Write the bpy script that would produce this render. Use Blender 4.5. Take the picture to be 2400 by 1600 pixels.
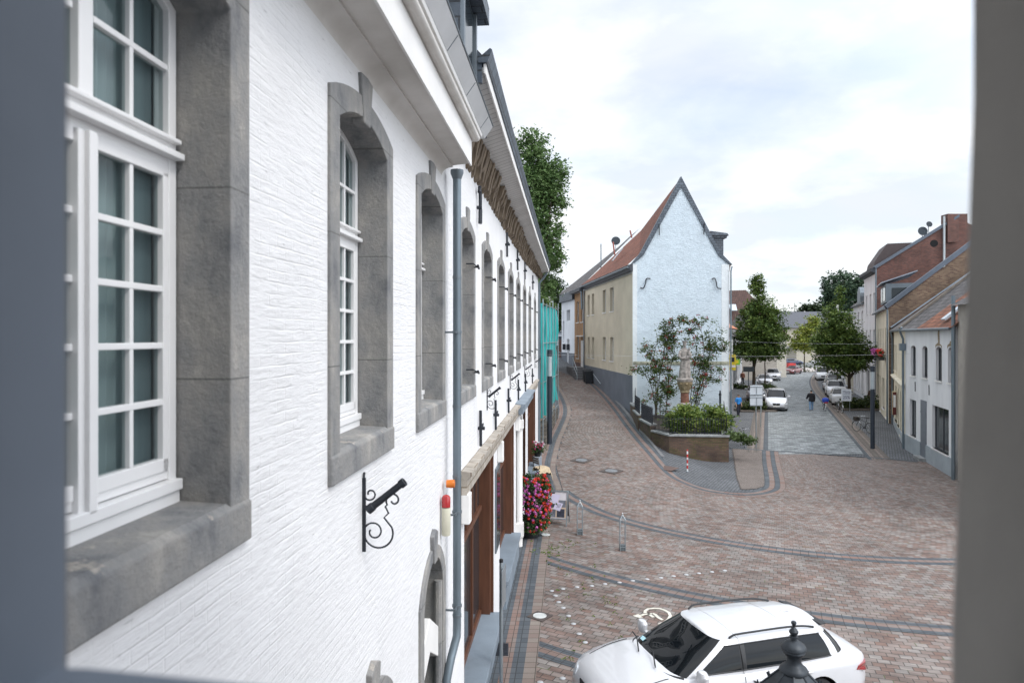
import bpy, bmesh, math, random
from mathutils import Vector, Matrix
random.seed(7)
for o in list(bpy.data.objects): bpy.data.objects.remove(o)
SC = bpy.context.scene
COL = SC.collection
R = math.radians
# ---------------------------------------------------------------- camera
CAMZ, F, HOR = 6.2, 1600.0, 790.0
cd = bpy.data.cameras.new('camera'); cam = bpy.data.objects.new('camera', cd); COL.objects.link(cam)
cam.location = (0, 0, CAMZ); cam.rotation_euler = (R(90), 0, 0)
cd.sensor_fit = 'HORIZONTAL'; cd.sensor_width = 36; cd.lens = 24
cd.shift_y = -10 / 2400.0
cd.clip_start = 0.05; cd.clip_end = 6000
cd.dof.use_dof = True; cd.dof.focus_distance = 15.0; cd.dof.aperture_fstop = 2.5
SC.camera = cam
SC.render.engine = 'CYCLES'
SC.render.resolution_x = 1024; SC.render.resolution_y = 682
# ---------------------------------------------------------------- world
SUN_EL, SUN_AZ = 50.0, 132.0     # azimuth: compass-like, 0 = +Y, 90 = +X
W = bpy.data.worlds.new('World'); SC.world = W; W.use_nodes = True
nt = W.node_tree; N = nt.nodes; L = nt.links
for n in list(N): N.remove(n)
wo = N.new('ShaderNodeOutputWorld'); bg = N.new('ShaderNodeBackground'); bg.inputs['Strength'].default_value = 0.12
sky = N.new('ShaderNodeTexSky'); sky.sky_type = 'NISHITA'; sky.sun_disc = False
sky.sun_elevation = R(SUN_EL); sky.sun_rotation = R(SUN_AZ)
tc = N.new('ShaderNodeTexCoord')
sep = N.new('ShaderNodeSeparateXYZ'); L.new(tc.outputs['Generated'], sep.inputs[0])
# flatten the direction onto a cloud layer
zz = N.new('ShaderNodeMath'); zz.operation = 'MAXIMUM'; L.new(sep.outputs['Z'], zz.inputs[0]); zz.inputs[1].default_value = 0.0
za = N.new('ShaderNodeMath'); za.operation = 'ADD'; L.new(zz.outputs[0], za.inputs[0]); za.inputs[1].default_value = 0.22
dx = N.new('ShaderNodeMath'); dx.operation = 'DIVIDE'; L.new(sep.outputs['X'], dx.inputs[0]); L.new(za.outputs[0], dx.inputs[1])
dy = N.new('ShaderNodeMath'); dy.operation = 'DIVIDE'; L.new(sep.outputs['Y'], dy.inputs[0]); L.new(za.outputs[0], dy.inputs[1])
cmb = N.new('ShaderNodeCombineXYZ'); L.new(dx.outputs[0], cmb.inputs[0]); L.new(dy.outputs[0], cmb.inputs[1]); cmb.inputs[2].default_value = 3.7
no = N.new('ShaderNodeTexNoise'); no.inputs['Scale'].default_value = 1.9; no.inputs['Detail'].default_value = 7; no.inputs['Roughness'].default_value = 0.52
no.inputs['Distortion'].default_value = 0.35
L.new(cmb.outputs[0], no.inputs['Vector'])
cr = N.new('ShaderNodeValToRGB'); cr.color_ramp.elements[0].position = 0.33; cr.color_ramp.elements[1].position = 0.60
cr.color_ramp.elements[0].color = (0.42, 0.42, 0.42, 1)
L.new(no.outputs['Fac'], cr.inputs[0])
no2 = N.new('ShaderNodeTexNoise'); no2.inputs['Scale'].default_value = 1.5; no2.inputs['Detail'].default_value = 7; no2.inputs['Roughness'].default_value = .55
L.new(cmb.outputs[0], no2.inputs['Vector'])
cr2 = N.new('ShaderNodeValToRGB')
cr2.color_ramp.elements[0].position = 0.40; cr2.color_ramp.elements[0].color = (7.3, 7.75, 8.4, 1)
cr2.color_ramp.elements[1].position = 0.56; cr2.color_ramp.elements[1].color = (9.8, 9.95, 10.2, 1)
L.new(no2.outputs['Fac'], cr2.inputs[0])
skm = N.new('ShaderNodeVectorMath'); skm.operation = 'SCALE'; skm.inputs['Scale'].default_value = 1.15
L.new(sky.outputs[0], skm.inputs[0])
skp = N.new('ShaderNodeVectorMath'); skp.operation = 'ADD'; skp.inputs[1].default_value = (3.0, 3.2, 3.4); L.new(skm.outputs[0], skp.inputs[0])
mx = N.new('ShaderNodeMix'); mx.data_type = 'RGBA'
L.new(cr.outputs[0], mx.inputs['Factor']); L.new(skp.outputs[0], mx.inputs['A']); L.new(cr2.outputs[0], mx.inputs['B'])
# the cloud deck is brighter on the side the sun stands behind
dt = N.new('ShaderNodeVectorMath'); dt.operation = 'DOT_PRODUCT'; L.new(tc.outputs['Generated'], dt.inputs[0])
dt.inputs[1].default_value = (math.sin(R(SUN_AZ)) * math.cos(R(SUN_EL)), math.cos(R(SUN_AZ)) * math.cos(R(SUN_EL)), math.sin(R(SUN_EL)))
mr = N.new('ShaderNodeMapRange'); mr.inputs['From Min'].default_value = .02; mr.inputs['From Max'].default_value = 1.0; mr.inputs['To Min'].default_value = .98; mr.inputs['To Max'].default_value = 2.5
L.new(dt.outputs['Value'], mr.inputs['Value'])
fin = N.new('ShaderNodeVectorMath'); fin.operation = 'SCALE'; L.new(mx.outputs['Result'], fin.inputs[0]); L.new(mr.outputs[0], fin.inputs['Scale'])
L.new(fin.outputs[0], bg.inputs['Color']); L.new(bg.outputs[0], wo.inputs[0])
sd = bpy.data.lights.new('sun', 'SUN'); sd.energy = 1.3; sd.angle = R(14); sd.color = (1.0, 0.96, 0.9)
so = bpy.data.objects.new('sun', sd); COL.objects.link(so)
sv = Vector((math.sin(R(SUN_AZ)) * math.cos(R(SUN_EL)), math.cos(R(SUN_AZ)) * math.cos(R(SUN_EL)), math.sin(R(SUN_EL))))
so.rotation_euler = sv.to_track_quat('Z', 'Y').to_euler(); so.location = (0, -10, 40)
SC.view_settings.view_transform = 'Standard'; SC.view_settings.look = 'None'
SC.view_settings.exposure = 0.05; SC.view_settings.gamma = 1

# ---------------------------------------------------------------- materials
MATS = {}
def principled(name):
    m = bpy.data.materials.new(name); m.use_nodes = True
    MATS[name] = m
    return m, m.node_tree.nodes, m.node_tree.links, m.node_tree.nodes['Principled BSDF']
def ramp(N, L, src, stops):
    r = N.new('ShaderNodeValToRGB'); e = r.color_ramp.elements
    while len(e) > len(stops): e.remove(e[-1])
    while len(e) < len(stops): e.new(0.5)
    for i, (p, c) in enumerate(stops):
        e[i].position = p; e[i].color = (c[0], c[1], c[2], 1) if len(c) == 3 else c
    L.new(src, r.inputs[0]); return r
def noise(N, L, scale, detail=4, vec=None, rough=0.55, stretch=None, coord='Object', dist=0):
    n = N.new('ShaderNodeTexNoise'); n.inputs['Scale'].default_value = scale; n.inputs['Detail'].default_value = detail
    n.inputs['Roughness'].default_value = rough; n.inputs['Distortion'].default_value = dist
    if vec is None:
        t = N.new('ShaderNodeTexCoord'); vec = t.outputs[coord]
    if stretch:
        mp = N.new('ShaderNodeMapping'); mp.inputs['Scale'].default_value = stretch; L.new(vec, mp.inputs['Vector']); vec = mp.outputs[0]
    L.new(vec, n.inputs['Vector']); return n
def sc(c, k): return tuple(max(0, min(1, x * k)) for x in c[:3])
def M(name, col=(.5, .5, .5), rough=0.6, metal=0.0, var=0.12, nscale=3.0, bump=0.0, bscale=30.0, spec=0.5, coat=0, stretch=None, emit=None, hue=None):
    if name in MATS: return MATS[name]
    m, N, L, b = principled(name)
    b.inputs['Roughness'].default_value = rough; b.inputs['Metallic'].default_value = metal
    b.inputs['Specular IOR Level'].default_value = spec
    if coat: b.inputs['Coat Weight'].default_value = coat; b.inputs['Coat Roughness'].default_value = 0.03
    n = noise(N, L, nscale, 6, stretch=stretch)
    c2 = hue if hue else sc(col, 1 + var)
    r = ramp(N, L, n.outputs['Fac'], [(0.3, sc(col, 1 - var)), (0.72, c2)])
    L.new(r.outputs[0], b.inputs['Base Color'])
    if bump:
        n2 = noise(N, L, bscale, 5, stretch=stretch)
        bp = N.new('ShaderNodeBump'); bp.inputs['Strength'].default_value = bump; bp.inputs['Distance'].default_value = 0.02
        L.new(n2.outputs['Fac'], bp.inputs['Height']); L.new(bp.outputs[0], b.inputs['Normal'])
    if emit:
        b.inputs['Emission Color'].default_value = (*emit[0], 1); b.inputs['Emission Strength'].default_value = emit[1]
    return m
def MBR(name, c1=None, c2=None, mortar=None, bw=0.22, bh=0.075, ms=0.008, bias=0.0, bump=0.5, rough=0.85, var=0.25, vscale=1.2, offset=0.5,
        stain=None, bdist=0.008, third=None, moss=None, wob=0.0, streak=0.0):
    """masonry or paving laid in metre UVs"""
    if name in MATS: return MATS[name]
    m, N, L, b = principled(name)
    b.inputs['Roughness'].default_value = rough
    uv = N.new('ShaderNodeUVMap')
    vec = uv.outputs[0]
    if wob:
        wn = noise(N, L, 3.0, 3, vec=vec); sub = N.new('ShaderNodeVectorMath'); sub.operation = 'SUBTRACT'; sub.inputs[1].default_value = (.5, .5, .5)
        L.new(wn.outputs['Color'], sub.inputs[0]); s2 = N.new('ShaderNodeVectorMath'); s2.operation = 'SCALE'; s2.inputs['Scale'].default_value = wob
        L.new(sub.outputs[0], s2.inputs[0]); ad = N.new('ShaderNodeVectorMath'); ad.operation = 'ADD'; L.new(vec, ad.inputs[0]); L.new(s2.outputs[0], ad.inputs[1]); vec = ad.outputs[0]
    br = N.new('ShaderNodeTexBrick'); L.new(vec, br.inputs['Vector'])
    br.inputs['Scale'].default_value = 1.0; br.inputs['Brick Width'].default_value = bw; br.inputs['Row Height'].default_value = bh
    br.inputs['Mortar Size'].default_value = ms; br.inputs['Mortar Smooth'].default_value = 0.15; br.inputs['Bias'].default_value = bias
    br.offset = offset
    br.inputs['Color1'].default_value = (*c1, 1); br.inputs['Color2'].default_value = (*c2, 1); br.inputs['Mortar'].default_value = (*mortar, 1)
    col = br.outputs['Color']
    if third:      # a share of odd blocks of a third colour
        b2 = N.new('ShaderNodeTexBrick'); L.new(vec, b2.inputs['Vector'])
        b2.inputs['Scale'].default_value = 1.0; b2.inputs['Brick Width'].default_value = bw; b2.inputs['Row Height'].default_value = bh
        b2.inputs['Mortar Size'].default_value = ms; b2.inputs['Mortar Smooth'].default_value = 0.15; b2.offset = offset
        b2.inputs['Bias'].default_value = -third[1]
        b2.inputs['Color1'].default_value = (0, 0, 0, 1); b2.inputs['Color2'].default_value = (1, 1, 1, 1); b2.inputs['Mortar'].default_value = (0, 0, 0, 1)
        # decorrelate by a second noise over the block grid
        nn = noise(N, L, 2.3, 1, vec=vec); mm = N.new('ShaderNodeMath'); mm.operation = 'MULTIPLY'
        L.new(b2.outputs['Color'], mm.inputs[0]); L.new(nn.outputs['Fac'], mm.inputs[1])
        gt = N.new('ShaderNodeMath'); gt.operation = 'GREATER_THAN'; gt.inputs[1].default_value = third[2]; L.new(mm.outputs[0], gt.inputs[0])
        mz = N.new('ShaderNodeMix'); mz.data_type = 'RGBA'; L.new(gt.outputs[0], mz.inputs['Factor']); L.new(col, mz.inputs['A'])
        mz.inputs['B'].default_value = (*third[0], 1); col = mz.outputs['Result']
    n = noise(N, L, vscale, 6, vec=vec)
    rr = ramp(N, L, n.outputs['Fac'], [(0.28, (1 - var,) * 3), (0.72, (1 + var * 0.6,) * 3)])
    mu = N.new('ShaderNodeMix'); mu.data_type = 'RGBA'; mu.blend_type = 'MULTIPLY'; mu.inputs['Factor'].default_value = 1
    L.new(col, mu.inputs['A']); L.new(rr.outputs[0], mu.inputs['B']); col = mu.outputs['Result']
    if streak:     # runs of lighter and darker blocks along the courses
        ns_ = noise(N, L, 1.0, 3, vec=vec, stretch=(1.3, 4.2, 1), rough=.7, dist=.4); rs_ = ramp(N, L, ns_.outputs['Fac'], [(.38, (1 - streak,) * 3), (.60, (1 + streak,) * 3)])
        m9 = N.new('ShaderNodeMix'); m9.data_type = 'RGBA'; m9.blend_type = 'MULTIPLY'; m9.inputs['Factor'].default_value = 1
        L.new(col, m9.inputs['A']); L.new(rs_.outputs[0], m9.inputs['B']); col = m9.outputs['Result']
    nf = noise(N, L, 60, 3, vec=vec); rf = ramp(N, L, nf.outputs['Fac'], [(0.3, (.86,) * 3), (0.7, (1.1,) * 3)])
    mu2 = N.new('ShaderNodeMix'); mu2.data_type = 'RGBA'; mu2.blend_type = 'MULTIPLY'; mu2.inputs['Factor'].default_value = 1
    L.new(col, mu2.inputs['A']); L.new(rf.outputs[0], mu2.inputs['B']); col = mu2.outputs['Result']
    if moss:       # growth in the joints, only in patches
        nm = noise(N, L, moss[1], 5, vec=vec); rm = ramp(N, L, nm.outputs['Fac'], [(moss[2], (0,) * 3), (moss[2] + .06, (1,) * 3)])
        mm = N.new('ShaderNodeMath'); mm.operation = 'MULTIPLY'; L.new(rm.outputs[0], mm.inputs[0]); L.new(br.outputs['Fac'], mm.inputs[1])
        m3 = N.new('ShaderNodeMix'); m3.data_type = 'RGBA'; L.new(mm.outputs[0], m3.inputs['Factor']); L.new(col, m3.inputs['A'])
        m3.inputs['B'].default_value = (*moss[0], 1); col = m3.outputs['Result']
    if stain:
        ns = noise(N, L, stain[1], 6, vec=vec); rs = ramp(N, L, ns.outputs['Fac'], [(stain[2], (0,) * 3), (stain[2] + .12, (1,) * 3)])
        m4 = N.new('ShaderNodeMix'); m4.data_type = 'RGBA'; L.new(rs.outputs[0], m4.inputs['Factor']); L.new(col, m4.inputs['A'])
        m4.inputs['B'].default_value = (*stain[0], 1); col = m4.outputs['Result']
    L.new(col, b.inputs['Base Color'])
    if bump:
        inv = N.new('ShaderNodeMath'); inv.operation = 'SUBTRACT'; inv.inputs[0].default_value = 1; L.new(br.outputs['Fac'], inv.inputs[1])
        nb = noise(N, L, 25, 4, vec=vec); ad = N.new('ShaderNodeMath'); ad.operation = 'MULTIPLY_ADD'
        L.new(nb.outputs['Fac'], ad.inputs[0]); ad.inputs[1].default_value = 0.5; L.new(inv.outputs[0], ad.inputs[2])
        bp = N.new('ShaderNodeBump'); bp.inputs['Strength'].default_value = bump; bp.inputs['Distance'].default_value = bdist
        L.new(ad.outputs[0], bp.inputs['Height']); L.new(bp.outputs[0], b.inputs['Normal'])
    return m
def MPAINT(name, col, strength=0.6, rows=0.07, dist=0.012, grime=None, gpos=0.62, var=.04):
    """painted rough brickwork: rows telegraph through the paint as broken ridges"""
    if name in MATS: return MATS[name]
    m, N, L, b = principled(name); b.inputs['Roughness'].default_value = 0.75
    uv = N.new('ShaderNodeUVMap'); vec = uv.outputs[0]
    wn = noise(N, L, 2.2, 4, vec=vec); s = N.new('ShaderNodeVectorMath'); s.operation = 'SUBTRACT'; s.inputs[1].default_value = (.5,) * 3; L.new(wn.outputs['Color'], s.inputs[0])
    s2 = N.new('ShaderNodeVectorMath'); s2.operation = 'SCALE'; s2.inputs['Scale'].default_value = 0.035; L.new(s.outputs[0], s2.inputs[0])
    ad = N.new('ShaderNodeVectorMath'); ad.operation = 'ADD'; L.new(vec, ad.inputs[0]); L.new(s2.outputs[0], ad.inputs[1])
    br = N.new('ShaderNodeTexBrick'); L.new(ad.outputs[0], br.inputs['Vector']); br.inputs['Scale'].default_value = 1
    br.inputs['Brick Width'].default_value = rows * 3.2; br.inputs['Row Height'].default_value = rows; br.inputs['Mortar Size'].default_value = rows * .12
    br.inputs['Mortar Smooth'].default_value = 1.0
    inv = N.new('ShaderNodeMath'); inv.operation = 'SUBTRACT'; inv.inputs[0].default_value = 1; L.new(br.outputs['Fac'], inv.inputs[1])
    n1 = noise(N, L, 16, 7, vec=vec, stretch=(.30, 1.5, 1), rough=.68); n2 = noise(N, L, 2.5, 3, vec=vec)
    mu = N.new('ShaderNodeMath'); mu.operation = 'MULTIPLY'; L.new(inv.outputs[0], mu.inputs[0]); L.new(n2.outputs['Fac'], mu.inputs[1])
    n2r = ramp(N, L, n2.outputs['Fac'], [(.42, (.05,) * 3), (.60, (.85,) * 3)]); L.new(n2r.outputs[0], mu.inputs[1])
    a2 = N.new('ShaderNodeMath'); a2.operation = 'MULTIPLY_ADD'; L.new(n1.outputs['Fac'], a2.inputs[0]); a2.inputs[1].default_value = 3.2; L.new(mu.outputs[0], a2.inputs[2])
    bp = N.new('ShaderNodeBump'); bp.inputs['Strength'].default_value = strength; bp.inputs['Distance'].default_value = dist
    L.new(a2.outputs[0], bp.inputs['Height']); L.new(bp.outputs[0], b.inputs['Normal'])
    r = ramp(N, L, noise(N, L, 1.1, 6, vec=vec).outputs['Fac'], [(0.3, sc(col, 1 - var)), (0.7, sc(col, 1 + var))])
    col_s = r.outputs[0]
    # dark pits in the joints
    pn = noise(N, L, 34, 4, vec=vec, stretch=(.28, 1.5, 1)); pr = ramp(N, L, pn.outputs['Fac'], [(.64, (0,) * 3), (.74, (.8,) * 3)])
    m3 = N.new('ShaderNodeMix'); m3.data_type = 'RGBA'; L.new(pr.outputs[0], m3.inputs['Factor']); L.new(col_s, m3.inputs['A']); m3.inputs['B'].default_value = (*sc(col, .55), 1)
    col_s = m3.outputs['Result']
    if grime:
        gn = noise(N, L, .6, 7, vec=vec, stretch=(1.5, .4, 1)); gr = ramp(N, L, gn.outputs['Fac'], [(gpos, (0,) * 3), (gpos + .2, (.6,) * 3)])
        m4 = N.new('ShaderNodeMix'); m4.data_type = 'RGBA'; L.new(gr.outputs[0], m4.inputs['Factor']); L.new(col_s, m4.inputs['A']); m4.inputs['B'].default_value = (*grime, 1)
        col_s = m4.outputs['Result']
    L.new(col_s, b.inputs['Base Color'])
    return m
def MGLASS(name, tint=(.03, .045, .05), alpha=0.0, rough=0.02, spec=.5):
    if name in MATS: return MATS[name]
    m, N, L, b = principled(name)
    b.inputs['Base Color'].default_value = (*tint, 1); b.inputs['Roughness'].default_value = rough
    b.inputs['Specular IOR Level'].default_value = spec; b.inputs['Coat Weight'].default_value = 0.0; b.inputs['Coat Roughness'].default_value = 0.02
    n = noise(N, L, 1.3, 2); bp = N.new('ShaderNodeBump'); bp.inputs['Strength'].default_value = 0.06; bp.inputs['Distance'].default_value = 0.02
    L.new(n.outputs['Fac'], bp.inputs['Height']); L.new(bp.outputs[0], b.inputs['Normal'])
    if alpha:
        out = [x for x in N if x.type == 'OUTPUT_MATERIAL'][0]
        tr = N.new('ShaderNodeBsdfTransparent'); tr.inputs[0].default_value = (.8, .88, .88, 1)
        mixs = N.new('ShaderNodeMixShader'); mixs.inputs[0].default_value = alpha
        L.new(b.outputs[0], mixs.inputs[1]); L.new(tr.outputs[0], mixs.inputs[2]); L.new(mixs.outputs[0], out.inputs[0])
    return m
def MLEAF(name, cols, rough=0.55):
    """foliage: colour varies from leaf clump to leaf clump through the crown"""
    if name in MATS: return MATS[name]
    m, N, L, b = principled(name); b.inputs['Roughness'].default_value = rough; b.inputs['Specular IOR Level'].default_value = .3
    g = N.new('ShaderNodeNewGeometry')
    n = noise(N, L, 1.3, 3)
    ad = N.new('ShaderNodeMath'); ad.operation = 'MULTIPLY_ADD'; L.new(g.outputs['Random Per Island'], ad.inputs[0]); ad.inputs[1].default_value = 0.45
    mm = N.new('ShaderNodeMath'); mm.operation = 'MULTIPLY'; mm.inputs[1].default_value = .75; L.new(n.outputs['Fac'], mm.inputs[0]); L.new(mm.outputs[0], ad.inputs[2])
    k = len(cols); r = ramp(N, L, ad.outputs[0], [(0.2 + 0.65 * i / max(1, k - 1), c) for i, c in enumerate(cols)])
    L.new(r.outputs[0], b.inputs['Base Color'])
    tr = N.new('ShaderNodeBsdfTranslucent'); L.new(r.outputs[0], tr.inputs[0]); ms = N.new('ShaderNodeMixShader'); ms.inputs[0].default_value = .25
    out = [x for x in N if x.type == 'OUTPUT_MATERIAL'][0]
    L.new(b.outputs[0], ms.inputs[1]); L.new(tr.outputs[0], ms.inputs[2]); L.new(ms.outputs[0], out.inputs[0])
    return m

# ---------------------------------------------------------------- mesh helpers
OFF = {}
def off_of(p):
    while p is not None:
        if p.name in OFF: return OFF[p.name]
        p = p.parent
    return Vector((0, 0, 0))
class MB:
    def __init__(s): s.v = []; s.f = []; s.m = []; s.sm = []; s.uv = {}; s.cur = 0; s.smooth = False
    def add(s, vs, fs, uvs=None):
        b = len(s.v); s.v += [tuple(v) for v in vs]
        for i, f in enumerate(fs):
            if uvs is not None: s.uv[len(s.f)] = [uvs[k] for k in f]
            s.f.append([b + k for k in f]); s.m.append(s.cur); s.sm.append(s.smooth)
        return s
    def quad(s, a, b, c, d): return s.add([a, b, c, d], [(0, 1, 2, 3)])
    def poly(s, pts): return s.add(pts, [tuple(range(len(pts)))])
    def box(s, x0, y0, z0, x1, y1, z1):
        v = [(x, y, z) for z in (z0, z1) for y in (y0, y1) for x in (x0, x1)]
        return s.add(v, [(0, 2, 3, 1), (4, 5, 7, 6), (0, 1, 5, 4), (1, 3, 7, 5), (3, 2, 6, 7), (2, 0, 4, 6)])
    def obox(s, c, ax, ay, az):     # oriented box: centre and three half-axis vectors
        c, ax, ay, az = Vector(c), Vector(ax), Vector(ay), Vector(az)
        v = [c + i * ax + j * ay + k * az for k in (-1, 1) for j in (-1, 1) for i in (-1, 1)]
        return s.add(v, [(0, 2, 3, 1), (4, 5, 7, 6), (0, 1, 5, 4), (1, 3, 7, 5), (3, 2, 6, 7), (2, 0, 4, 6)])
    def beam(s, a, b, w, h, up=(0, 0, 1)):
        a, b = Vector(a), Vector(b); d = (b - a); u = Vector(up)
        sd = d.cross(u)
        if sd.length < 1e-6: sd = d.cross(Vector((1, 0, 0)))
        sd.normalize(); uu = sd.cross(d).normalized()
        return s.obox((a + b) / 2, d / 2, sd * w / 2, uu * h / 2)
    def prism(s, pts, ex):          # planar polygon swept along vector ex
        n = len(pts); ex = Vector(ex); p = [Vector(q) for q in pts]
        v = p + [q + ex for q in p]
        return s.add(v, [tuple(range(n))[::-1], tuple(range(n, 2 * n))] + [(i, (i + 1) % n, n + (i + 1) % n, n + i) for i in range(n)])
    def tube(s, pts, r, n=8, cap=True, close=False):
        pts = [Vector(p) for p in pts]; rs = r if isinstance(r, (list, tuple)) else [r] * len(pts)
        k = len(pts); v = []; prev = None
        for i, p in enumerate(pts):
            if close: t = pts[(i + 1) % k] - pts[i - 1]
            else: t = pts[min(i + 1, k - 1)] - pts[max(i - 1, 0)]
            if t.length < 1e-9: t = Vector((0, 0, 1))
            t.normalize()
            if prev is None:
                a = Vector((0, 0, 1)) if abs(t.z) < .9 else Vector((1, 0, 0)); a = (a - t * a.dot(t)).normalized()
            else:
                a = prev - t * prev.dot(t); a = a.normalized() if a.length > 1e-6 else t.orthogonal().normalized()
            prev = a; b = t.cross(a)
            for j in range(n):
                th = 2 * math.pi * j / n; v.append(p + (a * math.cos(th) + b * math.sin(th)) * rs[i])
        f = []
        for i in range(k if close else k - 1):
            i2 = (i + 1) % k
            for j in range(n): f.append((i * n + j, i * n + (j + 1) % n, i2 * n + (j + 1) % n, i2 * n + j))
        if cap and not close: f.append(tuple(range(n))[::-1]); f.append(tuple((k - 1) * n + j for j in range(n)))
        return s.add(v, f)
    def lathe(s, prof, c=(0, 0, 0), n=20, sx=1, sy=1):
        v = []; f = []; k = len(prof)
        for r, z in prof:
            for j in range(n):
                th = 2 * math.pi * j / n; v.append((c[0] + r * sx * math.cos(th), c[1] + r * sy * math.sin(th), c[2] + z))
        for i in range(k - 1):
            for j in range(n): f.append((i * n + j, i * n + (j + 1) % n, (i + 1) * n + (j + 1) % n, (i + 1) * n + j))
        f.append(tuple(range(n))[::-1]); f.append(tuple((k - 1) * n + j for j in range(n)))
        return s.add(v, f)
    def build(s, name, mats, parent=None, smooth=False, bevel=0, off=None, ang=35):
        me = bpy.data.meshes.new(name)
        o_ = off if off is not None else off_of(parent)
        me.from_pydata([(x - o_[0], y - o_[1], z - o_[2]) for x, y, z in s.v], [], s.f)
        me.update()
        for i, p in enumerate(me.polygons): p.material_index = s.m[i]; p.use_smooth = smooth or s.sm[i]
        if not isinstance(mats, (list, tuple)): mats = [mats]
        for m in mats: me.materials.append(m)
        ul = me.uv_layers.new(name='UVMap')
        for i, p in enumerate(me.polygons):
            if i in s.uv:
                for k, li in enumerate(p.loop_indices): ul.data[li].uv = s.uv[i][k]
                continue
            n = p.normal
            if abs(n.z) > 0.85:
                for li in p.loop_indices: c = s.v[me.loops[li].vertex_index]; ul.data[li].uv = (c[0], c[1])
            else:
                t = Vector((-n.y, n.x, 0)).normalized(); b = n.cross(t)
                for li in p.loop_indices:
                    c = Vector(s.v[me.loops[li].vertex_index]); ul.data[li].uv = (c.dot(t), c.dot(b))
        bm = bmesh.new(); bm.from_mesh(me); bmesh.ops.recalc_face_normals(bm, faces=bm.faces); bm.to_mesh(me); bm.free()
        if smooth and ang < 180:
            try: me.set_sharp_from_angle(angle=R(ang))
            except Exception: pass
        o = bpy.data.objects.new(name, me); COL.objects.link(o)
        if parent is not None: o.parent = parent
        if bevel:
            md = o.modifiers.new('bevel', 'BEVEL'); md.width = bevel; md.segments = 2; md.limit_method = 'ANGLE'; md.angle_limit = R(40)
        return o
def tag(o, label=None, cat=None, group=None, kind=None):
    if label: o['label'] = label
    if cat: o['category'] = cat
    if group: o['group'] = group
    if kind: o['kind'] = kind
    return o
def thing(name, label, cat, loc=(0, 0, 0), rz=0.0, group=None, world=True):
    """Empty at the thing's base. world=True: its parts are written in world coordinates."""
    o = bpy.data.objects.new(name, None); COL.objects.link(o); o.location = loc; o.rotation_euler = (0, 0, rz)
    o.empty_display_size = .2
    OFF[o.name] = Vector(loc) if world else Vector((0, 0, 0))
    return tag(o, label, cat, group)
def copy_tree(o, parent=None):
    c = o.copy(); COL.objects.link(c); c.parent = parent
    for ch in list(o.children): copy_tree(ch, c)
    return c
def place(o, loc, rz=0.0, label=None, s=None):
    o.location = loc; o.rotation_euler = (0, 0, rz)
    if label: o['label'] = label
    if s: o.scale = (s, s, s)
    return o
def text_mesh(txt, size, mat, name='lettering', parent=None, mtx=None, ext=0.002):
    cu = bpy.data.curves.new(name, 'FONT'); cu.body = txt; cu.size = size; cu.extrude = ext; cu.align_x = 'CENTER'; cu.align_y = 'CENTER'
    t = bpy.data.objects.new(name, cu); COL.objects.link(t)
    dg = bpy.context.evaluated_depsgraph_get(); me = bpy.data.meshes.new_from_object(t.evaluated_get(dg))
    bpy.data.objects.remove(t)
    me.materials.clear(); me.materials.append(mat)
    if mtx is not None: me.transform(mtx)
    o = bpy.data.objects.new(name, me); COL.objects.link(o); o.parent = parent
    return o

# ---------------------------------------------------------------- terrain and picture-to-place helpers
def interp(tab, x):
    if x <= tab[0][0]: return tab[0][1]
    for (a, va), (b, vb) in zip(tab, tab[1:]):
        if x <= b: return va + (vb - va) * (x - a) / (b - a)
    return tab[-1][1]
HT = [(24, 0), (30, .28), (34, .55), (44, 1.2), (58, 2.4), (64, 3.1), (75, 4.0), (100, 4.6), (200, 4.6), (400, 0)]
def gz(x, y):
    if y <= 24: return 0.0
    xl = min(9.0, 6.5 + (y - 34) * .13); xr = max(xl + 2.0, .375 * y - 2.6)
    t = max(0, min(1, (x - xl) / (xr - xl))); t = t * t * (3 - 2 * t)
    return interp(HT, y) * (1 - t)
def G(u, v, dz=0.0):
    """ground point seen at photo position (u, v)"""
    y = 9920 / max(1, v - HOR)
    for _ in range(25):
        x = (u - 1200) / F * y; z = gz(x, y)
        y = .5 * y + .5 * (CAMZ - z) * F / max(1, v - HOR)
    x = (u - 1200) / F * y
    return Vector((x, y, gz(x, y) + dz))
def P(u, v, y): return Vector(((u - 1200) / F * y, y, CAMZ - (v - HOR) / F * y))
SD = Vector((.351, .936, 0)); SN = Vector((.936, -.351, 0))      # right-hand street: along, to the right
def ST(t, y, z=0.0):        # street frame: t metres right of the left kerb at depth y
    return Vector((.375 * y + t / .936, y, z))
# ================================================================ GROUND
m_setts = MBR('grey_setts', (0.108, 0.115, 0.126), (0.164, 0.171, 0.182), (0.042, 0.045, 0.049), bw=.15, bh=.14, ms=.02, bump=.7, var=.3, wob=.05, vscale=.5)
xs = [-3000, -800, -200, -80, -40, -20] + [-10 + .5 * i for i in range(121)] + [55, 65, 90, 140, 300, 900, 3000]
ys = [-300, -60, -10, 5, 15, 20, 24] + [24.5 + .5 * i for i in range(112)] + [85, 90, 100, 110, 120, 150, 200, 300, 400, 900, 4000]
mb = MB(); nx = len(xs)
for y in ys:
    for x in xs: mb.v.append((x, y, gz(x, y) - .02))
for j in range(len(ys) - 1):
    for i in range(nx - 1):
        a = j * nx + i; mb.f.append([a, a + 1, a + nx + 1, a + nx]); mb.m.append(0); mb.sm.append(False)
tag(mb.build('ground', m_setts), kind='structure')

WX = lambda y, o=0.0: -1.6 + .085 * y + o * .9964      # facade plane of the white building
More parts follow.
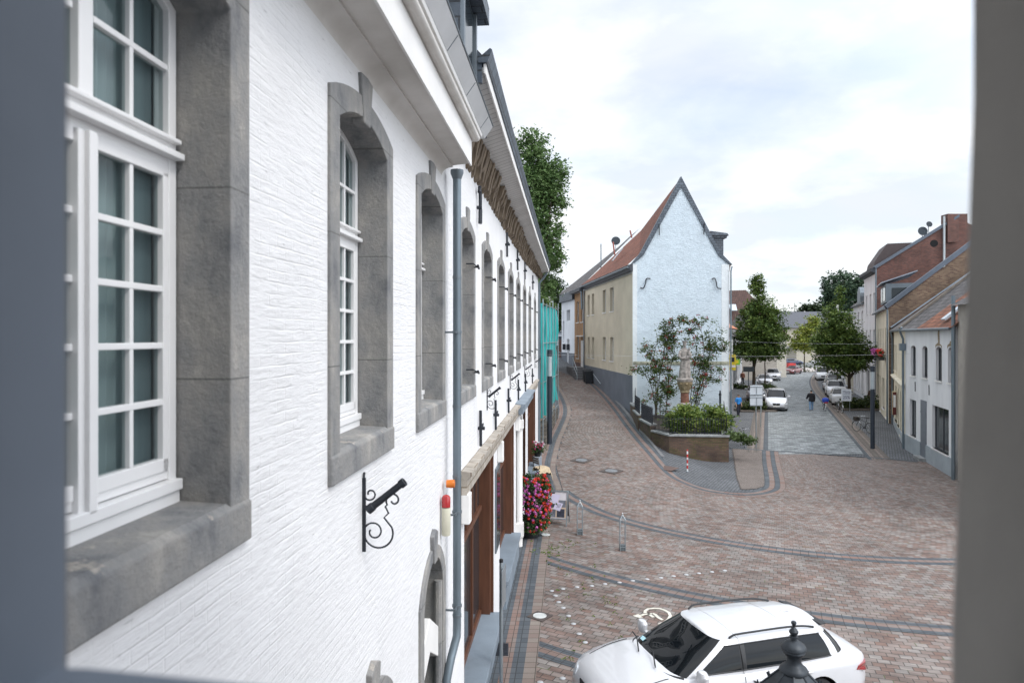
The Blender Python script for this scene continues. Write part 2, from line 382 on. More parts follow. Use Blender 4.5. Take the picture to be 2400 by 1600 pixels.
# outer rim of the dark/brown/dark border, from the lane's far end round the wedge to the street
BORD = [(1346, 883), (1372, 892), (1404, 921), (1436, 959), (1465, 1000), (1491, 1033), (1520, 1066), (1543, 1093), (1567, 1115), (1590, 1128), (1618, 1140), (1659, 1152), (1700, 1158), (1730, 1160.5),
        (1757, 1161), (1785, 1159), (1809, 1154), (1822, 1149), (1828, 1142), (1828, 1130), (1826, 1118), (1818, 1085), (1814, 1057)]
LEFTL = [(1262, 1200), (1290, 1172), (1316, 1150), (1311, 1130), (1303, 1108), (1303, 1085), (1308, 1060), (1314, 1035), (1324, 1010), (1332, 990), (1338, 970), (1336, 950), (1326, 928), (1312, 905), (1302, 880), (1297, 865)]
def smooth_path(pts, k=6):
    out = []
    for i in range(len(pts) - 1):
        p0, p1, p2, p3 = pts[max(0, i - 1)], pts[i], pts[i + 1], pts[min(len(pts) - 1, i + 2)]
        for j in range(k):
            t = j / k
            out.append(.5 * ((2 * p1) + (p2 - p0) * t + (2 * p0 - 5 * p1 + 4 * p2 - p3) * t * t + (3 * p1 - p0 - 3 * p2 + p3) * t ** 3))
    out.append(pts[-1]); return out
bord = smooth_path([G(*p) for p in BORD], 5)
leftl = smooth_path([G(*p) for p in LEFTL], 4)
def ribbon(mb, path, a, b, dz=.008, side=1, close=False):
    """strip between offsets a and b (metres to the left of travel if side=1) on the terrain"""
    n = len(path); acc = 0; V = []; U = []
    for i, p in enumerate(path):
        t = path[min(i + 1, n - 1)] - path[max(i - 1, 0)]; t.z = 0; t.normalize(); nn = Vector((-t.y, t.x, 0)) * side
        if i: acc += (p - path[i - 1]).length
        for o in (a, b):
            q = p + nn * o; V.append((q.x, q.y, gz(q.x, q.y) + dz)); U.append((acc, o))
    mb.add(V, [(2 * i, 2 * i + 1, 2 * i + 3, 2 * i + 2) for i in range(n - 1)], uvs=U)
def inside(poly, x, y):
    c = False; n = len(poly)
    for i in range(n):
        x1, y1 = poly[i]; x2, y2 = poly[i - 1]
        if (y1 > y) != (y2 > y) and x < (x2 - x1) * (y - y1) / (y2 - y1) + x1: c = not c
    return c
# circle through the dark bands (block rows follow it)
BC = Vector((15.0, 38.0)); BR = 24.0; AC = Vector((12.3, 29.5))
def polar(x, y):
    dx_, dy_ = x - BC.x, y - BC.y; r = math.hypot(dx_, dy_); return (math.atan2(dx_, -dy_) * BR, r)
pg = [(WX(y, .85), y) for y in (2, 10, 20, 21.5)] + [(p.x, p.y) for p in leftl] + [(p.x, p.y) for p in bord]
e1, e2 = G(1815, 1058), G(2024, 1072)
dvec = (e2 - e1).normalized()
pg += [(e2.x, e2.y), ((e2 + dvec * 2.6).x, (e2 + dvec * 2.6).y), (24, 33.5), (24, 2)]
def sheet(name, poly, mat, cell, uvf, dz=0.0):
    mb = MB(); x0 = min(p[0] for p in poly); x1 = max(p[0] for p in poly); y0 = min(p[1] for p in poly); y1 = max(p[1] for p in poly)
    idx = {}
    def vid(i, j):
        if (i, j) not in idx:
            x, y = x0 + i * cell, y0 + j * cell; idx[(i, j)] = len(mb.v); mb.v.append((x, y, gz(x, y) + dz))
        return idx[(i, j)]
    for i in range(int((x1 - x0) / cell) + 1):
        for j in range(int((y1 - y0) / cell) + 1):
            if inside(poly, x0 + (i + .5) * cell, y0 + (j + .5) * cell):
                q = [vid(i, j), vid(i + 1, j), vid(i + 1, j + 1), vid(i, j + 1)]
                mb.uv[len(mb.f)] = [uvf(mb.v[k][0], mb.v[k][1]) for k in q]; mb.f.append(q); mb.m.append(0); mb.sm.append(False)
    return tag(mb.build(name, mat), kind='structure')
m_pave = MBR('square_blocks', (.152, .098, .080), (.212, .194, .180), (0.050, 0.044, 0.040), bw=.21, bh=.165, ms=.008, bump=.35, var=.26, vscale=.45, streak=.24,
             third=((.085, .095, .105), .25, .69), moss=((.06, .085, .025), 2.4, .60), stain=None)
sheet('square_paving', pg, m_pave, .2, polar)
m_darkb = MBR('dark_band_blocks', (0.060, 0.072, 0.084), (0.092, 0.104, 0.116), (0.032, 0.034, 0.036), bw=.21, bh=.2, ms=.009, bump=.35, offset=.0, var=.15)
m_pinkb = MBR('rose_band_blocks', (0.192, 0.118, 0.096), (0.205, 0.167, 0.149), (0.056, 0.046, 0.040), bw=.21, bh=.21, ms=.008, bump=.35, offset=0, var=.15)
m_beigeb = MBR('beige_band_blocks', (0.223, 0.192, 0.167), (0.192, 0.143, 0.124), (0.062, 0.053, 0.043), bw=.21, bh=.24, ms=.008, bump=.35, offset=0, var=.15)
m_street = MBR('street_blocks', (.115, .127, .132), (.26, .278, .283), (0.072, 0.083, 0.086), bw=.34, bh=.2, ms=.008, bump=.35, var=.14, vscale=.5, streak=.34)
m_brownb = MBR('brown_band_blocks', (0.119, 0.101, 0.087), (0.147, 0.126, 0.108), (0.049, 0.042, 0.038), bw=.2, bh=.2, ms=.01, bump=.35, offset=0, var=.15)
# border round the wedge (offsets to the right of travel, i.e. into the wedge)
for nm, mt, a, b in (('kerb_border', m_darkb, 0, .2), ('kerb_border', m_pinkb, .2, .42), ('kerb_border', m_darkb, .42, .62)):
    mb = MB(); ribbon(mb, bord, a, b, dz=.012, side=1); tag(mb.build(nm, mt), kind='structure')
mb = MB(); ribbon(mb, bord, -.22, 0, dz=.008, side=1); tag(mb.build('border_course', m_pinkb), kind='structure')
# lane's left border
ll = leftl[3:]
for mt, a, b in ((m_beigeb, -.26, 0), (m_darkb, -.52, -.26), (m_pinkb, -.76, -.52), (m_darkb, -1.05, -.76), (m_brownb, -1.9, -1.05)):
    mb = MB(); ribbon(mb, ll, -a, -b, dz=.01, side=1); tag(mb.build('lane_border', mt), kind='structure')
# raised kerb and pavement on the right of the lane, up to the house wall
kp = []
for p in bord:
    if p.y < 33: break
    kp.append(p)
mb = MB()
for i in range(len(kp)):
    pass
kerb = MB(); n = len(kp); V = []
for i, p in enumerate(kp):
    t = kp[min(i + 1, n - 1)] - kp[max(i - 1, 0)]; t.z = 0; t.normalize(); nn = Vector((-t.y, t.x, 0))
    for o, h in ((.62, 0.0), (.64, .11), (.78, .12), (.80, .10)):
        q = p + nn * o; V.append((q.x, q.y, gz(q.x, q.y) + h * min(1, max(.1, (p.y - 33) / 4))))
kerb.add(V, [(4 * i + k, 4 * i + k + 1, 4 * i + k + 5, 4 * i + k + 4) for i in range(n - 1) for k in range(3)])
tag(kerb.build('lane_kerb', M('kerb_stone', (.16, .16, .165), .85, bump=.3)), kind='structure')
# footway strips along the white building
def strip_xy(name, mat, o0, o1, y0, y1, dz):
    mb = MB(); V = []; U = []; k = 30
    for i in range(k + 1):
        y = y0 + (y1 - y0) * i / k
        for o in (o0, o1): x = WX(y, o); V.append((x, y, gz(x, y) + dz)); U.append((y, o))
    mb.add(V, [(2 * i, 2 * i + 1, 2 * i + 3, 2 * i + 2) for i in range(k)], uvs=U); return tag(mb.build(name, mat), kind='structure')
strip_xy('building_footway', m_darkb, -.3, .3, 2, 36, .006)
strip_xy('building_footway', m_pinkb, .3, .5, 2, 30, .010)
strip_xy('building_footway', m_darkb, .5, .74, 2, 30, .010)
strip_xy('building_footway', m_beigeb, .74, .98, 2, 26, .010)
# curved dark bands in the square
def arc_band(r, d0, d1):
    for k, mt in ((0, m_darkb), (1, m_pinkb), (2, m_darkb)):
        ra, rb = r + k * .19, r + (k + 1) * .19; V = []; U = []; n = 70
        a0 = math.radians(d0); a1 = math.radians(d1)
        for i in range(n + 1):
            a = a0 + (a1 - a0) * i / n
            for q in (ra, rb):
                x = AC.x + q * math.sin(a); y = AC.y - q * math.cos(a); V.append((x, y, gz(x, y) + .007)); U.append((a * r, q))
        mb = MB(); mb.add(V, [(2 * i, 2 * i + 1, 2 * i + 3, 2 * i + 2) for i in range(n)], uvs=U)
        tag(mb.build('square_band', mt), kind='structure')
arc_band(10.35, -76, 50); arc_band(15.1, -49.5, 60); arc_band(19.5, -38.5, 45); arc_band(23.9, -31, 40)
# right-hand street
def street_strip(name, mat, t0, t1, y0, y1, dz, f=None):
    mb = MB(); V = []; U = []; k = 60
    for i in range(k + 1):
        y = y0 + (y1 - y0) * i / k
        sh = 0.0 if y < 75 else (y - 75) ** 2 * .0016       # the street bends right far off
        for j, t in enumerate((t0, t1)):
            yy = y + (t * dvec.y / dvec.x * .0 if i else 0)
            p = ST(t, yy) + Vector((sh, 0, 0)); V.append((p.x, p.y, gz(p.x, p.y) + dz)); U.append((t, y / .936))
    mb.add(V, [(2 * i, 2 * i + 1, 2 * i + 3, 2 * i + 2) for i in range(k)], uvs=U)
    return tag(mb.build(name, mat), kind='structure')
yb = 36.2
m_asph = M('far_asphalt', (.17, .175, .18), .9, var=.1, nscale=.6, bump=.2, bscale=60)
street_strip('street_paving', m_street, .0, 4.75, yb, 118, .004)
for mt, a, b in ((m_darkb, -.25, 0), (m_beigeb, -.45, -.25), (m_brownb, -.75, -.45), (m_beigeb, -.87, -.75), (m_brownb, -1.1, -.87)):
    street_strip('street_gutter', mt, a, b, yb + .6, 112, .008)
for mt, a, b in ((m_darkb, 4.75, 4.95), (m_beigeb, 4.95, 5.12), (m_brownb, 5.12, 5.5), (m_beigeb, 5.5, 5.6), (m_brownb, 5.6, 5.85)):
    street_strip('street_gutter', mt, a, b, yb - 1.6, 112, .008)
# boundary course between the square and the street
mb = MB(); bp_ = [G(1700, 1049.5), G(1815, 1057.5), G(2024, 1071.5), G(2080, 1076), G(2150, 1083)]
ribbon(mb, bp_, 0, .25, dz=.014, side=1); tag(mb.build('boundary_course', m_darkb), kind='structure')
# tan blocks inside the wedge tip
tri = [(q.x, q.y) for q in (G(1716, 1050), G(1797, 1056), G(1802, 1086), G(1808, 1122), G(1800, 1136), G(1772, 1145), G(1737, 1146), G(1727, 1120))]
m_tan = MBR('tan_blocks', (0.155, 0.130, 0.115), (0.192, 0.161, 0.143), (0.046, 0.037, 0.031), bw=.2, bh=.1, ms=.009, bump=.35, var=.15)
sheet('wedge_paving', tri, m_tan, .1, lambda x, y: (x, y), .003)
# far road and plaza at the end of the street
mb = MB(); mb.poly([(20, 116, .003), (110, 116, .003), (160, 176, .003), (30, 176, .003)]); tag(mb.build('far_road', m_asph), kind='structure')
mb = MB(); mb.poly([(52.5, 122, .012), (72, 118, .012), (95, 122, .012), (92, 136, .012), (56, 140, .012)])
tag(mb.build('far_plaza', M('plaza_concrete', (.36, .33, .31), .9, nscale=.5)), kind='structure')
# ================================================================ WHITE BUILDING (left), written in its own frame: x = outward, y = along the street, z = up
BZ = -math.atan(.085)
def wall_holes(mb, y0, y1, z0, z1, holes, x=0.0, arch_n=10):
    """flat wall x = const with openings (a, b, zb, zt, rise); columns never overlap"""
    holes = sorted(holes); cur = y0
    q = lambda a, b, c, d: mb.quad((x, a, c), (x, b, c), (x, b, d), (x, a, d)) if b - a > 1e-4 and d - c > 1e-4 else None
    for a, b, zb, zt, rise in holes:
        q(cur, a, z0, z1); q(a, b, z0, zb)
        pts = arch(a, b, zt, rise, arch_n) if rise else [(a, zt), (b, zt)]
        for (ya, za), (yb_, zb_) in zip(pts, pts[1:]): mb.quad((x, ya, za), (x, yb_, zb_), (x, yb_, z1), (x, ya, z1))
        cur = b
    q(cur, y1, z0, z1)
def arch(a, b, zt, rise, n=10):
    """segmental arch from (a, zt) to (b, zt)"""
    w = (b - a) / 2; r = (w * w + rise * rise) / (2 * rise); c = (a + b) / 2; z0 = zt + rise - r; th = math.asin(min(1, w / r))
    return [(c + r * math.sin(-th + 2 * th * i / n), z0 + r * math.cos(-th + 2 * th * i / n)) for i in range(n + 1)]
m_white = MPAINT('white_painted_brick', (.735, .735, .74), strength=.46, rows=.065, dist=.010, grime=(.52, .54, .55), gpos=.60)
m_stone = M('grey_window_stone', (.185, .18, .17), .85, var=.42, nscale=1.6, bump=.35, bscale=22, hue=(.30, .285, .26), stretch=(1, 1, .45))
def stone_mat():
    m, N, L, b = principled('weathered_stone'); b.inputs['Roughness'].default_value = .85
    n1 = noise(N, L, 2.6, 8, stretch=(1, 1, .6), rough=.68); r1 = ramp(N, L, n1.outputs['Fac'], [(.32, (.13, .135, .145)), (.46, (.225, .225, .222)), (.56, (.27, .262, .248)), (.68, (.38, .36, .33))])
    n2 = noise(N, L, 5, 4, rough=.7); r2 = ramp(N, L, n2.outputs['Fac'], [(.60, (0,) * 3), (.66, (.75,) * 3)])
    # pale mortar-like patches on upward faces
    g = N.new('ShaderNodeNewGeometry'); s = N.new('ShaderNodeSeparateXYZ'); L.new(g.outputs['Normal'], s.inputs[0])
    up = N.new('ShaderNodeMath'); up.operation = 'GREATER_THAN'; up.inputs[1].default_value = .6; L.new(s.outputs['Z'], up.inputs[0])
    mu = N.new('ShaderNodeMath'); mu.operation = 'MULTIPLY'; L.new(up.outputs[0], mu.inputs[0]); L.new(r2.outputs[0], mu.inputs[1])
    mx = N.new('ShaderNodeMix'); mx.data_type = 'RGBA'; L.new(mu.outputs[0], mx.inputs['Factor']); L.new(r1.outputs[0], mx.inputs['A']); mx.inputs['B'].default_value = (.42, .38, .33, 1)
    tco = N.new('ShaderNodeTexCoord'); sp = N.new('ShaderNodeSeparateXYZ'); L.new(tco.outputs['Object'], sp.inputs[0])
    mz = N.new('ShaderNodeMath'); mz.operation = 'MULTIPLY_ADD'; mz.inputs[1].default_value = 1.12; mz.inputs[2].default_value = .28; L.new(sp.outputs['Z'], mz.inputs[0])
    fr = N.new('ShaderNodeMath'); fr.operation = 'FRACT'; L.new(mz.outputs[0], fr.inputs[0]); lt = N.new('ShaderNodeMath'); lt.operation = 'LESS_THAN'; lt.inputs[1].default_value = .010; L.new(fr.outputs[0], lt.inputs[0])
    mj = N.new('ShaderNodeMix'); mj.data_type = 'RGBA'; L.new(lt.outputs[0], mj.inputs['Factor']); L.new(mx.outputs['Result'], mj.inputs['A']); mj.inputs['B'].default_value = (.13, .13, .125, 1)
    L.new(mj.outputs['Result'], b.inputs['Base Color'])
    n3 = noise(N, L, 40, 6, rough=.65); n4 = noise(N, L, 6, 4); ad = N.new('ShaderNodeMath'); ad.operation = 'MULTIPLY_ADD'; ad.inputs[1].default_value = 2.0
    L.new(n4.outputs['Fac'], ad.inputs[0]); L.new(n3.outputs['Fac'], ad.inputs[2])
    bp = N.new('ShaderNodeBump'); bp.inputs['Strength'].default_value = .65; bp.inputs['Distance'].default_value = .014
    L.new(ad.outputs[0], bp.inputs['Height']); L.new(bp.outputs[0], b.inputs['Normal']); return m
m_stone = stone_mat()
m_wood = M('white_window_paint', (.78, .78, .78), .35, var=.03, spec=.4)
m_glass = MGLASS('window_glass', (.015, .022, .026), alpha=.60, spec=1.0)
m_dglass = MGLASS('dark_window_glass', (.02, .028, .034), rough=.08, spec=.35)
m_curt = M('pale_curtain', (.62, .70, .71), .9, var=.12, nscale=1.0, stretch=(6, 6, .4))
m_room = M('dark_room', (.55, .60, .60), .9, var=.2)
m_zinc = M('zinc_sheet', (.17, .20, .225), .5, .55, var=.18, nscale=1.2, bump=.08, bscale=8)
m_slate = MBR('slate', (.055, .072, .095), (.095, .12, .15), (.02, .024, .03), bw=.26, bh=.17, ms=.012, bump=.7, rough=.5, var=.2, bdist=.02)
m_trim = M('white_trim_paint', (.74, .73, .71), .55, var=.05, nscale=2, bump=.1, bscale=14)
m_soff = M('old_soffit_paint', (.60, .58, .54), .7, var=.13, nscale=2.2, bump=.15, bscale=18, hue=(.68, .66, .63))
m_iron = M('black_iron', (.022, .026, .034), .5, .3, var=.3, nscale=12, bump=.2, bscale=50)

bldA = thing('white_building', 'white painted brick house with tall stone framed windows filling the left of the photo', 'building', (-1.6, 0, 0), BZ, world=False)
bldB = thing('white_building', 'long white building with brown stepped brick frieze and timber shopfronts, beyond the grey downpipe', 'building', (-1.6, 0, 0), BZ, world=False)
YJ, YE = 8.98, 34.3      # junction of the two houses, far end
UC_A = [-.15, 2.58, 5.32, 7.90]; UC_B = [10.65, 13.2, 15.85, 18.45, 21.1, 24.0, 27.1, 31.1]
HW = .61                 # half width of the openings
ZB, ZT, RS = 5.43, 7.72, .16
def hole(c): return (c - HW, c + HW, ZB - .1, ZT, RS)
# ---- upper-floor window prototype (local: x outward, y from centre, z absolute)
def arch_ring(mb, hw_i, hw_o, zb, zt_i, rise_i, zt_o, rise_o, x0, x1, n=12):
    """stone surround: front face at x1, reveal back to x0"""
    inn = [(-hw_i, zb)] + arch(-hw_i, hw_i, zt_i, rise_i, n) + [(hw_i, zb)]
    out = [(-hw_o, zb)] + arch(-hw_o, hw_o, zt_o, rise_o, n) + [(hw_o, zb)]
    k = len(inn)
    V = [(x1, a, z) for a, z in inn] + [(x1, a, z) for a, z in out] + [(x0, a, z) for a, z in inn] + [(-.05, a, z) for a, z in out]
    F_ = []
    for i in range(k - 1):
        F_ += [(i, i + 1, k + i + 1, k + i), (i, i + 1, 2 * k + i + 1, 2 * k + i), (k + i, k + i + 1, 3 * k + i + 1, 3 * k + i)]
    mb.add(V, F_)
def make_window(parent, with_room=True):
    D = -.24
    w = MB(); hw = HW - .01; fw = .055
    # outer frame following the arch
    inn = [(-hw + fw, ZB + .11)] + arch(-hw + fw, hw - fw, ZT - .02, RS - .03, 12) + [(hw - fw, ZB + .11)]
    out = [(-hw, ZB)] + arch(-hw, hw, ZT, RS, 12) + [(hw, ZB)]
    k = len(inn)
    for xa, xb in ((D - .06, D),):
        V = [(xb, a, z) for a, z in inn] + [(xb, a, z) for a, z in out] + [(xa, a, z) for a, z in inn] + [(xa, a, z) for a, z in out]
        F_ = []
        for i in range(k - 1): F_ += [(i, i + 1, k + i + 1, k + i), (i, i + 1, 2 * k + i + 1, 2 * k + i), (2 * k + i, 2 * k + i + 1, 3 * k + i + 1, 3 * k + i)]
        w.add(V, F_)
    w.box(D - .06, -hw, ZB - .02, D + .02, hw, ZB + .06); w.box(D - .05, -hw, ZB + .065, D + .035, hw, ZB + .115); w.box(D - .06, -hw + .02, ZB + .12, D - .01, hw - .02, ZB + .18)
    w.box(D - .06, -hw, 6.98, D - .005, hw, 7.13)                      # transom
    w.box(D - .06, -hw, 7.02, D + .045, hw, 7.05); w.box(D - .06, -hw, 7.095, D + .03, hw, 7.115)
    w.box(D - .05, -.055, ZB + .1, D + .015, .055, 6.98)               # meeting stiles
    w.box(D - .05, -.022, ZB + .1, D + .035, .022, 6.98)
    w.box(D - .05, -.04, 7.1, D + .005, .04, ZT + RS - .03)
    for s in (-1, 1):
        a, b = s * .055, s * (hw - fw)
        w.box(D - .05, min(a, b), ZB + .16, D - .002, max(a, b), ZB + .22); w.box(D - .05, min(a, b), 6.93, D - .002, max(a, b), 6.99)
        w.box(D - .045, b - .04 if s > 0 else b, ZB + .16, D - .002, b if s > 0 else b + .04, 6.95)
        mid = (a + b) / 2 - s * .01; zl, zh = ZB + .22, 6.93
        w.box(D - .045, mid - .013, zl, D - .008, mid + .013, zh)
        for i in range(1, 5):
            z = zl + (zh - zl) * i / 5; w.box(D - .045, min(a, b), z - .014, D - .006, max(a, b), z + .014)
        w.box(D - .045, mid - .013, 7.12, D - .008, mid + .013, ZT + RS * .75 - .02)
        w.box(D - .045, min(a, b), 7.42, D - .006, max(a, b), 7.448)
    win = w.build('window', m_wood, parent, off=(0, 0, 0), bevel=.004)
    g = MB(); pts = arch(-hw + fw, hw - fw, ZT - .02, RS - .03, 12)
    g.poly([(D - .03, -hw + fw, ZB + .15)] + [(D - .03, a, z) for a, z in pts] + [(D - .03, hw - fw, ZB + .15)])
    g.build('glass', m_glass if with_room else m_dglass, win, off=(0, 0, 0))
    s = MB(); arch_ring(s, HW, HW + .19, ZB - .02, ZT, RS, 7.88, .16, -.26, .022)
    s.build('stone_surround', m_stone, win, off=(0, 0, 0), bevel=.008)
    ks = MB(); ks.prism([(.03, -.085, 7.84), (.03, .085, 7.84), (.03, .15, 8.20), (.03, 0.02, 8.215), (.03, -.15, 8.20)], (-.1, 0, 0)); ks.build('keystone', m_stone, win, off=(0, 0, 0), bevel=.01)
    sl = MB(); sl.prism([(.035, -HW - .19, 5.21), (-.3, -HW - .19, 5.21), (-.3, -HW - .19, 5.44), (.0, -HW - .19, 5.425), (.035, -HW - .19, 5.40)], (0, 2 * HW + .38, 0))
    sl.build('stone_sill', m_stone, win, off=(0, 0, 0), bevel=.012)
    if with_room:
        c = MB(); c.box(D - .20, -HW + .03, ZB, D - .185, HW - .03, ZT + .1); c.build('pane_backing', M('grey_teal_backing', (.22, .27, .28), .9, var=.25, nscale=1.2, stretch=(5, 5, .3)), win, off=(0, 0, 0))  # full-width backing panel, added to lighten panes that look black
        c = MB(); n = 40
        for (ya, yb_) in ((-HW + .08, -.08), (.0, .40)):
            V = []
            for i in range(n + 1):
                y = ya + (yb_ - ya) * i / n; x = D - .10 + .012 * math.sin(i * 1.1)
                V += [(x, y, ZB + .1), (x, y, ZT + RS * .6)]
            c.add(V, [(2 * i, 2 * i + 1, 2 * i + 3, 2 * i + 2) for i in range(n)])
        c.build('curtain', m_curt, win, off=(0, 0, 0), smooth=True)
        c = MB(); c.box(D - .056, .515, ZB + .12, D - .05, .60, ZT); c.build('pale_pane_strip', m_wood, win, off=(0, 0, 0))  # pale strip added behind the glass to brighten the dark pane's edge
        c = MB(); c.box(D - .070, .33, ZB + .12, D - .064, .51, ZT); c.build('side_pane_backing', M('grey_side_backing', (.30, .36, .38), .9, var=.3, nscale=1.0, stretch=(7, 7, .3)), win, off=(0, 0, 0))  # grey panel added close behind the glass so the far column looks less dark
        r = MB(); r.box(D - 1.2, -HW - .1, ZB - .3, D - .08, HW + .1, ZT + .5); r.f.pop(3); r.m.pop(); r.sm.pop()
        r.build('window_recess', m_room, win, off=(0, 0, 0))
    return win
winA = make_window(bldA); winA.location = (0, UC_A[2], 0)
for c in (UC_A[0], UC_A[1], UC_A[3]):
    w_ = copy_tree(winA, bldA); w_.location = (0, c, 0)
winB = make_window(bldB, False); winB.location = (0, UC_B[0], 0)
m_hook = m_iron
for zz_ in (5.62, 7.35):
    hk = MB()
    hk.tube([(.0, HW + .02, zz_), (.09, HW + .02, zz_)], .012, 6); hk.beam((.09, HW - .03, zz_ + .03), (.09, HW + .1, zz_ - .02), .03, .02)
    hk.tube([(.08, HW + .06, zz_), (.02, HW - .06, zz_ + .05), (-.1, HW - .06, zz_ + .05)], .012, 6)
    hk.build('shutter_hook', m_hook, winB, off=(0, 0, 0))
for c in UC_B[1:]:
    w_ = copy_tree(winB, bldB); w_.location = (0, c, 0)
# ---- walls
ZG = 4.55
def gl_arch(c, hw, zb, zt, rise): return (c - hw, c + hw, zb, zt, rise)
GA = [gl_arch(2.6, .5, .9, 3.15, .2), gl_arch(5.5, .42, .9, 3.05, .2), gl_arch(7.95, .55, 0.0, 3.3, .42)]
GB = [(10.35, 14.35, .45, 3.92, 0), (15.6, 19.5, .65, 3.95, 0), (20.6, 22.5, -.2, 3.2, .5), (23.2, 24.6, .9, 3.7, 0), (25.9, 31.5, .5, 3.9, 0)]
w = MB(); wall_holes(w, -3, YJ, -.4, ZG, GA); wall_holes(w, -3, YJ, ZG, 8.95, [hole(c) for c in UC_A])
w.quad((0, -3, -.4), (-10, -3, -.4), (-10, -3, 9), (0, -3, 9)); w.quad((0, YJ, 8.9), (-10, YJ, 8.9), (-10, YJ, 14), (-2.9, YJ, 14))
w.build('wall', m_white, bldA, off=(0, 0, 0))
w = MB(); wall_holes(w, YJ, YE, -.4, ZG, GB); wall_holes(w, YJ, YE, ZG, 9.6, [hole(c) for c in UC_B])
w.poly([(0, YE, -.4), (-9, YE, -.4), (-9, YE, 9.6), (-4.5, YE, 15), (0, YE, 9.6)]); w.quad((0, YJ, 8.9), (0, YJ, 9.6), (-9, YJ, 9.6), (-9, YJ, 8.9))
w.build('wall', m_white, bldB, off=(0, 0, 0))
# ---- cornice of the near house
def sweep(prof, y0, y1, caps=True):
    mb = MB(); n = len(prof); V = [(x, y0, z) for x, z in prof] + [(x, y1, z) for x, z in prof]
    mb.add(V, [(i, i + 1, n + i + 1, n + i) for i in range(n - 1)] + ([tuple(range(n)), tuple(range(n, 2 * n))] if caps else [])); return mb
cove = [(0, 8.22)] + [(.14 * (1 - math.cos(R(a))), 8.22 + .10 * math.sin(R(a))) for a in range(15, 91, 15)] + [(.14, 8.34)]
sweep(cove + [(.35, 8.36), (.35, 8.64), (0, 8.64)], -3, 8.56).build('cornice', m_soff, bldA, off=(0, 0, 0), smooth=True)
sweep([(.351, 8.335), (.372, 8.335), (.372, 8.65), (.351, 8.65)], -3, 8.58).build('fascia', m_trim, bldA, off=(0, 0, 0))
half = [(.36 + .055 + .05 * math.cos(R(a)), 8.70 + .045 * math.sin(R(a))) for a in range(-120, 91, 21)]
sweep([(.3, 8.645)] + half + [(.3, 8.75)], -3, 8.66).build('moulding', m_soff, bldA, off=(0, 0, 0), smooth=True)
sweep([(.3, 8.752), (.47, 8.752), (.48, 8.79), (.3, 8.79)], -3, 8.8).build('moulding', m_trim, bldA, off=(0, 0, 0))
g = sweep([(.3, 8.793), (.483, 8.793), (.58, 8.93), (.59, 8.95), (.57, 8.95), (.3, 8.86)], -3, YJ + .02)
g.build('gutter', M('gutter_zinc', (.66, .67, .68), .5, .25, var=.08, nscale=2), bldA, off=(0, 0, 0))
sm = MB()
for i in range(10): sm.prism([(.484, -1.8 + i * 1.15, 8.795), (.582, -1.8 + i * 1.15, 8.93), (.585, -1.8 + i * 1.15, 8.93), (.488, -1.8 + i * 1.15, 8.795)], (0, .012, 0))
sm.tube([(.59, -3, 8.955), (.59, YJ + .02, 8.955)], .012, 8)
sm.build('gutter_seam', m_zinc, bldA, off=(0, 0, 0))
r = MB(); r.quad((.5, -3, 8.87), (.5, YJ + .1, 8.87), (-2.9, YJ + .1, 13.9), (-2.9, -3, 13.9)); r.quad((-2.9, -3, 13.9), (-2.9, YJ + .1, 13.9), (-10, YJ, 13.9), (-10, -3, 13.9))
r.quad((.5, YJ + .1, 8.87), (.5, YJ + .1, 8.82), (-2.9, YJ + .1, 8.82), (-2.9, YJ + .1, 13.9))
r.build('roof', m_slate, bldA, off=(0, 0, 0))
# dormer of the near house: slate cheeks, overhanging flat eave
d = MB(); d.box(-2.2, 7.5, 9.0, .40, 8.6, 10.2); dm = d.build('dormer', m_slate, bldA, off=(0, 0, 0))
d = MB(); d.box(-2.3, 7.2, 10.2, .56, 8.85, 10.42); d.prism([(.50, 7.3, 10.42), (.50, 8.8, 10.42), (-2.3, 8.8, 11.3), (-2.3, 7.3, 11.3)], (0, 0, .05)); d.build('dormer_roof', m_slate, dm, off=(0, 0, 0))
d = MB(); d.box(.40, 7.62, 9.4, .415, 8.5, 10.12); d.build('dormer_window', m_dglass, dm, off=(0, 0, 0))
d = MB(); d.box(.40, 7.52, 9.3, .44, 8.59, 9.4); d.box(.40, 7.52, 9.4, .44, 7.62, 10.19); d.box(.40, 8.5, 9.4, .44, 8.59, 10.19); d.build('dormer_frame', m_zinc, dm, off=(0, 0, 0))
# ---- eave of the far house: wide boarded soffit, white fascia, slate-covered edge, stepped brown frieze
def sag(y): t = (y - YJ) / (YE - YJ); return -.10 * math.sin(math.pi * t)
def sweep_sag(prof, y0, y1, n=14):
    mb = MB(); k = len(prof)
    for j in range(n + 1):
        y = y0 + (y1 - y0) * j / n
        for x, z in prof: mb.v.append((x, y, z + sag(y)))
    for j in range(n):
        for i in range(k - 1): mb.f.append([j * k + i, j * k + i + 1, (j + 1) * k + i + 1, (j + 1) * k + i]); mb.m.append(0); mb.sm.append(False)
    mb.f.append(list(range(k))); mb.m.append(0); mb.sm.append(False); mb.f.append([n * k + i for i in range(k)]); mb.m.append(0); mb.sm.append(False)
    return mb
EY0, EO = 8.60, .52
sweep_sag([(.0, 9.36), (.10, 9.36), (EO, 9.50), (EO, 9.56), (0, 9.56)], EY0, YE + .1).build('soffit', MBR('soffit_boards', (.56, .56, .55), (.60, .60, .59), (.2, .2, .2), bw=3.4, bh=.19, ms=.008, bump=.2, var=.12), bldB, off=(0, 0, 0))
sweep_sag([(EO + .002, 9.48), (EO + .024, 9.48), (EO + .03, 9.60), (EO + .002, 9.60)], EY0 - .02, YE + .12).build('fascia', m_trim, bldB, off=(0, 0, 0))
sweep_sag([(EO - .06, 9.603), (EO + .05, 9.603), (EO + .11, 9.76), (EO + .085, 9.78), (EO - .06, 9.66)], EY0 - .05, YE + .15).build('gutter', m_slate, bldB, off=(0, 0, 0))
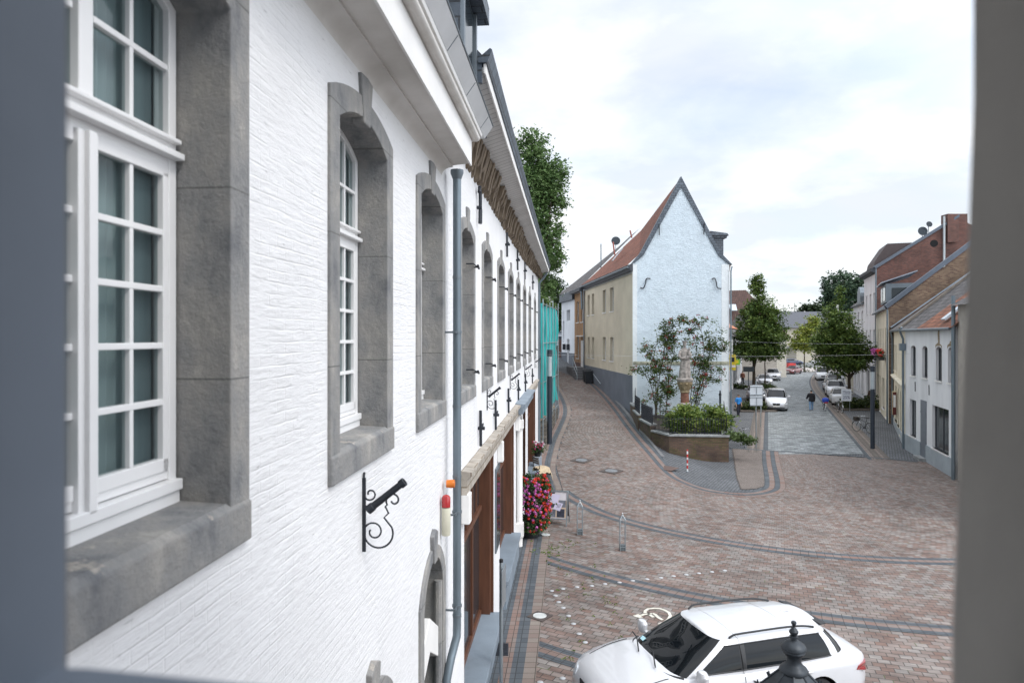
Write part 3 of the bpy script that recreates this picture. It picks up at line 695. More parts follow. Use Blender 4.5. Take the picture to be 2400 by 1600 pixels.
r = MB(); r.quad((EO, EY0, 9.70), (EO, YE + .15, 9.70), (-4.5, YE + .15, 15.2), (-4.5, EY0, 15.2)); r.quad((-4.5, EY0, 15.2), (-4.5, YE + .15, 15.2), (-9, YE, 9.7), (-9, EY0, 9.7))
r.prism([(EO - .02, EY0 - .02, 9.37), (EO - .02, EY0 - .02, 9.70), (-.3, EY0 - .02, 10.55), (-.6, EY0 - .02, 9.37)], (0, .05, 0))
r.build('roof', m_slate, bldB, off=(0, 0, 0))
for y in (15, 21, 27):
    sky_ = MB(); sky_.obox((-.25, y, 10.62), (.03, 0, .05), (0, .3, 0), (-.4, 0, .42)); sky_.build('roof_window', m_zinc, bldB, off=(0, 0, 0))
m_friez = M('weathered_brown_frieze', (.125, .09, .06), .9, var=.5, nscale=6, bump=.6, bscale=18, hue=(.24, .185, .13), stretch=(2.5, 2.5, .35))
f = MB(); y = YJ + .55; i = 0
while y < YE - .05:
    w_ = random.uniform(.10, .22); d0 = random.uniform(.04, .15); zb_ = 8.80 + (.0 if i % 2 else .17) + random.uniform(-.03, .03) + (0.36 * ((y - 24) / 10) if y > 24 else 0)
    f.prism([(.0, y, zb_), (d0, y, zb_ + .05), (d0 + .05, y, 9.0 + .1), (d0 + .12, y, 9.37 + sag(y)), (0, y, 9.37 + sag(y))], (0, w_ - .015, 0)); y += w_; i += 1
f.build('frieze', m_friez, bldB, off=(0, 0, 0))
# ---- downpipe between the houses
m_pipe = M('zinc_pipe', (.165, .205, .235), .45, .5, var=.16, nscale=1.4, stretch=(1, 1, .6))
p = MB(); PY = 8.80
path = [(.15, PY, 8.30), (.15, PY, 2.55), (.15, PY - .02, 2.38), (.10, PY - .16, 2.16), (.07, PY - .3, 1.95), (.07, PY - .32, 1.8), (.07, PY - .32, 0)]
p.tube(path, .053, 14); dp = p.build('downpipe', m_pipe, bldA, off=(0, 0, 0), smooth=True)
for z in (6.95, 5.3, 4.4, 2.62, 1.9):
    c = MB(); c.tube([(.15 if z > 2.2 else .07, PY if z > 2.2 else PY - .32, z), (.15 if z > 2.2 else .07, PY if z > 2.2 else PY - .32, z + .035)], .058, 14); c.build('pipe_collar', m_zinc, dp, off=(0, 0, 0), smooth=True)
for z in (6.25, 3.95, 2.75):
    c = MB(); c.tube([(.15, PY, z), (.15, PY, z + .03)], .064, 14); c.box(0, PY - .16, z, .15, PY - .145, z + .025); c.box(.145, PY - .16, z, .16, PY, z + .025); c.build('pipe_bracket', m_zinc, dp, off=(0, 0, 0), smooth=True)
c = MB(); c.lathe([(.054, 8.22), (.085, 8.30), (.085, 8.34), (.06, 8.34)], (.15, PY, 0), 14)
c.build('pipe_funnel', m_zinc, dp, off=(0, 0, 0), smooth=True)
p = MB(); p.tube([(.45, YE + .05, 9.45), (.3, YE + .05, 9.2), (.06, YE + .05, 8.9), (.06, YE + .05, .4)], .055, 10); p.build('downpipe', m_pipe, bldB, off=(0, 0, 0), smooth=True)
# ---- ground floor of the near house
def arched_opening(parent, c, hw, zb, zt, rise, pediment=False):
    s = MB()
    inn = [(-hw, zb)] + arch(-hw, hw, zt, rise, 12) + [(hw, zb)]; out = [(-hw - .17, zb)] + arch(-hw - .17, hw + .17, zt + .1, rise + .05, 12) + [(hw + .17, zb)]
    k = len(inn); V = [(.03, a, z) for a, z in inn] + [(.03, a, z) for a, z in out] + [(-.3, a, z) for a, z in inn] + [(-.03, a, z) for a, z in out]
    F_ = []
    for i in range(k - 1): F_ += [(i, i + 1, k + i + 1, k + i), (i, i + 1, 2 * k + i + 1, 2 * k + i), (k + i, k + i + 1, 3 * k + i + 1, 3 * k + i)]
    s.add([(x, y + c, z) for x, y, z in V], F_)
    s.prism([(.05, c - .08, zt + rise - .03), (.05, c + .08, zt + rise - .03), (.05, c + .13, zt + rise + .3), (.05, c, zt + rise + .36), (.05, c - .13, zt + rise + .3)], (-.1, 0, 0))
    o = s.build('doorway' if pediment else 'ground_floor_window', m_stone, parent, off=(0, 0, 0), bevel=.01)
    g = MB(); g.poly([(-.25, c - hw, zb)] + [(-.25, c + a, z) for a, z in arch(-hw, hw, zt, rise, 12)] + [(-.25, c + hw, zb)])
    g.build('door_panel' if pediment else 'glass', M('green_black_door', (.03, .05, .05), .4) if pediment else m_dglass, o, off=(0, 0, 0))
    if pediment:
        q = MB(); q.prism([(-.02, c - hw, 2.25), (-.02, c - hw, 2.62), (-.02, c - .02, 2.95), (-.02, c + hw - .02, 2.62), (-.02, c + hw - .02, 2.25), (-.02, c, 2.55)], (-.18, 0, 0)); q.build('pediment', m_trim, o, off=(0, 0, 0), bevel=.01)
        t = MB(); t.tube([(-.03, c + hw - .03, 0), (-.03, c + hw - .03, zt)], .05, 10); t.build('moulding', m_stone, o, off=(0, 0, 0), smooth=True)
    return o
arched_opening(bldA, 2.6, .5, .9, 3.15, .2); arched_opening(bldA, 5.5, .42, .9, 3.05, .2); arched_opening(bldA, 7.95, .55, 0, 3.2, .42, True)
# ---- shopfronts of the far house
m_brown = M('brown_shopfront_timber', (.105, .042, .022), .5, var=.3, nscale=3, stretch=(4, 4, .4), bump=.1, bscale=30)
m_blue = M('bluestone', (.19, .23, .27), .6, var=.2, nscale=1.2, bump=.15, bscale=30)
m_lint = MBR('moulded_lintel_stone', (.33, .29, .24), (.40, .365, .32), (.2, .16, .12), bw=.3, bh=.4, ms=.012, bump=.5, var=.35, vscale=4)
def shopfront(a, b, zb, zt, nm, mid=True):
    D = -.28; s = MB(); s.box(D - .05, a, zb, D + .04, a + .09, zt); s.box(-.30, b - .02, zb, -.0, b, zt); s.box(D - .05, b - .12, zb, D + .04, b, zt)
    s.box(D - .05, a, zb, D + .04, b, zb + .1); s.box(D - .05, a, zt - .1, D + .04, b, zt); s.box(-.30, a, zb, 0, a + .02, zt)
    zm = zb + (zt - zb) * .64
    s.box(D - .05, a, zm - .05, D + .05, b, zm + .05)
    k = nm
    for i in range(1, k):
        y = a + (b - a) * i / k; s.box(D - .05, y - .04, zb, D + .035, y + .04, zt)
    for i in range(1, 2 * k):
        y = a + (b - a) * i / (2 * k); s.box(D - .04, y - .02, zm, D + .02, y + .02, zt)
    s.box(-.30, b - .14, zb, -.06, b - .02, zt)
    o = s.build('shop_window', m_brown, bldB, off=(0, 0, 0), bevel=.006)
    g = MB(); g.quad((D - .01, a + .05, zb), (D - .01, b - .05, zb), (D - .01, b - .05, zt), (D - .01, a + .05, zt)); g.build('glass', m_dglass, o, off=(0, 0, 0))
    q = MB(); q.box(-.3, a - .02, zb - .10, .20, b + .02, zb - .0); q.box(0, a, -.4, .15, b, zb - .1); q.build('window_sill', m_blue, o, off=(0, 0, 0), bevel=.01)
for a, b, zb, zt, rise in (GB[0], GB[1], GB[4]): shopfront(a, b, zb, zt, 3)
def lintel(a, b, mt, z=4.22, out=.16, h=.34):
    q = MB(); q.prism([(0, a, z - h), (out - .07, a, z - h), (out - .07, a, z - .12), (out, a, z - .06), (out, a, z), (0, a, z + .02)], (0, b - a, 0)); return q.build('lintel', mt, bldB, off=(0, 0, 0), bevel=.006)
lintel(10.05, 15.1, m_lint); lintel(15.2, 20.2, m_lint); lintel(20.0, 25.6, m_blue, 4.25, .3, .3); lintel(25.4, 32.2, m_lint)
for a in (10.05, 15.05, 20.1):
    q = MB(); q.box(0, a, 3.45, .13, a + .22, 3.9); q.build('corbel', m_trim, bldB, off=(0, 0, 0), bevel=.02)
s = MB(); hw, c, zt, rise = .95, 21.55, 3.2, .5
arched = arched_opening(bldB, c, hw, -.2, zt, rise, False); arched.name = 'entrance_arch'
q = MB(); q.tube([(.1, 20.35, 0), (.1, 20.35, 3.6)], .09, 12); q.box(0, 20.22, 3.5, .22, 20.48, 3.75); q.box(0, 20.22, .3, .22, 20.48, .7); q.build('pilaster', m_trim, bldB, off=(0, 0, 0), smooth=True)
q = MB(); q.box(-.2, 23.2, .9, -.12, 24.6, 3.7); q.build('side_window', M('pale_blue_frame', (.35, .43, .48), .5), bldB, off=(0, 0, 0)).children
q = MB(); q.box(.0, 14.55, 1.6, .035, 15.35, 3.4); dc = q.build('display_case', m_zinc, bldB, off=(0, 0, 0), bevel=.01)
q = MB(); q.box(.036, 14.62, 1.68, .04, 15.28, 3.32); q.build('glass', m_dglass, dc, off=(0, 0, 0))
# ---- wall anchors
def anchor(parent, y, z, kind, h=.62):
    q = MB()
    if kind == 'hook':
        pts = [(.06, y + .02 * math.sin(t * 3), z - h / 2 + h * t) for t in [i / 10 for i in range(11)]]
        pts += [(.06, y - .10 * math.sin(t * math.pi) * 1.0, z + h / 2 + .08 * (1 - math.cos(t * math.pi)) / 2 - .0) for t in (.3, .6, .8)] + [(.06, y - .14, z + h / 2 - .04)]
        q.tube(pts, [.035] * 5 + [.03] * (len(pts) - 5), 8); q.tube([(0, y, z), (.09, y, z)], .03, 6)
    else:
        q.tube([(.05, y, z - h / 2), (.045, y, z + h / 2)], .026, 6); q.tube([(.0, y, z), (.12, y, z)], .03, 6); q.tube([(.08, y, z), (.08, y + .09, z + .07), (.05, y + .14, z + .01)], .014, 6)
    return q.build('wall_anchor', m_iron, parent, off=(0, 0, 0), smooth=True)
anchor(bldB, 11.75, 8.42, 'hook', .55)
for y in (16.9, 20.3, 23.6, 28.6): anchor(bldB, y, 8.48, 'bar', .6)
for y, z in ((11.9, 4.62), (14.3, 4.58), (17.3, 4.6), (20.6, 4.62), (23.9, 4.62), (28.3, 4.6)): anchor(bldB, y, z, 'bar', .62)
# ---- camera-side window opening of the wing the photograph is taken from
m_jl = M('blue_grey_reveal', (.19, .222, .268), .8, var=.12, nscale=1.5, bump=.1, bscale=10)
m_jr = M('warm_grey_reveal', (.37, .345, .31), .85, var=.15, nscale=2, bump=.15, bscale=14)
wf = thing('window_opening', 'dark out of focus jambs and ledge of the open window the view is seen through', 'window frame', (0, .6, CAMZ))
K = 1.36
def zk(z): return CAMZ + (z - CAMZ) * K
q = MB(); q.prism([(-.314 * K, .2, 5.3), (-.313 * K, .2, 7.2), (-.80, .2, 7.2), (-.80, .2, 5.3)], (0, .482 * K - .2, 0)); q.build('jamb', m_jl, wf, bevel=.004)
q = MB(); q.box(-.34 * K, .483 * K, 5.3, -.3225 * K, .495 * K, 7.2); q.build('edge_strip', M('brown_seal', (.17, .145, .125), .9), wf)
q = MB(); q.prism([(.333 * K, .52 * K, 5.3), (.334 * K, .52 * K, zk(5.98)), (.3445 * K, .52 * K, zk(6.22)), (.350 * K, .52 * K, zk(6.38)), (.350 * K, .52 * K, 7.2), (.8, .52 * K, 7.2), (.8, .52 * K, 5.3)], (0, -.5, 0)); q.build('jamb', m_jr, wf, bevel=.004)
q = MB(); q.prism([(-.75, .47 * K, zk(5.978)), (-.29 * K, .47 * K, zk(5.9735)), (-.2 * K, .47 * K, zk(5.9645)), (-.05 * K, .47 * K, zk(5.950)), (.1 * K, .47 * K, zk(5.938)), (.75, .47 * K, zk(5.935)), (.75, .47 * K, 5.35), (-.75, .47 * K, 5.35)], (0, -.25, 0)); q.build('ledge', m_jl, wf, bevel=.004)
wg = thing('wing_building', 'white wing whose open upper window frames the view, behind the blurred jambs', 'building', (0, 0, 0))
q = MB(); X0, X1, Z1 = -1.58, 4.2, 9.4
for a in ((X0, -6, -.3, -.79, .61, Z1), (.79, -6, -.3, X1, .61, Z1), (-.79, .05, -.3, .79, .61, 5.34), (-.79, .05, 7.15, .79, .61, Z1)): q.box(*a)
q.box(-.79, -6, -.3, .79, -4, Z1); q.box(-.79, -4, -.3, .79, .05, 4.3); q.box(-.79, -4, 7.4, .79, .05, Z1)
q.build('wall', m_white, wg)
q = MB(); q.prism([(X0, -6.3, Z1), (X1 + .4, -6.3, Z1), (X1 + .4, .75, Z1), (X0, .75, Z1)], (0, 0, .2)); q.build('eave', m_trim, wg)
q = MB(); q.prism([(X0, .7, Z1 + .2), (X0, -6.3, Z1 + .2), (X0, -2.8, 13)], (X1 + .3 - X0, 0, 0)); q.build('roof', m_slate, wg)
# ================================================================ generic facades, leaves
def frame_of(p0, p1, side=1):
    p0, p1 = Vector((p0[0], p0[1], 0)), Vector((p1[0], p1[1], 0)); e = (p1 - p0).normalized(); n = Vector((e.y, -e.x, 0)) * side
    return (lambda o, s, z: p0 + e * s + n * o + Vector((0, 0, z))), (p1 - p0).length
def mapped(mb, f): mb.v = [tuple(f(*v)) for v in mb.v]; return mb
def facade(parent, p0, p1, side, z0, z1, wins, mwall, mframe, depth=.14, name='wall', sill=None, wname='window', gl=None, cols=2, rows=1, top=None):
    """wins: dicts or tuples (s0, s1, zb, zt, rise). top: extra polygon points (s, z) above z1 (a gable)."""
    f, Ln = frame_of(p0, p1, side); mb = MB()
    W_ = [(w + (0,))[:5] for w in wins]
    rowsets = []
    for w in sorted(W_, key=lambda q: q[2]):
        for rs in rowsets:
            if all(w[1] <= o[0] + 1e-6 or w[0] >= o[1] - 1e-6 for o in rs[1]) and w[2] < rs[0][1] and w[3] + w[4] > rs[0][0]: rs[1].append(w); rs[0][0] = min(rs[0][0], w[2]); rs[0][1] = max(rs[0][1], w[3] + w[4]); break
        else: rowsets.append([[w[2], w[3] + w[4]], [w]])
    rowsets.sort(key=lambda r: r[0][0]); cur = z0
    for i, rs in enumerate(rowsets):
        nxt = z1 if i == len(rowsets) - 1 else (rs[0][1] + rowsets[i + 1][0][0]) / 2
        wall_holes(mb, 0, Ln, cur, nxt, rs[1]); cur = nxt
    if not rowsets: mb.quad((0, 0, z0), (0, Ln, z0), (0, Ln, z1), (0, 0, z1))
    if top: mb.poly([(0, 0, z1)] + [(0, s, z) for s, z in top] + [(0, Ln, z1)])
    for a, b, zb, zt, r in W_:
        pts = arch(a, b, zt, r, 10) if r else [(a, zt), (b, zt)]
        ring = [(a, zb)] + pts + [(b, zb)]
        for (ya, za), (yb2, zb2) in zip(ring, ring[1:] + ring[:1]): mb.quad((0, ya, za), (0, yb2, zb2), (-depth, yb2, zb2), (-depth, ya, za))
    wall = mapped(mb, f).build(name, mwall, parent)
    for a, b, zb, zt, r in W_:
        w = MB(); D = -depth; h = zt + r * .8; t = .05
        w.box(D - .04, a, zb, D + .012, a + t, zt); w.box(D - .04, b - t, zb, D + .012, b, zt); w.box(D - .04, a + t, zb, D + .012, b - t, zb + t)
        if r:
            o_ = arch(a, b, zt, r, 8); i_ = arch(a + t, b - t, zt - .01, r - .03, 8); k = len(o_)
            w.add([(D + .012, y, z) for y, z in o_] + [(D + .012, y, z) for y, z in i_], [(j, j + 1, k + j + 1, k + j) for j in range(k - 1)])
        else: w.box(D - .04, a + t, zt - t, D + .012, b - t, zt)
        for c in range(1, cols): y = a + (b - a) * c / cols; w.box(D - .03, y - .02, zb + t, D + .008, y + .02, h - t * .5)
        for c in range(1, rows): z = zb + (zt - zb) * c / rows; w.box(D - .03, a + t, z - .018, D + .008, b - t, z + .018)
        wo_ = mapped(w, f).build(wname, mframe, parent)
        g = MB(); g.poly([(D - .02, a + .02, zb)] + [(D - .02, min(b - .02, max(a + .02, y)), z - .01) for y, z in (arch(a, b, zt, r, 10) if r else [(a, zt), (b, zt)])] + [(D - .02, b - .02, zb)])
        mapped(g, f).build('glass', gl or m_dglass, wo_)
        if sill:
            q = MB(); q.box(-depth, a - .06, zb - .07, .06, b + .06, zb); mapped(q, f).build('sill', sill, wo_)
    return f, Ln
def leaf_cloud(clumps, per, size, spread, rng, flat=.5, jit=.5):
    """clumps: list of centres (and local radius); leaves are small bent quads scattered round each"""
    mb = MB()
    for c in clumps:
        r = spread * rng.uniform(.6, 1.35)
        for _ in range(per):
            p = Vector((rng.gauss(0, 1), rng.gauss(0, 1), rng.gauss(0, .75))) * r * .55 + Vector(c)
            s = size * rng.uniform(1 - jit, 1 + jit)
            a = Vector((rng.uniform(-1, 1), rng.uniform(-1, 1), rng.uniform(-flat, flat))).normalized()
            b = Vector((rng.uniform(-1, 1), rng.uniform(-1, 1), rng.uniform(-.6, .6))); b = (b - a * b.dot(a)).normalized() * .55
            mb.v += [tuple(p - a * s), tuple(p + b * s), tuple(p + a * s), tuple(p - b * s)]; k = len(mb.v)
            mb.f.append([k - 4, k - 3, k - 2, k - 1]); mb.m.append(0); mb.sm.append(False)
    return mb
def blob_points(blobs, n, rng, shell=.55):
    tot = sum(b[3] * b[4] * b[5] for b in blobs) ; out = []
    for b in blobs:
        k = max(3, int(n * b[3] * b[4] * b[5] / tot))
        for _ in range(k):
            d = Vector((rng.gauss(0, 1), rng.gauss(0, 1), rng.gauss(0, 1))).normalized(); q = rng.uniform(shell, 1.0) if rng.random() < .8 else rng.uniform(.2, shell)
            q *= rng.uniform(.82, 1.12)
            out.append((b[0] + d.x * b[3] * q, b[1] + d.y * b[4] * q, b[2] + d.z * b[5] * q))
    return out
m_bark = M('bark', (.06, .045, .032), .9, var=.4, nscale=5, bump=.6, bscale=14, stretch=(3, 3, .5))
def tree(name, label, base, h_trunk, blobs, n_clump, per, size, spread, cols, seed, group=None, tr=.16, cat='tree', limbs=7, shoots=0):
    rng = random.Random(seed); base = Vector(base)
    t = thing(name, label, cat, base, group=group)
    top = Vector((base.x, base.y, max(b[2] for b in blobs)))
    mb = MB(); pts = [base + Vector((0, 0, -.1))]; n = 7
    for i in range(1, n + 1): f = i / n; pts.append(base.lerp(top, f) + Vector((rng.uniform(-.05, .05), rng.uniform(-.05, .05), 0)) * h_trunk * .3 * (1 if i > 1 else .2))
    mb.tube(pts, [tr * 1.25] + [tr * (1 - .8 * i / n) for i in range(1, n + 1)], 10)
    for i in range(limbs):
        b = rng.choice(blobs); z0 = base.z + h_trunk * rng.uniform(.8, 1.15)
        a = Vector((base.x, base.y, z0)); e = Vector((b[0] + rng.uniform(-.6, .6) * b[3], b[1] + rng.uniform(-.6, .6) * b[4], b[2] + rng.uniform(-.3, .6) * b[5])); m_ = (a + e) / 2 + Vector((0, 0, -.15 * (e - a).length * .5))
        mb.tube([a, m_, e], [tr * .5, tr * .33, tr * .1], 6)
    mb.build('trunk', m_bark, t, smooth=True)
    cl = blob_points(blobs, n_clump, rng)
    for i in range(shoots):
        b = max(blobs, key=lambda q: q[2] + q[5]); a = Vector((b[0] + rng.uniform(-.8, .8) * b[3], b[1], b[2] + b[5] * .7)); d = Vector((rng.uniform(-.3, .35), rng.uniform(-.2, .2), 1))
        for j in range(7): q = a + d * j * .28 * rng.uniform(.8, 1.2); cl.append(tuple(q))
    leaf_cloud(cl, per, size, spread, rng).build('crown', MLEAF('leaves_' + str(seed), cols), t)
    return t
def shrub(name, label, base, blobs, n_clump, per, size, spread, cols, seed, cat='shrub', group=None, mat=None):
    rng = random.Random(seed); t = thing(name, label, cat, base, group=group)
    cl = blob_points(blobs, n_clump, rng, .6)
    leaf_cloud(cl, per, size, spread, rng).build('foliage', mat or MLEAF('leaves_' + str(seed), cols), t)
    mb = MB()
    for b in blobs:
        for k in range(3):
            e = Vector((b[0] + rng.uniform(-.5, .5) * b[3], b[1] + rng.uniform(-.5, .5) * b[4], b[2] + .3 * b[5])); s = Vector((b[0] + rng.uniform(-.3, .3) * b[3], b[1], base[2]))
            mb.tube([s, (s + e) / 2 + Vector((rng.uniform(-.1, .1), 0, 0)), e], [.018, .012, .005], 5)
    mb.build('stems', m_bark, t); return t

# ================================================================ GABLE HOUSE at the fork
GL, GR, GF = (7.78, 44.0), (14.0, 44.0), (6.54, 61.2)
gh = thing('gable_house', 'corner house with tall pale blue painted gable and yellow side wall at the fork', 'house', (GL[0], GL[1], 1.2))
m_gable = MPAINT('pale_blue_painted_brick', (.52, .60, .66), strength=.6, rows=.13, dist=.035, var=.05, grime=(.40, .45, .47), gpos=.60)
m_yel = M('yellow_plaster', (.54, .48, .37), .9, var=.1, nscale=.7, bump=.15, bscale=30, hue=(.60, .535, .415))
m_plin = M('blue_grey_plinth', (.115, .13, .155), .8, var=.15, nscale=.8)
m_tile = MBR('red_roof_tiles', (.18, .062, .038), (.27, .10, .06), (.07, .03, .02), bw=.26, bh=.34, ms=.02, bump=.9, var=.35, vscale=1.5, bdist=.05, offset=0)
m_ltile = MBR('dark_roof_tiles', (.085, .08, .082), (.15, .14, .14), (.03, .03, .03), bw=.26, bh=.34, ms=.02, bump=.9, var=.35, vscale=1.5, bdist=.05, offset=0)
inner = [(7.85, 10.95), (8.47, 11.48), (10.89, 15.86), (13.28, 11.48), (13.9, 10.95)]
g = MB(); g.poly([(7.78, 44, -.3), (14, 44, -.3)] + [(x, 44, z) for x, z in inner[::-1]]); g.build('gable_wall', m_gable, gh)
outer = [(7.62, 10.86), (8.26, 11.62), (10.89, 16.55), (13.42, 11.66), (14.2, 10.86)]
c = MB(); k = 5
for i in range(4):
    a, b, d, e = outer[i], outer[i + 1], inner[i + 1], inner[i]
    c.prism([(a[0], 43.93, a[1]), (b[0], 43.93, b[1]), (d[0], 43.93, d[1]), (e[0], 43.93, e[1])], (0, .4, 0))
c.build('gable_coping', m_slate, gh)
q = MB()
q.box(7.80, 43.93, 4.52, 13.95, 43.995, 4.64); q.box(7.80, 43.96, 4.42, 13.95, 43.995, 4.52); q.build('string_course', M('mossy_course', (.36, .36, .28), .9, var=.4, nscale=4), gh)
q = MB(); q.box(7.775, 43.985, -.3, 8.06, 43.997, 10.9); q.box(13.5, 43.985, -.3, 14.005, 43.997, 10.9); q.build('quoin_strip', MPAINT('cream_paint', (.62, .66, .68), strength=.5, rows=.085, dist=.02), gh)
def yY(u): return 10.94 / ((u - 1200) / F + .0719)
def ys(u): return (yY(u) - 44) * 1.0026
def yz(v, u): return CAMZ - (v - HOR) / F * yY(u)
wins = []
for ua, ub, vt, vb in ((1377, 1382.3, 699, 745), (1387, 1392.6, 696, 744), (1412.6, 1420, 688, 738), (1429.5, 1438, 683, 735), (1377, 1382.3, 789, 832), (1387.3, 1392.6, 792, 832), (1412.6, 1420, 789, 836), (1429.5, 1437.6, 790, 842)):
    s0, s1 = ys(ub), ys(ua); wins.append((s0, s1, round(yz(vb, ub), 2), round(yz(vt, ub), 2)))
# level the two rows
up = [w for w in wins if w[2] > 6]; lo = [w for w in wins if w[2] < 6]
wins = [(a, b, 8.1, 9.85) for a, b, _, _ in up] + [(a, b, 4.45, 6.2) for a, b, _, _ in lo]
facade(gh, GL, GF, -1, .2, 10.75, wins, m_yel, m_wood, depth=.22, name='side_wall', sill=m_trim, cols=1)
f_, L_ = frame_of(GL, GF, -1)
q = MB(); q.box(0.0, -.01, .2, .05, L_, 3.72); mapped(q, f_).build('plinth', m_plin, gh)
q = MB(); q.prism([(0, -.05, 10.45), (.12, -.05, 10.45), (.32, -.05, 10.85), (0, -.05, 10.95)], (0, L_ + .1, 0)); mapped(q, f_).build('eave_board', M('dark_eave', (.035, .04, .05), .6), gh)
q = MB(); q.tube([(.30, 0, 10.72), (.30, L_ + .1, 10.72)], .07, 8); q.tube([(.09, 0, 10.36), (.09, L_, 10.36)], .03, 8); mapped(q, f_).build('gutter', m_zinc, gh, smooth=True)
RB = (12.1, 64.0, 16.2)
r = MB()
e0, e1 = Vector((7.5, 44.3, 10.88)), Vector((6.2, 61.3, 10.85)); k0, k1 = Vector((8.26, 44.3, 11.58)), Vector((7.0, 61.6, 11.5)); a0, a1 = Vector((10.89, 44.3, 16.45)), Vector(RB)
r.quad(e0, e1, k1, k0); r.quad(k0, k1, a1, a0); r.quad(a0, a1, Vector((19.5, 64, 11.4)), Vector((13.4, 44.3, 11.6))); r.quad((13.4, 44.3, 11.6), (19.5, 64, 11.4), (20.1, 64, 10.9), (14.2, 44.3, 10.9))
rf = r.build('roof', m_tile, gh)
w = MB(); w.quad((14.0, 44, -.3), (19.6, 62, -.3), (19.6, 62, 10.9), (14.0, 44, 10.9)); w.build('street_wall', M('cream_wall', (.6, .57, .5), .85), gh)
q = MB(); q.box(13.3, 45.2, 11.3, 14.0, 47, 12.75); dr = q.build('dormer', m_slate, gh); q = MB(); q.box(13.1, 45.1, 12.75, 14.2, 47.2, 12.9); q.prism([(13.1, 45.0, 12.9), (14.3, 45.0, 12.9), (14.2, 45.0, 13.05), (13.1, 45.0, 13.2)], (0, 2.3, 0)); q.build('dormer_roof', m_slate, dr)
q = MB(); q.tube([(14.15, 43.9, 10.75), (14.08, 43.9, 10.45), (14.08, 43.9, 0)], .05, 10); q.build('downpipe', m_pipe, gh, smooth=True)
for pts in ([(8.9, 9.95), (8.72, 9.98), (8.62, 9.9), (8.6, 9.7), (8.55, 9.55), (8.5, 9.42), (8.4, 9.33), (8.25, 9.4)], [(13.45, 9.33), (13.3, 9.33), (13.2, 9.42), (13.15, 9.6), (13.13, 9.75), (13.08, 9.93), (12.98, 9.99), (12.85, 9.92)]):
    q = MB(); pp = smooth_path([Vector((x, 43.90, z)) for x, z in pts], 3); q.tube(pp, .035, 8); q.build('wall_anchor', m_iron, gh, smooth=True)
for x, z in ((9.47, 13.1), (12.33, 13.15)):
    q = MB(); q.tube([(x, 43.9, z - .35), (x + (.05 if x > 10 else 0), 43.9, z + .4)], .03, 6); q.build('wall_anchor', m_iron, gh)
def on_roof(t, y): # point on the left slope, t 0 at kink .. 1 at ridge
    a = k0.lerp(k1, (y - 44.3) / 17.3); b = a0.lerp(a1, (y - 44.3) / 19.7); return a.lerp(b, t)
q = MB(); c_ = on_roof(.12, 54); d_ = on_roof(.5, 54); q.beam(c_ + Vector((-.1, 0, .12)), c_.lerp(d_, .55) + Vector((-.1, 0, .12)), .55, .06, up=(-.85, 0, .5)); q.build('roof_window', M('roof_window_glass', (.45, .52, .58), .15), rf)
for t_, y_, h_ in ((.42, 60.5, 1.9), (.72, 60, 1.1)):
    q = MB(); c_ = on_roof(t_, y_); q.tube([c_, c_ + Vector((-.15, 0, h_ * .6))], .07, 8); q.build('vent_pipe', M('red_pipe', (.30, .11, .09), .6), rf, smooth=True)

# ================================================================ LANE HOUSES beyond
m_obr = MBR('ochre_brick', (.33, .165, .065), (.42, .22, .09), (.3, .24, .17), bw=.22, bh=.075, ms=.01, bump=.4)
m_pwh = M('white_render', (.70, .73, .77), .85, var=.08, nscale=.6)
HB0, HB1 = GF, (6.13, 66.9); HW1 = (5.35, 73.6)
bh = thing('terrace_house', 'narrow ochre brick house with white windows beyond the yellow wall in the left lane', 'house', (HB0[0], HB0[1], 2.7))
facade(bh, HB0, HB1, -1, 2.0, 10.4, [(1.0, 2.2, 7.6, 9.6), (3.2, 4.6, 7.6, 9.6), (3.2, 4.5, 4.2, 6.3)], m_obr, m_wood, sill=m_trim, name='front_wall')
f_, L_ = frame_of(HB0, HB1, -1); q = MB(); q.box(.0, .6, 3.0, .06, 1.8, 5.9); mapped(q, f_).build('door', m_trim, bh)
q = MB(); q.box(0, .4, 6.25, .5, 2.0, 6.35); mapped(q, f_).build('door_canopy', m_trim, bh)
q = MB(); q.box(.0, 1.9, 2.6, .04, L_, 3.8); mapped(q, f_).build('plinth', MBR('dark_brick', (.1, .045, .035), (.15, .07, .05), (.1, .09, .08), bump=.3), bh)
q = MB(); q.beam(f_(.35, -.1, 10.5), f_(.35, L_, 10.5), .35, .3); q.build('eave_board', M('dark_eave'), bh)
q = MB(); q.tube([f_(.3, .1, 10.5), f_(.25, .15, 8.7)], .1, 8); q.tube([f_(.12, -.15, 10.3), f_(.12, -.15, 2.8)], .06, 8); q.build('downpipe', m_pipe, bh, smooth=True)
r = MB(); r.quad((6.2, 61.3, 10.75), (5.8, 67.2, 10.75), (12.3, 72, 16.7), (12.1, 64.02, 16.5)); r.build('roof', m_ltile, bh)
q = MB(); q.tube([(8.6, 66, 12.7), (8.6, 66, 15.2)], .05, 6); q.build('antenna_mast', m_zinc, bh)
wh = thing('terrace_house', 'narrow white rendered house with dark plinth at the bend of the left lane', 'house', (HB1[0], HB1[1], 3.3))
facade(wh, HB1, HW1, -1, 2.4, 9.9, [(2.2, 4.0, 6.8, 9.0), (5.2, 6.1, 5.6, 9.0), (2.6, 3.8, 3.6, 6.0)], m_pwh, m_wood, depth=.3, name='front_wall')
f_, L_ = frame_of(HB1, HW1, -1); q = MB(); q.box(0, 0, 2.4, .05, 2.6, 4.6); q.box(0, 3.8, 2.4, .05, L_, 4.6); mapped(q, f_).build('plinth', m_plin, wh)
q = MB(); q.box(.0, 0, 9.9, .25, L_, 10.7); mapped(q, f_).build('slate_band', m_slate, wh)
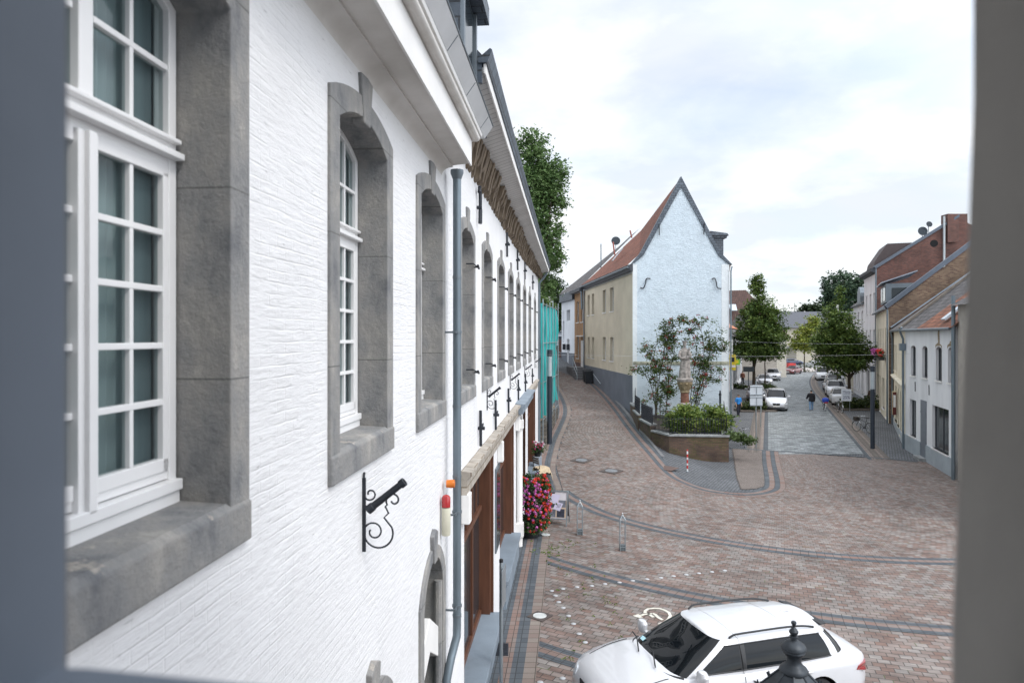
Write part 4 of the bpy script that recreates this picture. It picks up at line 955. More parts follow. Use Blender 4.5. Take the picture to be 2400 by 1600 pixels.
r = MB(); r.quad((5.85, 67.2, 10.78), (5.0, 73.9, 10.75), (12.4, 78, 16.7), (12.3, 72.02, 16.7)); r.build('roof', m_ltile, wh)
w = MB(); w.quad((*HW1, 2.4), (12, 75.5, 2.4), (12, 75.5, 14.5), (*HW1, 10.7)); w.build('end_wall', m_pwh, wh)
for k, (s_, o_) in enumerate(((2.3, .2), (4.4, .2))):
    q = MB(); q.box(.05, s_, 4.9, .3, s_ + .35, 5.5); mapped(q, f_).build('letterbox', m_iron, wh)
# satellite dishes
def dish(name_label, c, r, normal, group=None, mast=1.2):
    t = thing('satellite_dish', name_label, 'satellite dish', (c[0], c[1], c[2] - mast), group=group)
    n_ = Vector(normal).normalized(); rot = n_.to_track_quat('Z', 'Y').to_matrix()
    mb = MB(); prof = [(r * i / 8, .18 * r * (i / 8) ** 2) for i in range(9)]; mb.lathe([(max(.01, a), b) for a, b in prof] + [(r * 1.02, .2 * r), (r * .99, .17 * r)], n=24)
    mb.v = [tuple(rot @ Vector(v) + Vector(c)) for v in mb.v]; mb.build('reflector', M('dish_grey', (.05, .06, .07), .8, var=.05, spec=.1), t, smooth=True)
    q = MB(); q.tube([Vector(c) - n_ * .02, Vector(c) - n_ * .15, (c[0], c[1], c[2] - mast)], .03, 6); q.build('mast', m_zinc, t)
    q = MB(); q.tube([Vector(c) + rot @ Vector((0, -r, .1)), Vector(c) + n_ * r * 1.1 + rot @ Vector((0, -r * .3, 0))], .015, 6); q.build('feed_arm', m_zinc, t)
    return t
dish('dark round satellite dish on the grey tiled roof above the left lane', (10.0, 65.8, 15.45), .42, (-.1, -1, .25), mast=1.0)
dish('larger of the two satellite dishes on the tall brick gable roof', (36.98, 61.5, 15.72), .40, (-.2, -1, .2), mast=.95)
dish('smaller satellite dish above the larger one on the tall brick gable roof', (37.45, 61.3, 16.32), .26, (-.1, -1, .25), mast=1.1)

# ================================================================ far end of the lane
fw_ = thing('white_house', 'white gabled house at the far left end of the lane, behind the scaffold', 'house', (3.2, 50, 2.2))
w = MB(); w.poly([(1.6, 52, 1), (4.15, 66, 1), (4.15, 66, 8.2), (3.9, 64.6, 9.6), (1.6, 52, 11.2)]); w.poly([(-6, 52, 1), (1.6, 52, 1), (1.6, 52, 11.2), (-2, 52, 14), (-6, 52, 11.2)]); w.build('wall', m_pwh, fw_)
gar = thing('garage', 'dark garage door set in a white wall at the end of the left lane', 'garage', (5.2, 78, 4.1))
q = MB(); q.box(2.6, 80, 3.5, 7.0, 80.2, 6.7); q.build('wall', m_pwh, gar); q = MB(); q.box(5.35, 79.95, 4.6, 6.6, 79.99, 6.3); q.build('door', M('dark_door', (.03, .04, .055), .5), gar); q = MB(); q.box(2.6, 79.8, 6.7, 7.2, 82, 6.85); q.build('roof', m_zinc, gar)
gw = thing('garden_wall', 'dark red brick garden wall with a pillar at the end of the left lane', 'wall', (5, 75, 4.0))
q = MB(); q.box(3.9, 75.4, 3.5, 5.35, 75.7, 5.3); q.build('wall', MBR('dark_brick'), gw); q = MB(); q.box(5.15, 75.2, 3.5, 5.55, 75.8, 5.9); q.build('pillar', MBR('dark_brick'), gw)

# ================================================================ planter at the fork
m_oldbr = MBR('old_planter_brick', (.08, .048, .036), (.135, .08, .055), (.08, .07, .055), bw=.23, bh=.075, ms=.01, bump=.7, var=.45, vscale=1.0, moss=((.06, .08, .02), 1.5, .5), stain=((.05, .06, .02), 1.2, .62))
m_cap = M('planter_cap_stone', (.24, .25, .25), .85, var=.3, nscale=4, bump=.3)
PA, PB, PC, PD, PE = (7.35, 36.0), (7.9, 34.3), (10.8, 34.0), (13.6, 43.4), (7.3, 36.0)
pl = thing('brick_planter', 'low old brick planter wall with pale stone capping in front of the pale blue gable', 'planter', (7.9, 34.3, .5))
def wall_run(pts, z0, z1, th, mat, cap, parent, capz=.1):
    for a, b in zip(pts, pts[1:]):
        a, b = Vector((*a, 0)), Vector((*b, 0)); q = MB(); d = (b - a).normalized(); n_ = Vector((-d.y, d.x, 0)) * th
        q.prism([a + Vector((0, 0, z0)), b + Vector((0, 0, z0)), b + n_ + Vector((0, 0, z0)), a + n_ + Vector((0, 0, z0))], (0, 0, z1 - z0)); q.build('wall', mat, parent)
        q = MB(); m_ = n_.normalized() * .05; q.prism([a - m_ + Vector((0, 0, z1)), b - m_ + Vector((0, 0, z1)), b + n_ + m_ + Vector((0, 0, z1)), a + n_ + m_ + Vector((0, 0, z1))], (0, 0, capz)); q.build('capping', cap, parent, bevel=.015)
wall_run([PA, PB, PC, PD], -.1, 1.22, .3, m_oldbr, m_cap, pl)
q = MB(); q.prism([(7.5, 35.9, 1.1), (8.05, 34.5, 1.1), (10.7, 34.25, 1.1), (13.5, 43.5, 1.1), (8, 43.9, 1.1)], (0, 0, .12)); q.build('soil', M('soil', (.05, .04, .03), .95, bump=.5), pl)
for i, (a, b, z_) in enumerate((((7.25, 38.8), (7.35, 36.2), 1.5), ((7.35, 41.4), (7.2, 39.0), 1.72), ((7.55, 43.6), (7.4, 41.6), 1.95))):
    wall_run([a, b], .2, z_, .3, m_oldbr, m_cap, pl)
# iron railing: front run, left stepped run
rl = thing('iron_railing', 'low black iron railing on the brick planter in front of the shrubs', 'railing', (7.9, 34.4, 1.32))
def rail_run(parent, a, b, z0, h, step=.13):
    a, b = Vector((*a, z0)), Vector((*b, z0)); L__ = (b - a).length; n = max(2, int(L__ / step)); q = MB()
    q.beam(a + Vector((0, 0, h - .08)), b + Vector((0, 0, h - .08)), .035, .02); q.beam(a + Vector((0, 0, .1)), b + Vector((0, 0, .1)), .035, .02); q.build('rail', m_iron, parent)
    q = MB()
    for i in range(n + 1):
        p = a.lerp(b, i / n); q.tube([p, p + Vector((0, 0, h - .03)), p + Vector((0, 0, h + .06))], [.016, .016, .003], 5)
    q.build('bars', m_iron, parent)
rail_run(rl, (7.95, 34.5), (10.75, 34.2), 1.3, .85); rail_run(rl, (7.4, 36.1), (7.95, 34.5), 1.3, .85); rail_run(rl, (10.75, 34.2), (13.4, 43.2), 1.3, .85, .18)
rail_run(rl, (7.35, 38.8), (7.45, 36.2), 1.6, .85); rail_run(rl, (7.45, 41.4), (7.3, 39), 1.82, .85); rail_run(rl, (7.9, 43.7), (7.5, 41.6), 2.05, .9)
q = MB(); q.lathe([(.06, 0), (.06, 1.0), (.09, 1.02), (.09, 1.1), (.04, 1.2), (.06, 1.26), (.01, 1.34)], (13.2, 43.3, 1.5), 10); q.build('post', m_iron, rl, smooth=True)
# statue on its column
st = thing('statue', 'weathered stone robed figure with a small child on her arm, under the rose arch', 'statue', (9.62, 38, 1.2))
def stone_col(name, c1, c2): return M(name, c1, .9, var=.3, nscale=7, bump=.5, bscale=30, hue=c2)
m_sts = stone_col('statue_stone', (.20, .18, .165), (.38, .35, .32)); m_cap2 = stone_col('ochre_sandstone', (.20, .15, .08), (.30, .24, .15)); m_rst = stone_col('red_sandstone', (.17, .075, .05), (.24, .11, .075))
cx, cy = 9.62, 38.0
q = MB(); q.lathe([(.27, 1.2), (.25, 2.42)], (cx, cy, 0), 8); q.build('pedestal', m_rst, st)
q = MB(); q.lathe([(.30, 2.40), (.33, 2.44), (.33, 2.5), (.24, 2.56)], (cx, cy, 0), 20); q.build('moulding', m_sts, st, smooth=True)
q = MB(); q.lathe([(.235, 2.55), (.225, 3.12)], (cx, cy, 0), 20); q.build('shaft', m_rst, st, smooth=True)
q = MB(); q.lathe([(.23, 3.11), (.28, 3.14), (.26, 3.2), (.28, 3.3), (.34, 3.42), (.40, 3.6), (.42, 3.72)], (cx, cy, 0), 16)
for i in range(8): th = i * math.pi / 4; q.lathe([(.02, -.06), (.08, 0), (.02, .06)], (cx + .38 * math.cos(th), cy + .38 * math.sin(th), 3.62), 8); q.lathe([(.02, -.1), (.05, 0), (.02, .1)], (cx + .3 * math.cos(th + .4), cy + .3 * math.sin(th + .4), 3.4), 6)
q.build('capital', m_cap2, st, smooth=True)
q = MB(); q.lathe([(.42, 3.73), (.46, 3.8), (.46, 3.88), (.40, 3.93)], (cx, cy, 0), 20, 1, .85); q.build('plinth_slab', m_sts, st, smooth=True)
# robed body: rings with folds, narrowing to waist and shoulders
V = []; F_ = []; rows = [(3.92, .30, .26, 0), (4.05, .31, .26, 0), (4.35, .29, .24, .01), (4.65, .27, .22, .02), (4.9, .25, .2, .03), (5.05, .23, .18, .02), (5.2, .24, .18, .0), (5.38, .26, .18, -.01), (5.5, .24, .16, -.02), (5.57, .16, .12, -.02), (5.6, .085, .085, -.02), (5.66, .075, .08, -.02)]
n = 40
for j, (z, rx, ry, ox) in enumerate(rows):
    for i in range(n):
        th = 2 * math.pi * i / n; fold = 1 + (.10 * math.sin(th * 7 + z * 1.6) + .05 * math.sin(th * 11 - z * 3)) * max(0, min(1, (5.15 - z) / .6 + .15)) * (0 if j > 9 else 1)
        V.append((cx + ox + rx * fold * math.cos(th), cy + ry * fold * math.sin(th), z))
for j in range(len(rows) - 1):
    for i in range(n): F_.append((j * n + i, j * n + (i + 1) % n, (j + 1) * n + (i + 1) % n, (j + 1) * n + i))
q = MB(); q.add(V, F_)
q.lathe([(.01, -.15), (.07, -.12), (.105, -.03), (.11, .04), (.09, .11), (.05, .145), (.01, .15)], (cx - .02, cy - .02, 5.78), 14, .9, 1); q.lathe([(.012, -.03), (.02, 0), (.01, .03)], (cx - .02, cy - .12, 5.77), 6)
q.tube([(cx - .24, cy - .02, 5.42), (cx - .33, cy - .06, 5.18), (cx - .26, cy - .2, 5.02), (cx - .05, cy - .27, 5.05)], [.085, .08, .07, .04], 10)
q.tube([(cx + .20, cy - .02, 5.42), (cx + .30, cy - .1, 5.2), (cx + .22, cy - .24, 5.1), (cx + .1, cy - .28, 5.12)], [.08, .08, .065, .04], 10)
q.tube([(cx + .18, cy - .22, 5.12), (cx + .2, cy - .22, 5.32), (cx + .2, cy - .2, 5.46)], [.09, .085, .04], 10); q.lathe([(.01, -.08), (.06, -.05), (.07, .01), (.05, .06), (.01, .08)], (cx + .2, cy - .2, 5.55), 10)
q.tube([(cx + .12, cy - .25, 5.15), (cx + .05, cy - .32, 5.02), (cx + .04, cy - .3, 4.9)], [.05, .04, .03], 8)
q.build('figure', m_sts, st, smooth=True, ang=180)
q = MB(); q.lathe([(.115, 5.86), (.12, 5.93), (.15, 6.0), (.13, 6.0), (.1, 5.9)], (cx - .02, cy - .02, 0), 10); q.build('crown', m_sts, st)
# climbing roses: stems, leaves, red blooms
def rose(label, stems, seed, nleaf, nfl):
    rng = random.Random(seed); base = stems[0][0]; t = thing('climbing_rose', label, 'rose bush', base)
    mb = MB(); cl = []; tips = []
    for s_ in stems:
        pp = smooth_path([Vector(p) for p in s_], 5); mb.tube(pp, [.028 * (1 - .7 * i / len(pp)) for i in range(len(pp))], 6)
        for i in range(2, len(pp)):
            if rng.random() < .85:
                a = pp[i]; d = Vector((rng.uniform(-1, 1), rng.uniform(-.5, .2), rng.uniform(-.25, 1))).normalized() * rng.uniform(.25, .85)
                mb.tube([a, a + d * .5 + Vector((0, 0, .05)), a + d], [.012, .009, .005], 4)
                for k in range(4): cl.append(tuple(a + d * rng.uniform(.35, 1.15)))
                tips.append(a + d)
    mb.build('stems', M('rose_stem', (.07, .055, .04), .9), t)
    rng.shuffle(cl)
    leaf_cloud(cl[:int(nleaf * 1.3)], 22, .06, .26, rng).build('foliage', MLEAF('rose_leaves', [(.014, .030, .010), (.035, .065, .018), (.07, .115, .03), (.12, .14, .045)]), t)
    m_fl = M('red_rose_petals', (.26, .012, .014), .6, var=.5, nscale=6)
    for _ in range(nfl):
        fl = MB(); c = rng.choice(tips) + Vector((rng.uniform(-.12, .12), rng.uniform(-.2, 0), rng.uniform(-.1, .12)))
        for k in range(rng.choice((3, 5, 8))):
            e = c + Vector((rng.gauss(0, .07), rng.gauss(0, .06), rng.gauss(0, .06))); r_ = rng.uniform(.025, .042)
            fl.lathe([(.3 * r_, -.6 * r_), (r_, -.1 * r_), (.9 * r_, .5 * r_), (.3 * r_, .7 * r_)], e, 6)
        fl.build('bloom', m_fl, t, smooth=True)
def pz(u, v, y): return tuple(P(u, v, y))
YR = 41.0
rose('climbing rose with red blooms on the left of the stone statue', [
    [(8.6, YR, 1.3), pz(1537, 900, YR), pz(1528, 850, YR), pz(1512, 815, YR)], [(8.6, YR, 1.3), pz(1545, 890, YR), pz(1556, 830, YR), pz(1560, 790, YR), pz(1575, 770, YR), pz(1600, 758, YR)],
    [(8.7, YR, 1.3), pz(1528, 910, YR), pz(1515, 885, YR), pz(1503, 862, YR)], [(9.2, YR, 1.3), pz(1566, 900, YR), pz(1565, 850, YR), pz(1560, 810, YR), pz(1545, 790, YR)],
    [(8.7, YR, 1.3), pz(1540, 880, YR), pz(1532, 842, YR), pz(1542, 800, YR), pz(1570, 775, YR)], [(8.9, YR, 1.3), pz(1550, 930, YR), pz(1575, 925, YR), pz(1585, 918, YR)], [(9.2, YR, 1.3), pz(1570, 870, YR), pz(1580, 830, YR), pz(1583, 800, YR)]], 11, 230, 42)
rose('climbing rose with red blooms arching over the right of the stone statue', [
    [(10.6, YR, 1.3), pz(1630, 900, YR), pz(1648, 840, YR), pz(1648, 800, YR), pz(1640, 770, YR), pz(1612, 758, YR)], [(10.8, YR, 1.3), pz(1640, 900, YR), pz(1660, 885, YR), pz(1690, 893, YR)],
    [(10.6, YR, 1.3), pz(1625, 870, YR), pz(1632, 820, YR), pz(1625, 790, YR), pz(1612, 770, YR)], [(10.9, YR, 1.3), pz(1650, 880, YR), pz(1662, 830, YR), pz(1662, 790, YR), pz(1655, 775, YR)],
    [(10.8, YR, 1.3), pz(1648, 870, YR), pz(1660, 845, YR), pz(1672, 825, YR), pz(1690, 820, YR), pz(1700, 826, YR)], [(10.9, YR, 1.3), pz(1655, 895, YR), pz(1668, 880, YR), pz(1650, 850, YR)]], 12, 175, 46)
GRN = [(.018, .04, .008), (.06, .115, .02), (.15, .21, .04), (.27, .31, .08)]
shrub('leafy_shrub', 'yellow green shrub on the left behind the planter railing', (8.8, 35.4, 1.2), [(8.9, 35.4, 1.95, .95, .7, .75), (8.3, 35.7, 1.75, .5, .6, .5)], 110, 32, .07, .26, GRN, 21, group='shrubs in the brick planter')
shrub('leafy_shrub', 'bright green shrub on the right behind the planter railing', (10.5, 35.8, 1.2), [(10.3, 35.6, 1.95, .8, .8, .8), (11.0, 36.0, 1.9, .65, .8, .75)], 120, 32, .075, .26, GRN, 22, group='shrubs in the brick planter')
shrub('leafy_shrub', 'green branch of a shrub spilling over the right corner of the planter', (11.1, 34.5, 1.2), [(11.15, 34.3, 1.25, .45, .3, .22), (11.75, 34.2, 1.05, .5, .25, .16)], 40, 24, .075, .17, [(.03, .05, .015), (.07, .11, .035), (.13, .18, .07)], 23, group='shrubs in the brick planter')
# ================================================================ RIGHT-HAND ROW (facades face left, towards the street)
m_wwall = M('chalky_white_render', (.68, .69, .71), .85, var=.14, nscale=1.2, stretch=(1, 1, .25), bump=.15, bscale=20, hue=(.76, .77, .78))
m_gplin = M('grey_rendered_plinth', (.30, .34, .37), .85, var=.15, nscale=1.2)
m_cream = M('cream_render', (.62, .575, .46), .85, var=.1, nscale=.8, hue=(.70, .655, .54))
m_creamy = M('yellow_cream_render', (.63, .58, .45), .85, var=.14, nscale=1, hue=(.7, .65, .52))
m_rbrick = MBR('dark_red_brick', (.085, .032, .026), (.16, .062, .045), (.11, .09, .08), bw=.23, bh=.075, ms=.010, bump=.5, var=.35, vscale=.7)
m_ybrick = MBR('mottled_brown_brick', (.10, .05, .032), (.24, .16, .10), (.16, .13, .10), bw=.23, bh=.075, ms=.012, bump=.5, var=.4, vscale=.6, bias=-.1)
m_otile = MBR('orange_roof_tiles', (.19, .068, .038), (.33, .13, .07), (.08, .04, .025), bw=.24, bh=.30, ms=.02, bump=1.0, var=.4, vscale=1.2, bdist=.06, offset=0)
m_reveal = m_dglass
# near white house
R1a, R1b = (19.46, 30.0), (21.92, 38.05)
h = thing('white_rendered_house', 'low white house with arched upper windows, shop window and orange tiled roof on the right', 'house', (*R1a, 0))
def s1(y): return (y - 30.0) * 1.0456
upr = [(s1(a), s1(b), 4.15, 5.62, .14) for a, b in ((36.0, 36.95), (33.95, 34.85), (31.75, 32.65), (30.1, 30.9))]
lwr = [(s1(35.95), s1(37.15), .9, 2.85, .0), (s1(34.1), s1(35.05), .12, 3.0, 0), (s1(30.8), s1(33.2), .85, 2.92, 0)]
facade(h, R1a, R1b, -1, -.3, 6.6, upr + [lwr[0], lwr[2]], m_wwall, M('dark_window_frame', (.06, .065, .075), .5), depth=.13, sill=m_trim, name='front_wall', wname='window')
f_, L_ = frame_of(R1a, R1b, -1)
q = MB(); q.box(0, lwr[1][0], .1, .03, lwr[1][1], 3.0); q.box(.03, lwr[1][0], 2.35, .045, lwr[1][1], 2.42); mapped(q, f_).build('door', M('grey_door', (.13, .15, .18), .5), h)
q = MB(); q.box(0, lwr[1][0] - .1, 0, .35, lwr[1][1] + .1, .14); mapped(q, f_).build('doorstep', m_cap, h)
q = MB(); q.box(0, -.1, -.3, .06, lwr[1][0] - .02, .82); mapped(q, f_).build('plinth', m_gplin, h)
q = MB(); q.box(0, lwr[1][1] + .02, -.3, .06, L_, .82); mapped(q, f_).build('plinth', m_gplin, h)
for w_ in upr:
    c = (w_[0] + w_[1]) / 2
m_spall = M('bare_plaster', (.26, .20, .13), .95, var=.4, nscale=6, bump=.6)
for s_, zt, hh, ww in ((s1(32.2), 5.75, .78, .17), (s1(30.5), 5.75, .25, .2)):
    q = MB(); pts = [(.006, s_ - .5, zt - .1), (.006, s_ - .48, zt + .06), (.006, s_ - ww, zt + .14), (.006, s_ - ww * .7, zt + hh), (.006, s_ + ww * .4, zt + hh + .04), (.006, s_ + ww, zt + hh * .8), (.006, s_ + ww * .6, zt + .2), (.006, s_ + .5, zt + .08), (.006, s_ + .52, zt - .08), (.006, s_ + .3, zt + .04), (.006, s_ - .3, zt + .04)]
    q.poly(pts); mapped(q, f_).build('bare_patch', m_spall, h)
for s_ in (s1(36), s1(33.6)):
    q = MB(); q.tube([(.03, s_, 3.35), (.03, s_ + .02, 3.85)], .02, 6); mapped(q, f_).build('wall_anchor', m_iron, h)
q = MB(); q.tube([(.25, -.2, 6.58), (.25, L_ - .3, 6.58)], .07, 10); mapped(q, f_).build('gutter', m_zinc, h, smooth=True)
q = MB(); q.tube([(.25, L_ - .35, 6.75), (.3, L_ - .2, 6.5), (.12, L_ - .05, 6.1), (.12, L_ - .05, 0)], .06, 10); q.box(.02, L_ - .2, 5.45, .3, L_ + .1, 5.85); mapped(q, f_).build('downpipe', m_pipe, h, smooth=True)
r = MB(); ra, rb = f_(.3, -.6, 6.62), f_(.3, L_, 6.62); rc, rd = f_(-4.4, L_, 10.6), f_(-4.4, -.6, 10.6)
rm, rn = ra.lerp(rb, .62), rd.lerp(rc, .50); r.quad(ra, rm, rn, rd); r.cur = 1; r.quad(rm, rb, rc, rn); r.cur = 0; r.quad(rd, rc, f_(-8.8, L_, 6.6), f_(-8.8, -.6, 6.6)); rf = r.build('roof', [m_otile, m_ltile], h)
q = MB(); q.beam(f_(.1, 1.3, 7.0) , f_(-2.3, 1.3, 9.05), .09, .5, up=tuple((rb - ra).normalized())); q.build('roof_window', M('roof_window_glass'), rf)
q = MB(); q.beam(f_(.3, L_, 6.72), f_(-4.4, L_, 10.72), .28, .1); q.build('verge', M('old_mortar', (.16, .14, .12), .9, var=.3, nscale=4), rf)
q = MB(); q.poly([f_(0, 0, -.3), f_(-8, 0, -.3), f_(-8, 0, 6.6), f_(-4.4, 0, 10.5), f_(0, 0, 6.6)]); q.build('side_wall', m_wwall, h)
# next house to the right, mostly behind the window jamb
h = thing('beige_house', 'strip of beige house wall and grey pipe beside the right window jamb', 'house', (19.3, 29.6, 0))
q = MB(); q.quad((19.33, 29.6, -.3), (16.9, 21, -.3), (16.9, 21, 7.6), (19.33, 29.6, 7.6)); q.quad((19.33, 29.6, -.3), (26, 28, -.3), (26, 28, 7.6), (19.33, 29.6, 7.6)); q.build('wall', M('beige_render', (.38, .35, .31), .9), h)
q = MB(); q.tube([(19.2, 29.7, 8), (19.2, 29.7, 0)], .08, 10); q.build('downpipe', m_pipe, h, smooth=True)
q = MB(); q.quad((19.0, 29.7, 7.55), (16.6, 21, 7.55), (20, 20.5, 9.6), (22.6, 29, 9.6)); q.build('roof', m_ltile, h)
# yellow low house
R2a, R2b = R1b, (27.4, 49.0)
h = thing('yellow_cream_house', 'low yellow cream house with shop doors and a moulded ledge, beyond the low white house', 'house', (*R2a, 0))
L2 = math.hypot(R2b[0] - R2a[0], R2b[1] - R2a[1])
up = [(2.6, 3.3, 3.9, 5.6, .12), (8.2, 8.9, 3.9, 5.6, .1), (9.6, 10.3, 3.9, 5.6, .1), (10.9, 11.6, 3.9, 5.6, .1)]
lo = [(1.2, 2.4, .8, 2.9), (3.6, 4.8, .2, 2.9), (5.8, 7.2, .5, 2.9), (8.4, 10.4, .5, 2.9)]
facade(h, R2a, R2b, -1, -.3, 6.6, up + lo, m_creamy, m_wood, depth=.16, sill=m_cream, name='front_wall')
f_, L_ = frame_of(R2a, R2b, -1)
q = MB(); q.prism([(0, 0, 3.25), (.16, 0, 3.35), (.22, 0, 3.5), (.16, 0, 3.56), (0, 0, 3.6)], (0, L_, 0)); mapped(q, f_).build('ledge', m_cream, h)
q = MB(); q.box(0, 0, -.3, .05, L_, .5); mapped(q, f_).build('plinth', m_gplin, h)
q = MB(); q.tube([(.22, 0, 6.62), (.22, L_ + .2, 6.62)], .07, 8); mapped(q, f_).build('gutter', m_zinc, h, smooth=True)
q = MB(); q.tube([(.2, L_ - .3, 6.6), (.1, L_ - .1, 6.1), (.1, L_ - .1, 0)], .06, 8); mapped(q, f_).build('downpipe', m_pipe, h, smooth=True)
r = MB(); r.quad(f_(.3, 0.02, 6.66), f_(.3, L_, 6.66), f_(-5.2, L_, 11.0), f_(-5.2, 0, 11.0)); r.quad(f_(-5.2, 0, 11.0), f_(-5.2, L_, 11.0), f_(-10, L_, 6.6), f_(-10, 0, 6.6)); r.build('roof', m_ltile, h)
q = MB(); q.beam(f_(.2, L_ - .35, 6.9), f_(-5.0, L_ - .35, 11.0), .7, .08); q.build('flashing', M('pale_zinc', (.30, .36, .42), .45, .4, var=.1), h)
# cream house with mottled brick gable
R3a, R3b = (27.1, 49.1), (33.0, 61.9)
h = thing('cream_house', 'cream house with mottled brown brick gable end and slate dormer, right of the street tree', 'house', (*R3a, 0))
up = [(s_, s_ + .95, 4.75, 6.9) for s_ in (2.6, 5.0, 7.4, 9.8)]
lo = [(1.0, 2.6, .2, 3.0), (4.0, 6.4, .6, 3.0), (7.6, 8.8, .1, 3.0), (10, 12.6, .6, 3.0)]
facade(h, R3a, R3b, -1, -.3, 8.25, up + lo, m_cream, m_wood, depth=.3, name='front_wall', sill=m_trim)
f_, L_ = frame_of(R3a, R3b, -1)
gd = Vector((.93, -.28, 0)).normalized()
def gx(o, z, y=None): p = Vector((*R3a, 0)) + gd * o; return (p.x, p.y, z)
q = MB(); q.poly([gx(0, -.3), gx(0, 8.3), gx(5.9, 13.1), gx(11.5, 8.3), gx(11.5, -.3)]); q.build('gable_wall', m_ybrick, h)
q = MB(); q.prism([gx(-.15, 8.25), gx(5.9, 13.2), gx(5.9, 13.6), gx(-.3, 8.5)], (.18, .5, 0)); q.v = [(x, y - .1, z) for x, y, z in q.v]; q.build('verge', M('dark_metal_verge', (.10, .12, .15), .5, .4), h)
r = MB(); r.quad(gx(-.3, 8.35), f_(.35, L_, 8.3), (38.3, 59.6, 13.2), gx(5.9, 13.3)); r.build('roof', m_slate, h)
q = MB(); q.tube([(.28, -.1, 8.25), (.28, L_, 8.25)], .07, 8); mapped(q, f_).build('gutter', m_zinc, h, smooth=True)
q = MB(); q.tube([(.1, -.05, 8.2), (.1, -.05, 0)], .06, 8); mapped(q, f_).build('downpipe', m_pipe, h, smooth=True)
d = MB(); d.box(-2.6, 4.2, 8.9, -.1, 9.5, 10.35); dm = mapped(d, f_).build('dormer', m_zinc, h)
d = MB(); d.prism([(.25, 3.9, 10.35), (.25, 9.8, 10.35), (-2.2, 9.8, 11.2), (-2.2, 3.9, 11.2)], (0, 0, .08)); mapped(d, f_).build('dormer_roof', M('pale_slate', (.30, .34, .40), .4), dm)
for s_ in (4.5, 7.2): d = MB(); d.box(-.1, s_, 9.05, -.07, s_ + 2.0, 10.15); mapped(d, f_).build('dormer_window', m_dglass, dm)
d = MB(); d.box(-1.9, 4.14, 9.1, -.5, 4.19, 10.0); mapped(d, f_).build('dormer_window', m_dglass, dm)
# tall brick gable house
R4a, R4b = (33.1, 62.0), (35.75, 69.3)
h = thing('tall_brick_house', 'tall dark red brick gable house with white panelled front, a chimney at its ridge', 'house', (*R4a, 0))
up = [(s_, s_ + .9, z, z + 1.9) for s_ in (.9, 3.2, 5.6) for z in (5.0, 8.4)] + [(1, 3, .6, 3), (4, 6.5, .6, 3)]
facade(h, R4a, R4b, -1, -.3, 12.2, up, m_wwall, m_wood, depth=.12, name='front_wall', sill=m_trim)
f_, L_ = frame_of(R4a, R4b, -1)
gd = Vector((.96, -.25, 0)).normalized()
def gx(o, z): p = Vector((*R4a, 0)) + gd * o; return (p.x, p.y, z)
q = MB(); q.poly([gx(0, -.3), gx(0, 12.45), gx(6.6, 16.75), gx(13, 12.4), gx(13, -.3)]); q.build('gable_wall', m_rbrick, h)
q = MB(); q.prism([gx(-.1, 12.4), gx(6.6, 16.8), gx(6.6, 17.05), gx(-.25, 12.6)], (.1, .45, 0)); q.v = [(x, y - .1, z) for x, y, z in q.v]; q.build('verge', M('dark_metal_verge'), h)
r = MB(); r.quad(gx(-.3, 12.3), f_(.4, L_, 12.2), (42.0, 67, 16.7), gx(6.6, 16.85)); rf = r.build('roof', m_slate, h)
q = MB(); p = gx(5.6, 0); q.box(p[0], p[1] - .25, 14.6, p[0] + 1.75, p[1] + .7, 17.1); q.build('chimney', m_rbrick, rf)
q = MB(); p = gx(5.35, 0); q.tube([(p[0], p[1] - .18, 16.9), (p[0], p[1] - .18, 9.0)], .09, 10); q.build('flue_pipe', M('pale_pipe', (.40, .44, .46), .5), h, smooth=True)
q = MB(); p = gx(4.65, 14.55); n_ = 20; q.poly([(p[0] + .32 * math.cos(2 * math.pi * i / n_) * .96, p[1] - .012 - .25 * .32 * math.cos(2 * math.pi * i / n_), p[2] + .32 * math.sin(2 * math.pi * i / n_)) for i in range(n_)]); q.build('round_opening', M('black_void', (.006, .006, .007), .9), h)
q = MB(); q.prism([(.0, -.02, 12.0), (.45, -.02, 12.2), (.5, -.02, 12.45), (0, -.02, 12.5)], (0, L_ + .1, 0)); mapped(q, f_).build('eave_board', M('dark_eave'), h)
d = MB(); d.prism([(.15, .8, 12.5), (.0, .8, 13.2), (-1.0, .8, 14.75), (-3.6, .8, 14.75), (-3.6, .8, 12.5)], (0, 4.6, 0)); mapped(d, f_).build('dormer', M('brown_slate', (.06, .045, .045), .7), h)
q = MB(); q.tube([gx(-.05, 12.4), gx(-.05, 0)], .07, 8); q.build('downpipe', m_pipe, h, smooth=True)
